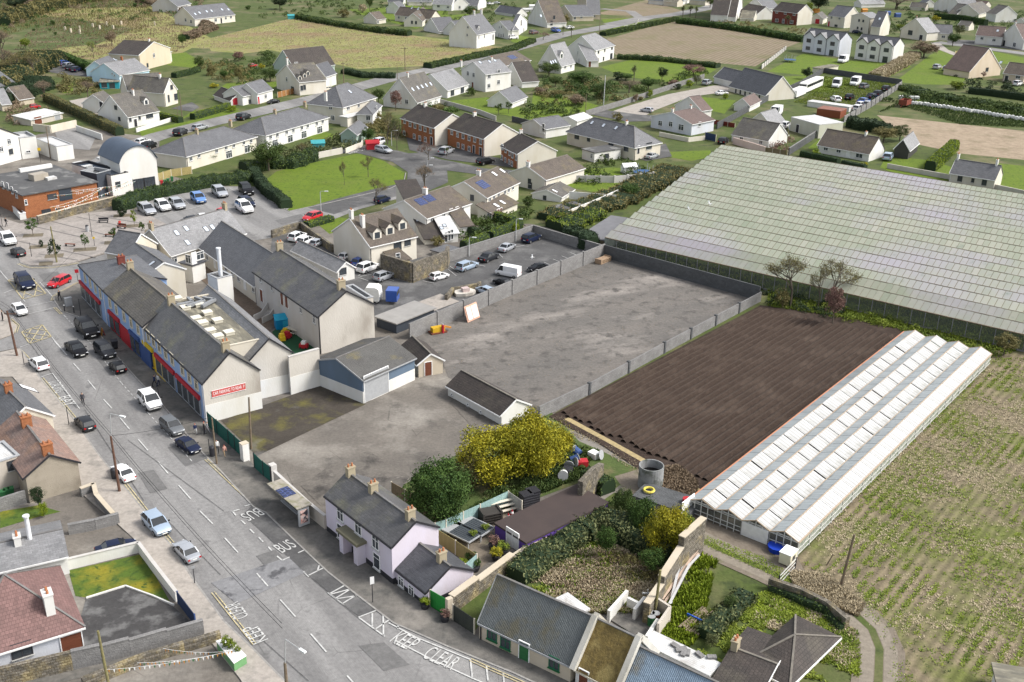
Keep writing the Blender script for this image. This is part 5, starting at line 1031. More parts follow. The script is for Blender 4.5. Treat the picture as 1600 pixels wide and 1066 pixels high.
# top middle
house(U0,(455,185),(900,235),8,70,'cream chalet bungalow with brown roof and row of roof windows by the rough field','house',ridge='A',ze=3.0,rk='tile',wall='lcream',pitch=42,sky='575,85 670,100 748,110',wins='A:505,215 A:595,225')
house(U0,(795,265),(920,180),(640,215),75,'cream gabled porch wing with two white roof windows on the chalet bungalow','house',rk='tile',wall='lcream',apex=(0,170),sky='765,190 785,185',wins='B:670,280,.8,1.4,wn B:720,285,.8,1.4,wn')
house(U0,(225,245),(300,225),(65,230),60,'small cream garden building with brown roof at the field edge','shed',ridge='A',rk='tile',wall='lcream',wins='A:245,275')
house(U0,(345,105),(530,120),6,60,'small white cottage with grey roof beside the chalet bungalow','house',rk='slate',wall='white',ridge='B')
house(U0,(370,20),(560,25),8,60,'white house with dark roof cut by the top edge above the small cottage','house',rk='dslate',wall='white',wins='A:420,48,1.6,1.1 A:480,45')
house(U0,(925,50),(1165,60),9,80,'white bungalow with two front gables and dark verges at the top of the photo','house',rk='lslate',wall='white',wins='A:1000,75,1.6,1.5 A:1120,90,1.4,1')
house(U0,(1170,62),(1390,55),9,70,'white gabled bungalow wing right of the twin gabled bungalow','house',ridge='B',rk='lslate',wall='white',wins='A:1265,90,1.2,1.4')
house(U0,(1490,70),(1600,30),9,60,'white end gable house with grey roof near two white cars','house',ridge='B',rk='slate',wall='white')
house(U0,(620,20),(920,20),7,50,'long low white house along the very top of the photo','house',rk='slate',wall='lcream',wins='A:780,25 A:870,20')
house(U0,(1005,390),(1050,335),(815,350),35,'small garage with black slate roof beside the large white villa drive','garage',rk='dslate',wall='white')
house(U0,(1275,400),(1350,290),(1060,370),60,'low wing with dark slate roof joined to the big white dormer villa','house',rk='dslate',wall='white',wins='B:1215,435')
house(A10,(1375,215),(1490,190),(1280,150),90,'big white dormer villa with grey slate roofs and tall white chimneys','house',rk='slate',wall='white',apex=(0,105),chim='1360,150,2,1.1,w 1462,140,2,1.2,w',dorm='1390,180,1.6,1.4',wins='A:1390,230,.8,1.6 A:1425,225,.8,1.6 A:1478,232,1,2,dk B:1322,170,.8,1 B:1318,218,.8,1')
house(U1,(395,345),(430,320),(200,300),95,'tall white front gable with twin windows on the big white dormer villa','house',ridge='A',ze=4,rk='slate',wall='white',apex=(0,240),wins='B:293,310,.7,1.1 B:318,305,.7,1.1 B:288,412,.8,1.6 B:313,408,.8,1.6 B:338,402,.8,1.6')
house(U1,(610,240),(650,190),(440,345),60,'white gable house with arched timber framed window and dark slate roof','house',ridge='A',ze=4,rk='dslate',wall='white',apex=(0,165),wins='B:540,260,2,2.4,wn B:500,350,1.2,1.6,wn B:570,345,1.4,1.6,wn')
house(U1,(835,258),(990,235),(620,205),60,'white chalet with brown roof, arched front window and blue car on the drive','house',ridge='A',rk='tile',wall='white',pitch=42,sky='765,180',wins='A:915,200,1,1.8,wn A:885,265,1.2,1.8,wn')
house(U1,(1125,185),(1290,160),(940,130),58,'grey stone fronted bungalow with slate roof beside the white railings','house',rk='slate',wall='stone',apex=(0,60),wins='A:1150,205 A:1225,190')
house(U1,(1295,160),(1415,135),(1180,25),60,'second stone fronted wing with dark verge on the slate bungalow','house',rk='slate',wall='stone',wins='A:1330,180,1,1.8 A:1370,180')
house(U1,(240,130),(480,165),8,30,'dark slate roofed rear range behind the white gable houses','house',rk='dslate',wall='white')
house(A20,(205,805),(298,765),(62,770),60,'small white garage with slate roof behind the brick semis','garage',ridge='A',rk='slate',wall='white',apex=(0,745),wins='B:268,815,.9,2,dk B:232,820,1.8,1.8,Gw')
house(A20,(765,918),(915,855),(345,818),85,'large cream bungalow with slate hip roof and three roof windows','house',roof='hip',rk='slate',wall='cream',ridge='B',chim='715,755,1,1,w',sky='500,765 572,782 650,798',wins='B:405,850,1.6,1.4,wn B:478,868,1,1.2,wn B:618,902,1.6,1.6,wn B:712,925,1.5,1.4,wn A:788,935,.8,1.8,dk A:855,910,2,1.6,wn')
house(A20,(515,955),(680,930),(485,925),60,'small flat roofed white building in front of the large cream bungalow','building',roof='flat',rk='felt',wall='white',par=0,o=.2,wins='A:590,975,1.4,1.2,wn B:497,975,.8,1.2')
house(A20,(400,755),(408,715),(300,740),55,'white steel garden shed with double doors','shed',ridge='A',roof='gable',rk='wsheet',wall='white',pitch=18)
house(A20,(1120,775),(1205,720),(870,725),72,'blue-grey bungalow with brown roof and two white chimneys beside the gravel drive','house',rk='brown',wall='bluegrey',apex=(0,700),chim='980,640,1,1,w 1113,670,1,1,w',wins='B:925,770,1.4,1.4 B:990,775,1.3,1.4 B:1055,795,1.8,1.6 A:1170,775')
house(A20,(1180,690),(1220,675),(1020,655),60,'rear wing with pinkish brown gable roof behind the blue-grey bungalow','house',ridge='A',rk='brown',wall='white',apex=(0,605))
house(Z3,(515,192),(130,92),(665,95),62,'cream bungalow with big dark slate roof and row of narrow windows','house',rk='dslate',wall='lcream',apex=(0,0),wins='A:198,160,.7,1.7,wn A:245,168,.7,1.7,wn A:295,178,.7,1.7,wn A:345,185,.7,1.7,wn A:400,195,.7,1.7,wn A:445,200,.7,1.5,wn')
house(A20,(1262,478),(1400,512),8,42,'dark slate roofed garage wing next to the big slate bungalow','garage',rk='dslate',wall='white')
house(A20,(1480,660),(1550,625),(1408,640),40,'small white outbuilding with brown gable roof by the boundary wall','shed',ridge='A',rk='brown',wall='white',apex=(0,615))
house(A10,(1590,640),(1690,600),(1540,590),40,'small slate roofed garden outbuilding between gardens','shed',rk='slate',wall='white')
house(A20,(60,510),(95,480),(-60,470),40,'dark roofed white garden building with gable end','shed',ridge='A',rk='dtile',wall='white')
# top right
house(U3,(850,165),(960,35),(540,128),155,'red brick fronted two-storey house with brown roof behind the hedge','house',ridge='B',rk='dtile',wall='lcream',wb='rbrick',apex=None,pitch=32,wins='B:590,150,1.6,1.2 B:697,165,1.6,1.2 B:808,180,1.6,1.2 B:590,255,2,1.6 B:672,265,1.4,2 B:775,275,2.2,1.6')
house(U3,(1440,215),(1530,110),(1235,190),140,'cream two-storey house with slate roof behind the grey triple gabled house','house',ridge='B',rk='slate',wall='lcream',wins='B:1275,220,1.2,1.2 B:1375,230,1.2,1.2 B:1240,310,1,1.6,dr B:1330,322,1.8,1,wn')
house(U3,(1165,235),(1225,205),(1012,225),70,'grey roofed garage with dark red door beside the cream two-storey house','garage',ridge='A',rk='gtile',wall='lcream',wins='B:1097,270,2.2,1.8,Gr')
house(U3,(1420,180),(1470,140),6,0,'low connecting roof behind the grey triple gabled house','house',ze=3,rk='dtile',wall='white')
def triple(T,p0,p1,e,label,g,wl):
    H = house(T,p0,p1,8.5,e,label,'house',rk='dslate',wall=g,pitch=34,o=.25)
    for i,f in enumerate((.17,.5,.83)):      # three front gables
        w_ = H.L*.31; b = MB(); y0 = -.9 if i == 1 else -.45; zr = H.ze+w_*.36
        H.place('wall',b.q([(-w_/2,y0,-.2),(w_/2,y0,-.2),(w_/2,y0,H.ze),(0,y0,zr),(-w_/2,y0,H.ze)]).q([(w_/2,y0,-.2),(w_/2,.0,-.2),(w_/2,0,H.ze),(w_/2,y0,H.ze)]).q([(-w_/2,0,-.2),(-w_/2,y0,-.2),(-w_/2,y0,H.ze),(-w_/2,0,H.ze)]).m('wall',W_(g)),H.L*f,0)
        V = [(-w_/2-.2,y0-.2,H.ze-.05),(0,y0-.2,zr+.1),(w_/2+.2,y0-.2,H.ze-.05),(-w_/2-.2,1,H.ze-.05),(0,3.6,zr+.1),(w_/2+.2,1,H.ze-.05)]; V += [(a,b_,c-.14) for a,b_,c in V]
        H.place('roof',mk('roof',V,[(0,1,4,3),(1,2,5,4),(0,6,7,1),(1,7,8,2),(6,9,10,7),(7,10,11,8)],R_('lslate'),link=False),H.L*f,0)
        rk_ = MB().bar((-w_/2-.2,y0-.24,H.ze-.1),(0,y0-.24,zr+.05),.06,.25).bar((0,y0-.24,zr+.05),(w_/2+.2,y0-.24,H.ze-.1),.06,.25); H.place('bargeboard',rk_.m('bargeboard',dkf),H.L*f,0)
        for z_,hh in ((H.ze*.74,1.5),(H.ze*.27,1.4+.9*(i == 2))):
            m = winmesh(2.1,hh,'wn'); wo = H.place('window',m[0],H.L*f,y0-.01,z_ if hh < 2 else 1.3); ob('frame',m[1],wo)
triple(U3,(930,445),(1380,505),200,'grey two-storey house with three front gables facing the lawn','bluegrey','')
triple(U4,(105,375),(440,415),150,'white two-storey house with three front gables and dark windows','white','')
house(U4,(225,160),(300,150),(60,140),150,'cream two-storey house with four small windows behind the white triple gabled house','house',ridge='A',rk='lslate',wall='lcream',apex=(0,115),wins='B:128,183,.9,1.1,wn B:165,188,.9,1.1,wn B:115,250,.9,1.1,wn B:150,258,.9,1.2,wn')
house(U4,(318,240),(255,228),(405,215),60,'cream rear wing with dark slate roof and one roof window','house',apex=(0,105),ze=5.0,rk='dslate',wall='lcream',sky='312,168')
house(U4,(735,290),(960,300),9,65,'cream bungalow wing with dark blue slate roof across the lane','house',rk='dslate',wall='lcream',apex=None,wins='A:775,315,1.4,1 A:880,328,1.6,1.1')
house(U4,(500,260),(735,292),9,75,'cream front gable with large dark window and arched porch across the lane','house',ridge='B',rk='lslate',wall='lcream',wins='A:585,292,2.4,2,wn A:683,318,1.8,1.8,dk',chim='640,170,1,1,g')
house(U4,(1172,312),(1410,330),10,80,'white bungalow with brown tiled roof and black tarmac drive','house',rk='brown',wall='white',wins='A:1225,342,1.3,1.2 A:1332,358,1.4,1.2',sky='1365,275')
house(U4,(1392,322),(1600,365),10,80,'white front gable with dark grey door on the brown roofed bungalow','house',ridge='B',rk='brown',wall='white',wins='A:1423,385,1.6,2,dk A:1515,400,2,1.8',chim='1510,245,1,1,w')
house(U4,(1395,610),(1480,500),(1115,640),0,'beige gable house with pink-brown roof slopes and dark hedge in front','house',ridge='A',ze=2.6,rk='brown',wall='beige',apex=None,pitch=40,wins='B:1270,622,1.6,1.4,wn')
house(A30,(1597,462),(1840,500),9,50,'long beige range with brown roof and green framed doors at the right edge','house',rk='tile',wall='beige',z0=-.3)
house(A30,(1470,455),(1600,470),9,55,'beige range with roof window and white ridge vent joined to the gable house','house',rk='tile',wall='beige',sky='1452,390',wins='A:1490,478,1.2,2,dk A:1560,480,1.6,1.2')
for (T_,a,b_,dp,e,lb,rk_,wl,rd) in ((U4,(1045,75),(1105,10),(800,35),55,'white bungalow with slate roof among gardens at the top right','slate','white','A'),
    (U4,(1195,125),(1320,95),(1080,75),40,'pale bungalow with grey roof second from the top right corner','gtile','lcream','A'),(U4,(1350,130),(1540,130),9,70,'white gable end with three little windows near the top right corner','gtile','white','B'),(U4,(1520,190),(1610,200),8,60,'white house cut by the right edge above the brown roofed bungalow','gtile','white','B'),
    (U4,(1000,130),(1150,120),6,25,'small pale garage in front of the top right bungalows','gtile','lcream','B'),(U4,(580,60),(720,70),7,30,'grey roofed bungalow behind the orange play things','gtile','lcream','A'),(U4,(720,30),(800,30),7,40,'white gable with slate roof at the very top right','dslate','white','B'),(U4,(150,35),(360,30),7,35,'long white roofed house at the top edge of the photo','lslate','white','A'),(U4,(1050,30),(1250,50),7,20,'brown roofed terrace at the top right edge','brown','lcream','A'),(U4,(1010,225),(1110,235),6,40,'pale garage roof behind the laurel hedge','gtile','lcream','A'),
    (U3,(75,215),(160,115),(-30,190),60,'white gable cottage with dark brown roof beside the field hedge','dtile','white','B'),(U3,(330,190),(400,110),(110,150),60,'white outbuilding with brown roof behind the field hedge','dtile','white','B'),(U3,(300,235),(310,210),(130,225),35,'small pale garage with flat grey roof behind the field hedge','gflat','lcream','B'),(U3,(440,110),(560,60),(200,80),60,'white house with slate hip roof and solar panel near the top','slate','white','A'),
    (U2,(1430,175),(1560,60),(1260,150),75,'tall white house with steep dark brown roof near the top of the photo','dtile','white','B'),(U2,(1525,190),(1600,120),(1430,175),50,'white side wing with dark brown roof next to the tall brown roofed house','dtile','white','B'),(U2,(530,0),(700,15),6,45,'row of white cottages at the top beyond the small field','slate','white','A'),(U2,(705,10),(860,25),6,55,'cream barn-like building at the top beyond the small field','gflat','cream','A'),(U2,(870,25),(1000,-15),6,50,'white lodge beside the palm trees at the top','slate','white','A'),(U2,(1000,-5),(1180,10),6,55,'cream house right of the palm trees at the top','slate','cream','A')):
    house(T_,a,b_,dp,e,lb,'house',ridge=rd,rk=rk_,wall=wl,pitch=34)
# yards on the right
house(Z3,(540,665),(608,555),(160,595),80,'old white cottage with rusty brown roof and red framed glazing beside the big glasshouse','house',ridge='B',rk='gtile',wall='white',wins='B:257,640 B:460,675,1,1.2')
house(Z3,(575,520),(600,455),(320,480),60,'pale grey gabled store behind the old white cottage','shed',ridge='A',rk='lslate',wall='lcream',apex=(0,375))
cont = house(Z3,(1070,505),(1185,445),(775,425),140,'cream corrugated container building with ribbed flat roof in the scrap yard','container',roof='flat',rk='wsheet',wall=(.52,.52,.45),par=0,o=.02,wins='B:840,550,1.2,2.2,dk')
house(Z3,(1290,365),(1310,330),(1045,335),75,'rust brown shipping container in the scrap yard','container',roof='flat',rk=(.25,.12,.09),wall=(.22,.07,.035),par=0,o=.02)
house(Z3,(1380,320),(1400,300),(945,260),50,'long white flat roofed cabin behind the rusty container','cabin',roof='flat',rk='wsheet',wall='white',par=0,o=.1)
house(Z3,(1055,705),(1590,800),8.5,85,apex=(0,545),label='white bungalow with brown tiled roof and four windows in front of the field',cat='house',rk='tile',wall='white',chim='1555,580,1,1,w',wins='A:1137,745,1.2,1.1,w A:1270,770,1.2,1.1,w A:1370,800,1,2,dw A:1485,815,1.8,1.5,w')
house(PX,(1485,269.5),(1555,280.5),6.5,16,'small white cottage with slate roof and two end chimneys by the glasshouse','house',rk='slate',wall='lcream',apex=(0,249),chim='1497,240,1.5,1,w 1557,252,1.5,1,w',wins='A:1500,279,1,1.3,wn A:1520,282,.6,.9,wn A:1538,285,1,1.3,wn')
house(A30,(880,935),(940,885),(820,900),60,'dark timber garden shed with pale roof beside the tall shrub','shed',ridge='A',rk='lslate',wall=(.06,.06,.055),apex=(0,870))
house(A30,(440,410),(505,385),(325,430),30,'pale flat roofed garage on the lawn in front of the triple gabled houses','garage',roof='flat',rk='gflat',wall='lcream',par=0)
# ================================================================ GLASSHOUSES, SOIL
gh_m = pmat('whitewashed_glass',(.29,.335,.24),(.45,.445,.365),1,.28,tint=True,spec=.6,c3=(.42,.40,.43),s3=.03,t3=(.5,.64),c4=(.20,.25,.20),s4=.5,t4=(.62,.8))
gh_y = pmat('glazing_bar',(.20,.155,.10),(.13,.10,.07),2)
def clearglass():
    m = bpy.data.materials.new('clear_glass'); m.use_nodes = True; t = m.node_tree; b = t.nodes['Principled BSDF']; b.inputs['Base Color'].default_value = (.45,.5,.47,1); b.inputs['Roughness'].default_value = .15
    tr = t.nodes.new('ShaderNodeBsdfTransparent'); mx = t.nodes.new('ShaderNodeMixShader'); mx.inputs[0].default_value = .85; t.links.new(b.outputs[0],mx.inputs[1]); t.links.new(tr.outputs[0],mx.inputs[2]); t.links.new(mx.outputs[0],t.nodes['Material Output'].inputs[0]); return m
cgl = clearglass()
def letlight(m,f):      # whitewashed glass lets part of the daylight through
    t = m.node_tree; o_ = t.nodes['Material Output']; tr = t.nodes.new('ShaderNodeBsdfTransparent'); mx = t.nodes.new('ShaderNodeMixShader'); mx.inputs[0].default_value = f; t.links.new(t.nodes['Principled BSDF'].outputs[0],mx.inputs[1]); t.links.new(tr.outputs[0],mx.inputs[2]); t.links.new(mx.outputs[0],o_.inputs[0])
letlight(gh_m,.15)
gh_e = gh_m.copy(); gh_e.name = 'clean_edge_glass'; letlight(gh_e,.42)
ZG = 2.7; A_ = G(949,372,ZG); Bf = G(1130,229,ZG); Rn = G(1600,523,ZG); gu = (Rn-A_)/np.linalg.norm(Rn-A_); gv = np.array([-gu[1],gu[0]])
D = (Bf-A_)@gv; NB = max(8,round(D/4.4)); bw_ = D/NB; sl_ = ((Bf-A_)@gu)/D; LEN = np.linalg.norm(Rn-A_)+14
gh = thing('glasshouse','huge low glasshouse with whitewashed ridge and furrow roof covering the right side','greenhouse',(A_[0],A_[1],0),math.atan2(gu[1],gu[0]))
pw = 1.08; V = []; F = []; TI = []; cnt = 0; bars = MB(); fars = MB(); prot = None
pane_me = {}
for k in range(NB):
    xs = sl_*(k+.5)*bw_; y0,y1,y2 = k*bw_,(k+.5)*bw_,(k+1)*bw_; n = int((LEN-xs)/pw)
    for i in range(n):
        x = xs+i*pw; dz = rng.uniform(-.02,.02); ti = float(np.clip(.5+.28*fnoise(np.array([[x,y0]]),26,2)[0]+rng.normal(0,.13),0,1))
        if k < 2 and i < 145:
            key = round(ti,1)
            if key not in pane_me:
                me = MB().add([(.03,.02,ZG+.03),(pw-.03,.02,ZG+.03),(pw-.03,bw_*.5-.02,ZG+.93),(.03,bw_*.5-.02,ZG+.93),(.03,.02,ZG-.0),(pw-.03,.02,ZG-.0),(pw-.03,bw_*.5-.02,ZG+.9),(.03,bw_*.5-.02,ZG+.9)],[(0,1,2,3),(7,6,5,4),(0,4,5,1),(1,5,6,2),(3,2,6,7),(0,3,7,4)]).m('pane',gh_e)
                at = me.attributes.new('tint','FLOAT','FACE'); at.data.foreach_set('value',[key]*6); pane_me[key] = me
            ob('pane',pane_me[key],gh,(x,y0,dz))
        else:
            b0 = len(V); V += [(x+.04,y0+.1,ZG+.05+dz),(x+pw-.04,y0+.1,ZG+.05+dz),(x+pw-.04,y1-.06,ZG+.91+dz),(x+.04,y1-.06,ZG+.91+dz)]; F.append((b0,b0+1,b0+2,b0+3)); TI.append(ti)
    xe = xs+n*pw
    b0 = len(V); V += [(xs,y1,ZG+.93),(xe,y1,ZG+.93),(xe,y2,ZG),(xs,y2,ZG)]; F.append((b0,b0+1,b0+2,b0+3)); TI.append(.5)
    bars.bar((xs,y0,ZG),(xe,y0,ZG),.16,.14).bar((xs,y1,ZG+.95),(xe,y1,ZG+.95),.07,.07)
    bars.q([(xs,y0,ZG-.02),(xe,y0,ZG-.02),(xe,y1,ZG+.86),(xs,y1,ZG+.86)])
    bars.q([(xs-.02,y0,0),(xs-.02,y2,0),(xs-.02,y2,ZG),(xs-.02,y1,ZG+.9),(xs-.02,y0,ZG)],1)
    bars.q([(xs-.02,y0,0),(xs-.02+sl_*.0,y0,ZG),(xs-sl_*bw_-.02,y0,ZG),(xs-sl_*bw_-.02,y0,0)],1)
o = npmesh('pane',V,F,[gh_m],TI); o = ob('pane',o,gh); o['kind'] = 'stuff'
ob('glazing_bar',bars.m('glazing_bar',[gh_y,pmat('side_glass',(.20,.24,.20),(.28,.31,.28),1,.3)]),gh)
n = int(LEN/2.1); pb = MB().box(-.05,.05,-.05,.05,0,ZG).m('post',plain('grey_steel',(.25,.25,.24))); pp = MB().q([(.05,0,.25),(2.05,0,.25),(2.05,0,ZG-.1),(.05,0,ZG-.1)]).m('side_pane',cgl)
for i in range(min(n,80)):
    ob('post',pb,gh,(i*2.1,-.02,0)); ob('side_pane',pp,gh,(i*2.1,0,0))
ob('base_wall',MB().box(0,LEN,-.12,.12,-.2,.25).m('base_wall',W_('block')),gh)
q0 = lambda x,y: A_+gu*x+gv*y
ground('greenhouse_floor',[tuple(q0(0,.3)),tuple(q0(LEN,.3)),tuple(q0(LEN,bw_*1.2)),tuple(q0(1,bw_*1.2))],g_lawn) if 0 else None
tag(MB().q([tuple(q0(0,.2))+(.1,),tuple(q0(LEN,.2))+(.1,),tuple(q0(LEN,9))+(.1,),tuple(q0(3,9))+(.1,)]).mk('greenhouse_floor',g_lawn),None,None,None,'structure')
scatter(PX,[tuple(q0(0,.3)),tuple(q0(LEN,.3)),tuple(q0(LEN,5)),tuple(q0(2,5))],5200,'crop_rows','l',.55,.5,'bright green crop growing inside the glazed edge of the glasshouse',world=True,z=.12)
# white four-bay greenhouse
zg = zeave(1248,848,22.5); Pn = G(1248,848,zg); Pl = G(1091,769,zg); Pf = G(1556,546.5,zg)
wu = (Pf-Pn)/np.linalg.norm(Pf-Pn); WL = np.linalg.norm(Pf-Pn)-2; wv = np.array([-wu[1],wu[0]]); WW = (Pl-Pn)@wv; bw2 = WW/4; rz = bw2*.2
wg = thing('white_greenhouse','four-bay greenhouse with whitewashed roof panels beside the ploughed soil','greenhouse',(Pn[0],Pn[1],0),math.atan2(wu[1],wu[0]))
wp = pmat('white_roof_panel',(.52,.52,.51),(.40,.40,.39),.5,.5,coord='obj',c3=(.30,.30,.27),s3=.45,t3=(.55,.75),brick=(.62,30,.05,(.5,.5,.5),.08)); gp = pmat('grey_roof_glass',(.34,.37,.375),(.27,.30,.305),.5,.22,coord='obj',brick=(.62,30,.025,(.6,.6,.6),.1),c3=(.17,.18,.17),s3=.35,t3=(.58,.7),spec=.6)
NP = 23; pl2 = WL/NP; st_ = plain('white_steel',(.6,.6,.57))
def rpanel(m,y0,z0,y1,z1,l,th=.05,e=.05): return MB().add([(e,y0,z0),(l-e,y0,z0),(l-e,y1,z1),(e,y1,z1),(e,y0,z0-th),(l-e,y0,z0-th),(l-e,y1,z1-th),(e,y1,z1-th)],[(0,1,2,3),(7,6,5,4),(0,4,5,1),(1,5,6,2),(2,6,7,3),(3,7,4,0)]).m('roof_panel',m)
for k in range(4):
    y0 = k*bw2; wm_ = rpanel(wp,y0+.05,zg+.04,y0+bw2*.5,zg+rz,pl2,e=.09 if k else .03); gm_ = rpanel(gp,y0+bw2-.05,zg+.04,y0+bw2*.5,zg+rz,pl2)
    for i in range(NP):
        a = ob('roof_panel',wm_,wg,(i*pl2,0,0)); b_ = ob('roof_panel',gm_,wg,(i*pl2,0,0))
        if k > 0: a.rotation_euler = (rng.uniform(0,.012),rng.uniform(-.012,.012),0); a.location.z = rng.uniform(0,.05)
    fr = MB().bar((0,y0+bw2*.5,zg+rz+.05),(WL,y0+bw2*.5,zg+rz+.05),.1,.08).bar((0,y0,zg-.02),(WL,y0,zg-.02),.22,.12)
    for x in (0.0,WL): fr.bar((x,y0,zg),(x,y0+bw2*.5,zg+rz),.08,.1).bar((x,y0+bw2*.5,zg+rz),(x,y0+bw2,zg),.08,.1)
    ob('gutter',fr.m('gutter',plain('rusty_gutter',(.42,.33,.24))),wg)
    for x in (0.02,WL-.02): ob('gable_glazing',MB().q([(x,y0+.05,.3),(x,y0+bw2-.05,.3),(x,y0+bw2-.05,zg),(x,y0+bw2*.5,zg+rz-.05),(x,y0+.05,zg)]).m('gable_glazing',cgl),wg)
    gb = MB()
    for i in range(5): yy = y0+bw2*i/4; gb.box(-.04,.04,yy-.04,yy+.04,0,zg+(rz*(1-abs(i-2)/2)))
    for zz in (.35,zg*.5,zg-.05): gb.box(-.03,.03,y0,y0+bw2,zz-.03,zz+.03)
    gb.bar((0,y0+.1,zg),(0,y0+bw2*.75,zg+rz*.4),.05).bar((0,y0+bw2*.25,zg+rz*.4),(0,y0+bw2-.1,zg),.05); ob('gable_frame',gb.m('gable_frame',st_),wg)
ob('gutter',MB().bar((0,WW,zg-.02),(WL,WW,zg-.02),.2,.14).m('gutter',plain('orange_gutter',(.50,.22,.12))),wg)
sp_me = MB().q([(.05,0,.3),(pl2-.05,0,.3),(pl2-.05,0,zg-.06),(.05,0,zg-.06)]).m('side_pane',pmat('dirty_side_glass',(.24,.28,.22),(.40,.42,.38),.8,.3,coord='obj',c3=(.12,.16,.09),s3=.4,t3=(.5,.62),brick=(.62,.8,.03,(1.5,1.5,1.45),.35)))
pf_me = MB().box(-.05,.05,-.06,.06,0,zg).bar((0,-.03,.3),(pl2,-.03,.3),.05).bar((0,-.03,zg*.55),(pl2,-.03,zg*.55),.05).bar((.1,-.03,.3),(pl2-.1,-.03,zg-.1),.04).m('side_frame',st_)
for i in range(NP): ob('side_pane',sp_me,wg,(i*pl2,0,0)); ob('side_frame',pf_me,wg,(i*pl2,-.02,0)); ob('side_pane',sp_me,wg,(i*pl2,WW,0))
ob('sliding_door',MB().box(-.12,-.04,bw2+.1,bw2*2-.1,.1,zg-.05).m('sliding_door',plain('door_white',(.78,.78,.77))),wg)
_b = lambda x,y: Pn+wu*x+wv*y
tag(MB().q([tuple(_b(0,0))+(.1,),tuple(_b(WL,0))+(.1,),tuple(_b(WL,WW))+(.1,),tuple(_b(0,WW))+(.1,)]).mk('greenhouse_floor',g_earth),None,None,None,'structure')
# ploughed soil: real ridges and furrows
w0,w1 = G(852,652),G(1188,476); su = (w1-w0)/np.linalg.norm(w1-w0); sv_ = np.array([su[1],-su[0]]); e0,e1 = G(884,648),G(1100,752); t0,t1 = G(1196,484),G(1425,530)
ground('soil_base',[(858,652),(1188,478),(1330,497),(1440,520),(1100,778),(1090,790),(1000,735),(930,690)],g_soil)
def cross(b_,p,q):      # position along su where the row at offset b_ meets line p-q
    f = (b_-(p-w0)@sv_)/((q-p)@sv_); r = p+(q-p)*f; return (r-w0)@su
V = []; F = []; sp_ = 1.02; bmax = (e1-w0)@sv_
for i in range(int(bmax/sp_)):
    b_ = 1.2+i*sp_; a0 = cross(b_,e0,e1)+rng.uniform(-.7,.7); a1 = cross(b_,t0,t1)-rng.uniform(.2,1); n = max(3,int((a1-a0)/2.2)); s0 = len(V)
    for j in range(n+1):
        a = a0+(a1-a0)*j/n; h = .30+rng.uniform(-.05,.05); 
        for db,z in ((-.48,.0),(-.13+rng.uniform(-.03,.03),h),(.12+rng.uniform(-.03,.03),h),(.48,.0)): p = w0+su*a+sv_*(b_+db); V.append((p[0],p[1],_lev[0]+z))
    for j in range(n): F += [(s0+4*j+q,s0+4*j+q+1,s0+4*j+q+5,s0+4*j+q+4) for q in range(3)]
g_crest = pmat('lightened_soil_crest',(.044,.030,.022),(.066,.047,.035),2,.98,1,4)  # dry crests, also lightened in colour to stand in for weak furrow shading
tag(mk('soil_ridges',V,F,[g_soil,g_crest],[1 if i % 3 == 1 else 0 for i in range(len(F))],uv=False),'dark ploughed soil drawn up in long parallel ridges',None,None,'stuff')
path('headland_edge',[(885,655),(950,690),(1025,732),(1095,770)],.8,pmat('dry_verge',(.38,.30,.15),(.28,.22,.12),2))
scatter(PX,[(855,655),(880,650),(1000,722),(1095,758),(1085,795),(1000,742),(930,700)],5000,'straw_verge','w',.12,.14,'strip of straw-coloured dead grass along the headland',patch=3,thr=-.1)
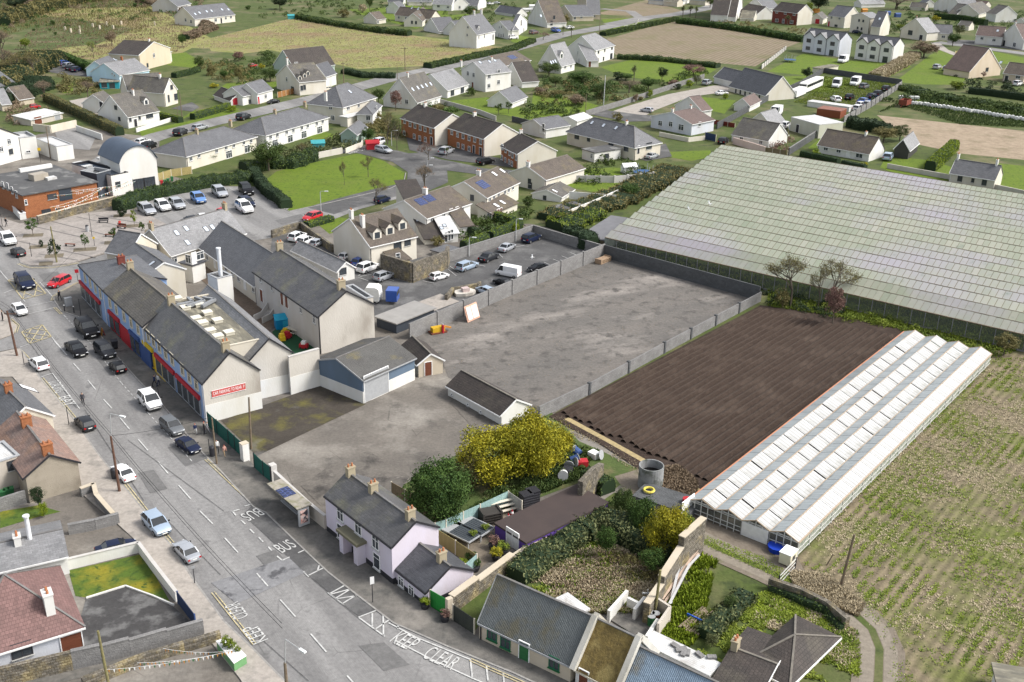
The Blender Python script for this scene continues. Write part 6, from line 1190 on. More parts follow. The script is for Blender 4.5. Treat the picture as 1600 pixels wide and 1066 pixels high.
# right weedy field
WF = [(1250,870),(1400,715),(1556,560),(1700,560),(1720,800),(1700,1100),(1400,1100),(1392,1010),(1340,960),(1270,905)]
ra_ = math.atan2(wu[1],wu[0])
scatter(PX,WF,30000,'green_weeds','l',.12,.3,'patches of bright green weeds between the old crop rows',patch=8,thr=.25,seed=21)
scatter(PX,WF,45000,'green_weeds','l',.11,.3,'bright green weeds growing in broken rows over the field',patch=7,thr=.22,seed=1,rows=(ra_,1.15))
scatter(PX,WF,8000,'dark_weeds','m',.13,.16,'darker weed clumps over the field',patch=5,thr=.35,seed=4)
scatter(PX,WF,45000,'dead_grass','w',.11,.26,'pale dead grass lying over the field',patch=12,thr=-.05,seed=9)
for nm,pts,n,k,ht,th,sd,lb in (('rough_tufts',[(800,890),(905,835),(1000,870),(1050,900),(990,960),(900,960),(800,900)],8000,'w',.28,-.1,2,'tangled olive grass in the walled plot'),('rough_tufts',[(830,880),(960,850),(1040,900),(960,950),(860,930)],1300,'b',.35,.25,3,'brown bramble stems in the walled plot'),
    ('rough_tufts',[(800,890),(905,840),(1000,870),(1045,900),(990,960),(900,960),(800,900)],5000,'l',.26,.0,33,'fresh green grass patches in the walled plot'),('garden_weeds',[(1035,935),(1095,870),(1120,880),(1090,1000),(1050,1040),(1020,1010)],4200,'h',.5,-.4,5,'bright yellow-green weeds beside the old stone wall'),('garden_weeds',[(1095,960),(1200,925),(1340,990),(1345,1080),(1180,1040),(1090,1030)],7500,'l',.18,-.05,6,'rough green garden grass beside the farm track'),('garden_weeds',[(1120,960),(1200,925),(1335,985),(1340,1060),(1260,1000)],5000,'h',.16,.1,7,'fresh yellow-green tufts in the rough garden'),('garden_weeds',[(1120,960),(1200,925),(1335,985),(1340,1060),(1260,1000)],4000,'w',.2,.2,17,'pale dry grass tufts in the rough garden'),
    ('orchard_grass',[(690,830),(742,790),(880,730),(910,700),(935,705),(900,750),(760,810)],5500,'m',.35,-.7,8,'lush grass under the trees behind the teal fence'),('bank_grass',[(1200,480),(1330,500),(1400,515),(1500,560),(1560,560),(1600,545),(1600,520),(1440,480),(1200,455)],6000,'l',.35,-.5,9,'green weeds on the bank between soil and glasshouse'),('bank_grass',[(950,392),(1190,455),(1200,440),(955,378)],3500,'m',.3,-.8,19,'grass strip between block wall and glasshouse'),
    ('bramble_heap',[(1235,895),(1290,900),(1350,945),(1340,965),(1290,945),(1240,915)],2500,'w',.3,-1,10,'heap of dead brambles and straw beside the farm track'),('track_weeds',[(1100,838),(1180,868),(1250,905),(1235,915),(1150,875),(1090,850)],1500,'l',.12,-.4,11,'low weeds on the track verge'),
    ('heap_of_cuttings',[(1025,735),(1060,730),(1090,755),(1085,790),(1040,790),(1015,765)],2600,'b',.4,-2,12,'brown heap of cut branches behind the water tank'),('field_tufts',[(300,75),(430,78),(500,92),(560,108),(720,98),(795,78),(640,58),(470,26),(330,60)],9000,'w',.35,-.2,13,'pale tussocks over the rough field'),('field_tufts',[(0,110),(60,30),(240,15),(320,60),(290,75),(220,108),(120,90)],7000,'b',.6,-.1,14,'brown bracken and scrub over the rough field'),('field_tufts',[(0,-10),(260,-10),(230,50),(150,60),(60,40),(0,60)],5000,'o',1.0,-.6,15,'dense scrub at the top left corner'),
    ('scrap_yard_grass',[(1290,120),(1400,132),(1330,175),(1240,160),(1262,150)],5000,'l',.35,-.6,16,'long green grass around the vehicles in the scrap yard'),('ditch_grass',[(1420,150),(1600,165),(1610,200),(1500,195),(1405,165),(1370,178)],6000,'m',.5,-.5,17,'rank grass along the field margin'),('yard_weeds',[(700,600),(830,655),(862,643),(840,635)],500,'o',.2,0,18,'thin weeds at the edge of the gravel yard')):
    scatter(PX,pts,int(n*1.7),nm,k,ht*.9,.34,lb,patch=5,thr=th,seed=sd)
# ================================================================ WALLS, FENCES, HEDGES
wall(PX,[(640,531),(800,461),(944,402)],2.6,.25,'block','long grey concrete block wall between the car park and the gravel yard',seg=6,piers='block')
wall(PX,[(944,403),(1186,470)],2.5,.25,'dblock','block wall, darkened for shade, along the far side of the gravel yard by the glasshouse',seg=6)  # face turned from the sun: its shade is put into darker blocks
wall(PX,[(1188,471),(1037,552),(920,617),(842,654)],1.7,.2,'block','low pale block wall with dark posts between gravel yard and ploughed soil',seg=8,piers='dblock')
wall(PX,[(690,413),(800,379),(833,367),(944,400)],1.9,.22,'block','block wall around the far end of the car park',seg=6,coping='block')
wall(PX,[(597,427),(644,442),(697,420),(700,410)],[3.6,3.6,3.2,3],.6,'rubble','old rubble stone wall jutting into the car park below the chalet house',seg=5)
wall(PX,[(425,372),(455,362),(470,358),(520,395)],1.5,.45,'rubble','weathered stone wall round the small car park by the street',seg=5)
fence(PX,[(326,668),(340,680),(358,696),(378,715)],2.1,'g','dark green sheeted hoarding from the gable down to the white gate pillar',wavy=True,post='k'); fence(PX,[(398,732),(412,745),(424,755)],2.0,'g','short dark green sheeted gate next to the bus shelter',wavy=True,post='k')
wall(PX,[(381,718),(386,722)],2.3,.8,'white','white rendered gate pillar with flat stone cap',cat='pillar',name='gate_pillar',coping='stone'); wall(PX,[(425,750),(430,754)],2.2,.7,'grey','grey gate pillar behind the bus shelter roof',cat='pillar',name='gate_pillar')
wall(PX,[(430,757),(482,806),(509,828)],1.7,.25,'dirty','dirty white wall behind the bus shelter running to the lilac house',seg=4,coping='grey')
fence(PX,[(612,774),(655,799),(697,829)],1.7,'w','timber panel fence with concrete posts behind the two-storey lilac house'); fence(PX,[(677,845),(712,867),(744,889)],1.7,'y','mossy timber panel fence behind the lower lilac cottage')
fence(PX,[(680,842),(697,836),(750,812),(794,791)],1.9,'t','pale teal panel fence behind the cold frames',sp=2.8,post='c'); fence(PX,[(794,790),(815,805)],1.8,'c','short cream fence by the potting benches'); fence(PX,[(727,906),(745,890)],1.8,'t','short teal fence panel by the flower pots')
wall(PX,[(705,958),(745,928),(800,886),(850,852)],[2.0,1.8,1.3,.9],.6,'rubble','thick old stone wall with pale coping between garden centre and walled plot',seg=5,coping='stone')
wall(PX,[(1094,864),(1060,896),(1030,944),(1008,976)],[4.6,3.8,2.4,2.2],.6,'rubble','tall ruined stone wall at the edge of the walled plot',seg=4,coping='stone')
wall(PX,[(905,795),(925,775),(938,760)],[3.4,3.6,3],.6,'rubble','broken lichen covered stone wall end beside the brown felt roof')
fence(PX,[(672,948),(698,963)],1.9,'G','bright green corrugated gate between the lilac cottage and the stone pillar',sp=3,post='c',name='gate',cat='gate'); wall(PX,[(700,962),(704,966)],2.1,.6,'stone','whitewashed stone pillar beside the green gate',cat='pillar',name='gate_pillar'); fence(PX,[(708,970),(741,993)],1.8,'d','dark weathered board fence right of the green gate')
wall(PX,[(106,890),(218,863),(240,893),(277,941)],1.15,.25,'white','stepped white garden wall around the mossy lawn of the pink roofed bungalow',seg=3.5,coping='grey')
fence(PX,[(279,944),(306,980)],1.4,'b','dark blue driveway gate of the pink roofed bungalow',sp=4,post='b',name='gate',cat='gate')
wall(PX,[(-20,1078),(115,1046)],1.9,.4,'rubble','rough stone boundary wall at the bottom left'); wall(PX,[(115,1046),(160,1036),(205,1024),(319,990)],[1.9,1.9,1.7,1.4],.3,'block','stepped block wall between the tarmac drive and the bottom lane',seg=4,coping='block')
wall(PX,[(108,836),(150,828),(187,818)],1.2,.3,'block','low stepped block wall above the dark saloon',seg=3,coping='block'); wall(PX,[(127,776),(148,768),(152,785),(178,815)],1.0,.4,'block','low garden wall around the cottage yard',coping='stone'); wall(PX,[(-10,803),(42,786)],1.6,.25,'block','block wall behind the green wheelie bins')
wall(PX,[(130,1075),(230,1035),(345,1001)],1.0,.5,'rubble','low rubble wall beside the concrete lane at the bottom left',seg=4)
wall(PX,[(1200,920),(1250,937),(1290,957),(1322,984)],1.3,.5,'rubble','low stone wall with ivy along the farm track',seg=5)
fence(PX,[(1216,916),(1242,888)],1.2,'W','white tubular farm gate standing open beside the track',sp=5,post='k',name='gate',cat='gate',rail=True)
wall(PX,[(60,352),(120,336),(182,320)],1.8,.4,'rubble','stone garden wall with painted panels along the top of the plaza',seg=4,coping='stone')
wall(PX,[(1120,202),(1197,159),(1250,135),(1285,115)],1.9,.25,'dblock','long dark block wall between gardens and the scrap yard',seg=7); wall(PX,[(1285,114),(1408,133)],2.0,.25,'dblock','dark block wall behind the vans at the top of the scrap yard',seg=7)
wall(PX,[(1408,136),(1360,168),(1318,192)],2.0,.25,'block','pale panel wall with posts beside the parked scrap cars',seg=6,piers='dblock'); wall(PX,[(1290,205),(1232,243)],1.9,.25,'dblock','dark block wall next to the white bungalow drive',seg=6,coping='block')
wall(PX,[(1232,203),(1262,212)],1.6,.2,'bluegrey','pale sheet fence in front of the corrugated container'); fence(PX,[(1195,240),(1230,245)],1.6,'w','timber panel fence next to the old white cottage'); wall(PX,[(1145,225),(1195,240)],1.8,.25,'pink','pinkish painted shed front with brown doors beside the glasshouse')
wall(PX,[(1190,108),(1228,78)],1.7,.2,'grey','panel fence with dark posts at the corner of the stubble field',seg=5,piers='dblock')
wall(PX,[(873,284),(960,286),(1040,278)],1.6,.15,'grey','pale grey panel fence across the back lawns',seg=3.5,piers='grey'); wall(PX,[(889,311),(962,317)],1.7,.15,'white','white garden wall with coloured splashes behind the rear extensions',seg=5); wall(PX,[(888,342),(925,327),(965,309)],1.7,.2,'lcream','cream sloping boundary wall below the scrub bank',seg=4,coping='white')
wall(PX,[(915,182),(975,164),(1035,144),(1100,123)],1.7,.25,'block','block wall with planting along the gravel drive',seg=6); wall(PX,[(688,162),(750,179),(775,189)],1.4,.2,'grey','pale panel wall around the lawn behind the brick semis',seg=4); wall(PX,[(800,190),(850,202),(912,190)],1.6,.2,'dblock','dark panel fence behind the small white garage',seg=5)
wall(PX,[(213,207),(274,188)],1.1,.25,'white','low white front wall of the dormer bungalow',seg=5); wall(PX,[(303,187),(352,172)],1.0,.25,'white','low white wall below the bright clipped hedge',seg=5)
wall(PX,[(120,205),(160,219)],1.6,.25,'white','white painted wall beside the long clipped hedge'); wall(PX,[(53,205),(80,208),(120,199)],2.0,.4,'cream','flaking cream stone wall above the empty yard'); wall(PX,[(89,240),(110,236)],1.0,.25,'white','low white wall beside the telegraph pole at the empty yard')
wall(PX,[(540,240),(565,230),(568,222)],1.3,.25,'lcream','cream garden wall at the end of the white terrace',seg=4); wall(PX,[(453,258),(500,247),(535,240)],1.5,.25,'gable','rendered wall behind the white terrace gardens',seg=4)
fence(PX,[(243,285),(268,277),(300,272)],1.8,'y','yellow timber fence beside the barrel roofed hall'); fence(PX,[(1101,218),(1118,222)],2.0,'b','dark navy sheet gate at the end of the tarmac drive',sp=3); fence(PX,[(1104,192),(1148,200)],1.3,'r','dark red panel fence in the garden of the blue-grey bungalow')
wall(PX,[(1030,213),(1075,222),(1101,219)],1.2,.25,'lcream','low cream wall below the blue-grey bungalow',seg=4); fence(PX,[(434,153),(466,145)],1.8,'o','orange timber gates beside the white dormer house',post='c',name='gate',cat='gate')
fence(PX,[(975,44),(992,42),(998,33)],1.2,'W','white railings round the corner lawn by the lane',rail=True); fence(PX,[(700,47),(718,52),(740,60)],1.6,'d','grey panel fence of the big white villa beside the rough field')
fence(PX,[(1492,84),(1520,80)],1.1,'y','small tan timber fence at the lane entrance')
wall(PX,[(1386,263),(1480,280),(1600,306)],1.2,.3,'gable','low rendered wall along the top edge of the glasshouse',seg=6) if 1 else None
hedge(PX,[(184,330),(240,309),(320,293),(392,282)],3,2.6,'m','overgrown dark hedge between the plaza car park and the hall',wild=.5,sz=.16,dens=30)
hedge(PX,[(396,274),(414,300),(448,326)],2.6,2.2,'d','dark hedge along the left edge of the round green',wild=.4,sz=.16)
hedge(PX,[(380,270),(420,262),(455,262),(490,250)],4,2.6,'m','wild hedge of shrubs behind the white terrace',wild=.8,sz=.2)
hedge(PX,[(74,158),(130,184),(188,212)],2.8,2.4,'o','long brown-green clipped hedge beside the dormer bungalow',sz=.13,dens=36)
hedge(PX,[(248,184),(283,192)],2,1.7,'h','short bright yellow-green hedge at the bungalow drive'); hedge(PX,[(301,187),(330,179),(357,170)],2.2,1.8,'h','bright yellow-green clipped hedge on a white wall by the road')
hedge(PX,[(462,29),(540,43),(600,52),(640,56)],5,2.2,'m','dark bramble hedge across the top of the rough field',wild=.6,sz=.25); hedge(PX,[(540,114),(570,121),(618,122)],4,1.6,'d','low dark hedge along the lower corner of the rough field',wild=.5,sz=.2); hedge(PX,[(668,107),(740,91),(800,79),(832,66)],4,1.8,'m','green roadside hedge between rough field and white villas',wild=.5,sz=.22)
hedge(PX,[(942,56),(1020,40),(1058,32)],4,1.8,'m','green roadside hedge left of the stubble field',wild=.5,sz=.25); hedge(PX,[(1060,36),(1140,46),(1200,56),(1258,66)],6,2.4,'g','thick dark hedge along the top of the stubble field',wild=.6,sz=.28); hedge(PX,[(965,92),(1040,96),(1122,106)],4,1.7,'m','rough hedge below the stubble field',wild=.5,sz=.22)
hedge(PX,[(1469,30),(1505,33),(1540,40)],3,3,'g','tall dark laurel hedge behind the lane bungalows',sz=.2); hedge(PX,[(1514,146),(1550,150),(1600,157),(1660,165)],2.6,2.2,'d','clipped dark hedge in front of the beige range',sz=.17); hedge(PX,[(1367,124),(1398,108),(1428,90)],6,2.4,'w','broad bank of pale pampas grass between the lawns',wild=.4,sz=.3,core='o')
hedge(PX,[(1410,138),(1450,150),(1520,162),(1600,175)],7,1.3,'m','rough green bank along the top of the straw field',wild=.6,sz=.28); hedge(PX,[(1252,244),(1280,250),(1310,257)],2,1.5,'g','dark clipped hedge in front of the white bungalow'); hedge(PX,[(1316,258),(1352,266)],1.8,1.3,'d','low dark hedge right of the bungalow path'); hedge(PX,[(1328,198),(1360,204),(1388,210)],5,3,'d','dense dark thicket behind the bungalow roof',wild=.6,sz=.22); hedge(PX,[(1452,268),(1472,250),(1490,233)],3.2,2.6,'h','bright clipped hedge running up beside the white cottage',sz=.18)
hedge(PX,[(765,341),(802,353)],2,1.8,'h','golden hedge between two back gardens'); hedge(PX,[(766,377),(790,366),(812,356)],2,1.9,'h','golden hedge beside the car park wall'); hedge(PX,[(717,360),(746,369)],1.8,1.5,'m','green hedge behind the white solar panelled house'); hedge(PX,[(724,391),(742,385),(760,378)],2,1.8,'h','rounded bright hedge above the parked estate cars'); hedge(PX,[(479,356),(500,350),(518,345)],2,1.2,'h','neat bright hedge on the street corner')
hedge(PX,[(888,372),(905,380),(925,390)],4,2.8,'d','dark shrub mass in the corner of the car park',wild=.5,sz=.2)
hedge(PX,[(862,347),(900,334),(955,318),(1000,296),(1058,268)],9,1.6,'o','scrubby bramble bank between back gardens and glasshouse',wild=.8,sz=.22,dens=22); hedge(PX,[(868,360),(905,350),(935,338)],5,1.6,'l','bright green nettle bank at the car park corner',wild=.8,sz=.2)
hedge(PX,[(806,908),(838,884),(868,866),(893,848),(908,838)],3.0,1.6,'s','great mound of grey-green ivy over the garden wall',wild=.6,sz=.17,dens=48); hedge(PX,[(908,838),(940,824),(975,838),(1010,858),(1054,874)],3.4,2.0,'s','ivy and evergreen growth along the top of the walled plot',wild=.7,sz=.17,dens=48)
hedge(PX,[(913,752),(932,760),(950,772)],2.4,1.8,'m','small glossy evergreen hedge at the end of the brown felt roof',sz=.12,dens=60,wild=.2)
hedge(PX,[(1205,922),(1250,942),(1290,960),(1318,985)],1.1,.8,'m','ivy spilling over the low stone wall by the track',wild=.7,sz=.14)
hedge(PX,[(1100,1000),(1125,975),(1150,950),(1165,935)],1.8,1.0,'s','grey-green shrubs between the two rough gardens',wild=.8,sz=.17,dens=40)
hedge(PX,[(0,40),(60,20),(120,5),(200,-5)],9,5,'o','scrub woodland edge along the top left field',wild=.9,sz=.4,dens=14); hedge(PX,[(290,62),(330,46),(280,14),(220,4)],6,2,'b','brown bramble bank beside the long farmhouse',wild=.8,sz=.35)
hedge(PX,[(90,90),(125,104),(158,122)],3,2.6,'g','tall dark hedge beside the field car park',wild=.3,sz=.25); hedge(PX,[(272,122),(295,117),(310,112)],2.5,1.8,'m','garden hedge above the cream gabled house',sz=.2)
hedge(PX,[(-20,150),(20,128),(50,110),(75,100)],12,5,'o','dense leafless woodland edge at the left of the photo',wild=.9,sz=.3,dens=16); hedge(PX,[(0,165),(40,150),(66,138)],8,4,'d','dark ivy undergrowth below the left woodland',wild=.9,sz=.25,dens=16)
for pts_,n_,k_,l_ in (([(830,128),(900,118),(985,135),(960,160),(880,160),(830,140)],110,'g','dark shrubs crowding the long back gardens'),([(830,128),(985,130),(1000,160),(850,170)],60,'o','bare brown shrubs in the long back gardens'),([(812,165),(905,160),(910,185),(820,188)],50,'m','low planting along the panel fence gardens'),([(980,135),(1100,108),(1110,118),(1000,150)],45,'m','shrub border along the gravel drive wall'),
    ([(1210,25),(1330,20),(1460,40),(1400,55),(1340,60),(1330,40)],130,'m','garden greenery among the top right houses'),([(1400,15),(1600,20),(1600,50),(1450,48)],140,'g','dark garden greenery at the top right'),([(1100,30),(1260,45),(1250,60),(1110,45)],50,'o','scrubby growth behind the field hedge'),([(560,5),(850,5),(850,30),(700,45),(560,30)],150,'m','garden greenery among the top centre houses'),
    ([(400,85),(430,80),(430,120),(395,140),(355,125),(330,100)],90,'m','mixed shrubs in the gardens below the rough field'),([(300,95),(400,110),(395,135),(300,120)],60,'o','brown shrubs in the gardens below the rough field'),([(90,118),(150,125),(155,150),(95,150)],50,'o','unkempt shrubs behind the stone sheds'),([(0,150),(60,140),(90,170),(20,200)],50,'b','brown undergrowth at the left yards'),
    ([(410,245),(540,215),(560,228),(420,262)],110,'s','dense garden growth behind the white terrace'),([(640,150),(700,165),(720,180),(650,172)],40,'g','shrubs between steep gabled house and brick pairs'),([(560,195),(600,190),(640,215),(600,222)],60,'o','leafless shrubs at the estate corner'),([(960,235),(1045,262),(1050,275),(870,300)],50,'m','shrubs around the back lawns'),([(715,355),(830,330),(820,350),(730,395)],50,'m','clipped plants in the small back gardens'),
    ([(0,-5),(330,-5),(290,40),(240,12),(60,22),(0,60)],260,'b','brown thicket over the upper left rough ground'),([(0,-5),(330,-5),(290,30),(0,50)],130,'g','dark green thicket over the upper left rough ground'),([(400,0),(560,0),(560,25),(470,24),(400,30)],80,'m','green scrub at the top above the rough field'),([(1280,480),(1400,500),(1440,520),(1390,515),(1300,500)],40,'l','fresh green bramble on the soil bank'),([(1190,455),(1320,480),(1310,500),(1200,480)],50,'d','ivy and dark scrub under the bare trees'),
    ([(860,690),(930,710),(900,750),(850,760),(800,780),(760,790),(760,770)],60,'m','low green growth under the yellow trees'),([(960,790),(1060,825),(1040,870),(980,845)],35,'g','dark evergreen undergrowth along the ruined wall'),([(930,850),(1050,880),(1030,915),(960,900)],18,'o','tangled brown bramble in the walled plot'),([(1180,230),(1240,215),(1235,240),(1190,240)],15,'r','rubbish-strewn brown growth by the old cottage'),
    ([(1340,160),(1430,150),(1560,160),(1600,170),(1600,190),(1430,160)],120,'m','bushy ditch along the top of the straw field'),([(1490,118),(1600,130),(1600,150),(1500,145)],40,'d','shrubs round the beige houses')):
    shrubs(pts_,n_,k_,l_,r=(.6,1.7) if pts_[0][1] < 400 else (.4,1.1),sz=.26 if pts_[0][1] < 400 else .13,per=46 if pts_[0][1] < 400 else 130)
wall(PX,[(135,936),(196,917),(240,933),(272,947)],.2,.15,'white','low white edging between mossy lawn and tarmac drive',name='lawn_edging',cat='edging')
# ================================================================ VEHICLES
G1 = 'cars parked in the plaza car park'; G2 = 'cars parked in the walled car park'; G3 = 'old cars parked in the scrap yard'; G4 = 'cars on the main street'
cars(A01,'''
22,405,78,462 h w white hatchback driving down the main street beside the plaza
142,528,82,488 h d dark hatchback with lit red tail lights beside the plaza kerb
122,662,188,738 e n dark navy estate car on the yellow box junction
95,842,152,895 h w white hatchback near the pedestrian on the left side of the street
502,952,592,1040 u k black off-roader with roof rails parked at the start of the shops
''',G4)
cars(A01,'435,662,300,725 e r bright red estate car turning out of the side street with a person at its door',G4)
cars(A02,'''
430,8,525,90 s k black saloon driving down the middle of the street
612,22,702,98 u d dark people carrier parked outside the dark blue shopfront
768,190,698,125 h k black hatchback parked behind the dark people carrier
282,172,202,102 h w white hatchback parked at the left kerb beside the slate roofed house
893,330,985,425 m w small pearl white hatchback parked outside the red shopfront
572,552,488,468 h d black hatchback parked by the left kerb near the orange slated cottage
1022,488,1132,578 u g dark grey crossover parked below the gable end
1112,602,1240,690 s n black electric saloon parked by the green hoarding
825,868,712,765 s w white saloon parked behind the rust-brown lamp pole
''',G4)
cars(A03,'''
918,12,1042,142 h l silver-blue hatchback parked with two wheels on the left pavement
1228,308,1102,178 s s silver grey saloon parked at the left kerb by the sign post
588,255,862,188 s n dark navy saloon parked in the stepped wall drive
''',G4)
cars(A01,'''
880,222,955,272 e s silver estate, first in the row by the hedge
985,202,1048,248 h w white hatchback, second in the row by the hedge
1072,190,1140,238 h s pale silver hatchback, third in the row by the hedge
1205,150,1272,205 h c sky blue hatchback, fourth in the row by the hedge
1340,112,1405,165 e s silver estate car, fifth in the row by the hedge
1505,95,1568,158 u k black car in the top corner by the hedge
1500,180,1580,232 h n dark blue car next to the white crossover
1480,205,1572,268 u w white crossover at the end of the plaza car park
1290,285,1215,292 s w white saloon half hidden behind the skylight roof
1400,245,1350,268 m r small red car peeping over the skylight roof
1215,300,1145,312 h d dark car roof just visible behind the yellow chimney
''',G1)
cars(A11,'''
210,435,308,390 u w white crossover outside the stone wall, left of a pair
262,460,362,415 h w white hatchback outside the stone wall, right of a pair
350,462,420,430 h s silver hatchback beside the pale slate roof
408,272,292,310 h r bright red hatchback waiting on the street by the green
742,195,835,165 u n dark blue off-roader parked beside the round green
935,178,990,165 h b blue car behind the ochre roof house
''',G2)
cars(A11,'''
530,545,600,512 h w white car nose behind the pale slate outbuilding
605,590,705,545 u b bright blue off-roader beside the chalet house
632,630,765,580 u w white crossover parked by the chalet house wall
738,680,860,635 u s silver crossover parked left of the stone wall
1082,672,1205,640 h w silver-white hatchback parked right of the stone wall
1252,618,1382,570 e l light blue estate car by the car park wall
1395,562,1512,515 s d dark grey saloon second from the light blue estate
1520,500,1610,455 s s champagne silver saloon by the car park wall
1600,715,1480,675 s k black saloon parked beside the white van
1470,760,1385,728 h l white and blue car half hidden by the block wall
''',G2)
cars(A21,'''
68,442,172,402 u n navy off-roader in the far corner of the walled car park
205,592,118,612 s k dark green-black saloon parked by the block wall
''',G2)
car(PX,812,430,776,423,'v','w','white high roofed van parked in the walled car park','vans','van')
cars(A10,'''
478,552,398,562 e e champagne estate outside the timber gates
148,628,65,640 s k black saloon outside the white cottage with red door
798,880,715,905 u w white off-roader behind the bare trees by the green
748,925,845,950 e s silver estate beside the keep clear marking of the estate
1140,965,1235,925 h s silver hatchback in front of the middle brick pair
1375,1020,1490,1000 h k black hatchback in the drive near the brick pair
''','cars around the estate')
cars(A00,'''
180,668,258,660 m r small red car parked by the hedge at the left
1480,745,1560,720 h d dark car driving on the estate road
1200,808,1295,785 e s silver estate parked on the estate road
1088,845,1165,812 h d black hatchback parked on the estate road
848,895,935,870 e w white estate behind the barrel roofed hall
890,930,970,895 h k dark car behind the barrel roofed hall
350,410,440,388 h b blue car, first in the field car park row
392,420,460,405 h s silver car, second in the field car park row
405,440,480,415 h d grey car, third in the field car park row
435,450,515,425 h n dark blue car, last in the field car park row
305,350,350,345 h w small white car near the top of the field car park
1555,412,1600,405 h r red car in the garden below the rough field
''','cars on the west side')
cars(U1,'''
385,435,505,425 h w white hatchback beside the tall white gable
610,385,760,360 e m grey-brown estate on the gravel in front of the arched gable house
870,340,1000,365 u b bright blue pickup on the red brick drive
1050,320,1140,310 s w white saloon partly hidden behind the small palm
155,45,230,40 h w white car on the lane at the top, left of two
220,30,310,35 s w white saloon on the lane at the top, right of two
''','cars by the northern houses')
cars(A20,'''
1185,530,1245,508 h s grey hatchback outside the dark garage wing
1265,585,1350,578 s w white saloon on the wide gravel drive
885,695,798,682 h s silver hatchback on the dark drive by the blue-grey bungalow
838,985,908,962 s s silver saloon at the corner of the cream bungalow
1300,895,1335,870 h k black hatchback by the rubbish beside the block wall
''','cars by the northern houses')
cars(A30,'''
1028,430,1080,412 h s silver hatchback on the lawn, left of three
1095,442,1132,420 h l grey-blue hatchback on the lawn, middle of three
1162,458,1198,432 h p pinkish hatchback on the lawn, right of three
728,1010,768,955 h l pale blue hatchback on the dirt drive by the timber shed
570,552,628,532 h g grey car beside the white vans
710,570,765,545 h d dark car at the top corner of the scrap yard
482,625,535,595 h k black hatchback in the middle of the scrap yard
445,635,395,610 h w stripped white car body in the scrap yard
615,610,690,598 s n dark blue saloon in the scrap row
660,598,715,578 h d dark grey hatchback in the scrap row
555,645,640,625 s b blue saloon in the scrap row
600,668,645,640 h s silver hatchback lower in the scrap row
535,690,585,668 h w white hatchback by the long cabin
555,660,610,648 h w white car tucked behind the scrap row
80,800,138,770 h w white hatchback among rubbish by the cottage
520,200,590,205 h n dark blue car behind the cream two-storey house
1535,530,1580,520 m w small white car on the beige house patio
''',G3)
car(A30,462,505,392,565,'v','w','white van with cab facing the camera, left of two in the scrap yard','vans','van'); car(A30,590,498,495,548,'v','w','white van, right of two in the scrap yard','vans','van')
car(A30,85,690,12,735,'v','w','white camper van among the rubbish by the old cottage','vans','van'); car(A30,500,372,435,392,'v','w','white camper van between the two triple gabled houses','vans','van')
# coach, caravan, truck, trailer
def boxvehicle(T,xr,yr,xf,yf,wd,ht,label,cat,name,wc,stripe=True,s=1):
    R = G(*T((xr,yr)),ht*.3); Fp = G(*T((xf,yf)),ht*.3); c = (R+Fp)/2; d = Fp-R; L = np.linalg.norm(d); t = thing(name,label,cat,(c[0],c[1],.07),math.atan2(d[1],d[0])); m = plain('vehicle_'+wc,dict(w=(.72,.72,.68),r=(.20,.05,.03))[wc])
    h = L/2; w_ = wd/2
    V = [(-h,-w_,.4),(h-.1,-w_,.4),(h,-w_,1.2),(h-.15,-w_,ht-.3),(h-.6,-w_,ht),(-h+.2,-w_,ht),(-h,-w_,ht-.3)]; V += [(a,-b_,z) for a,b_,z in V]; n = 7
    ob('body',mk('body',V,[tuple(range(n)),tuple(range(2*n-1,n-1,-1))]+[(i,n+i,n+(i+1) % n,(i+1) % n) for i in range(n)],m,link=False),t)
    for sg in (-1,1):
        if stripe: ob('side_window',MB().box(-h+.5,h-.7,sg*w_-.015,sg*w_+.015,ht*.55,ht*.83).m('side_window',cglass),t)
        for x in (-h*.55,h*.6): o = ob('wheel',_cars['h'][3],t,(x,sg*(w_-.12),.33)); ob('rim',_cars['h'][4],o)
    if stripe: ob('windscreen',MB().box(h-.12,h+.02,-w_+.12,w_-.12,ht*.5,ht*.86).m('windscreen',cglass),t)
    return t
boxvehicle(A30,320,520,215,565,2.6,3.4,'old cream coach with dark window band parked in the scrap yard','coach','coach','w')
boxvehicle(A30,215,575,155,600,2.4,2.7,'rounded white caravan parked next to the coach','caravan','caravan','w',stripe=False)
tk = boxvehicle(A11,690,785,780,790,2.3,2.7,'small lorry with white box body and bright blue cab behind the long block','lorry','lorry','w',stripe=False)
ob('cab',MB().box(2.2,4.0,-1.1,1.1,.5,2.35).m('cab',carpaint('b')),tk); ob('windscreen',MB().box(3.98,4.02,-.95,.95,1.4,2.15).m('windscreen',cglass),tk)
g_ = G(1212,168.5); t = thing('farm_trailer','rusty red open farm trailer at the edge of the straw field','trailer',(*G(1413,167),.0),.9)
ob('tub',MB().box(-2.2,2.2,-1.3,-1.15,.9,2.4).box(-2.2,2.2,1.15,1.3,.9,2.4).box(-2.2,-2.05,-1.3,1.3,.9,2.4).box(2.05,2.2,-1.3,1.3,.9,2.4).box(-2.2,2.2,-1.3,1.3,.8,.9).m('tub',plain('rust_red',(.20,.05,.03))),t)
for sg in (-1,1): ob('wheel',_cars['h'][3],t,(0,sg*1.1,.4)).scale = (1.3,1.3,1.3)
ob('drawbar',MB().bar((-2.2,0,.7),(-3.6,0,.4),.15).m('drawbar',plain('rust_red',(.2,.05,.03))),t)
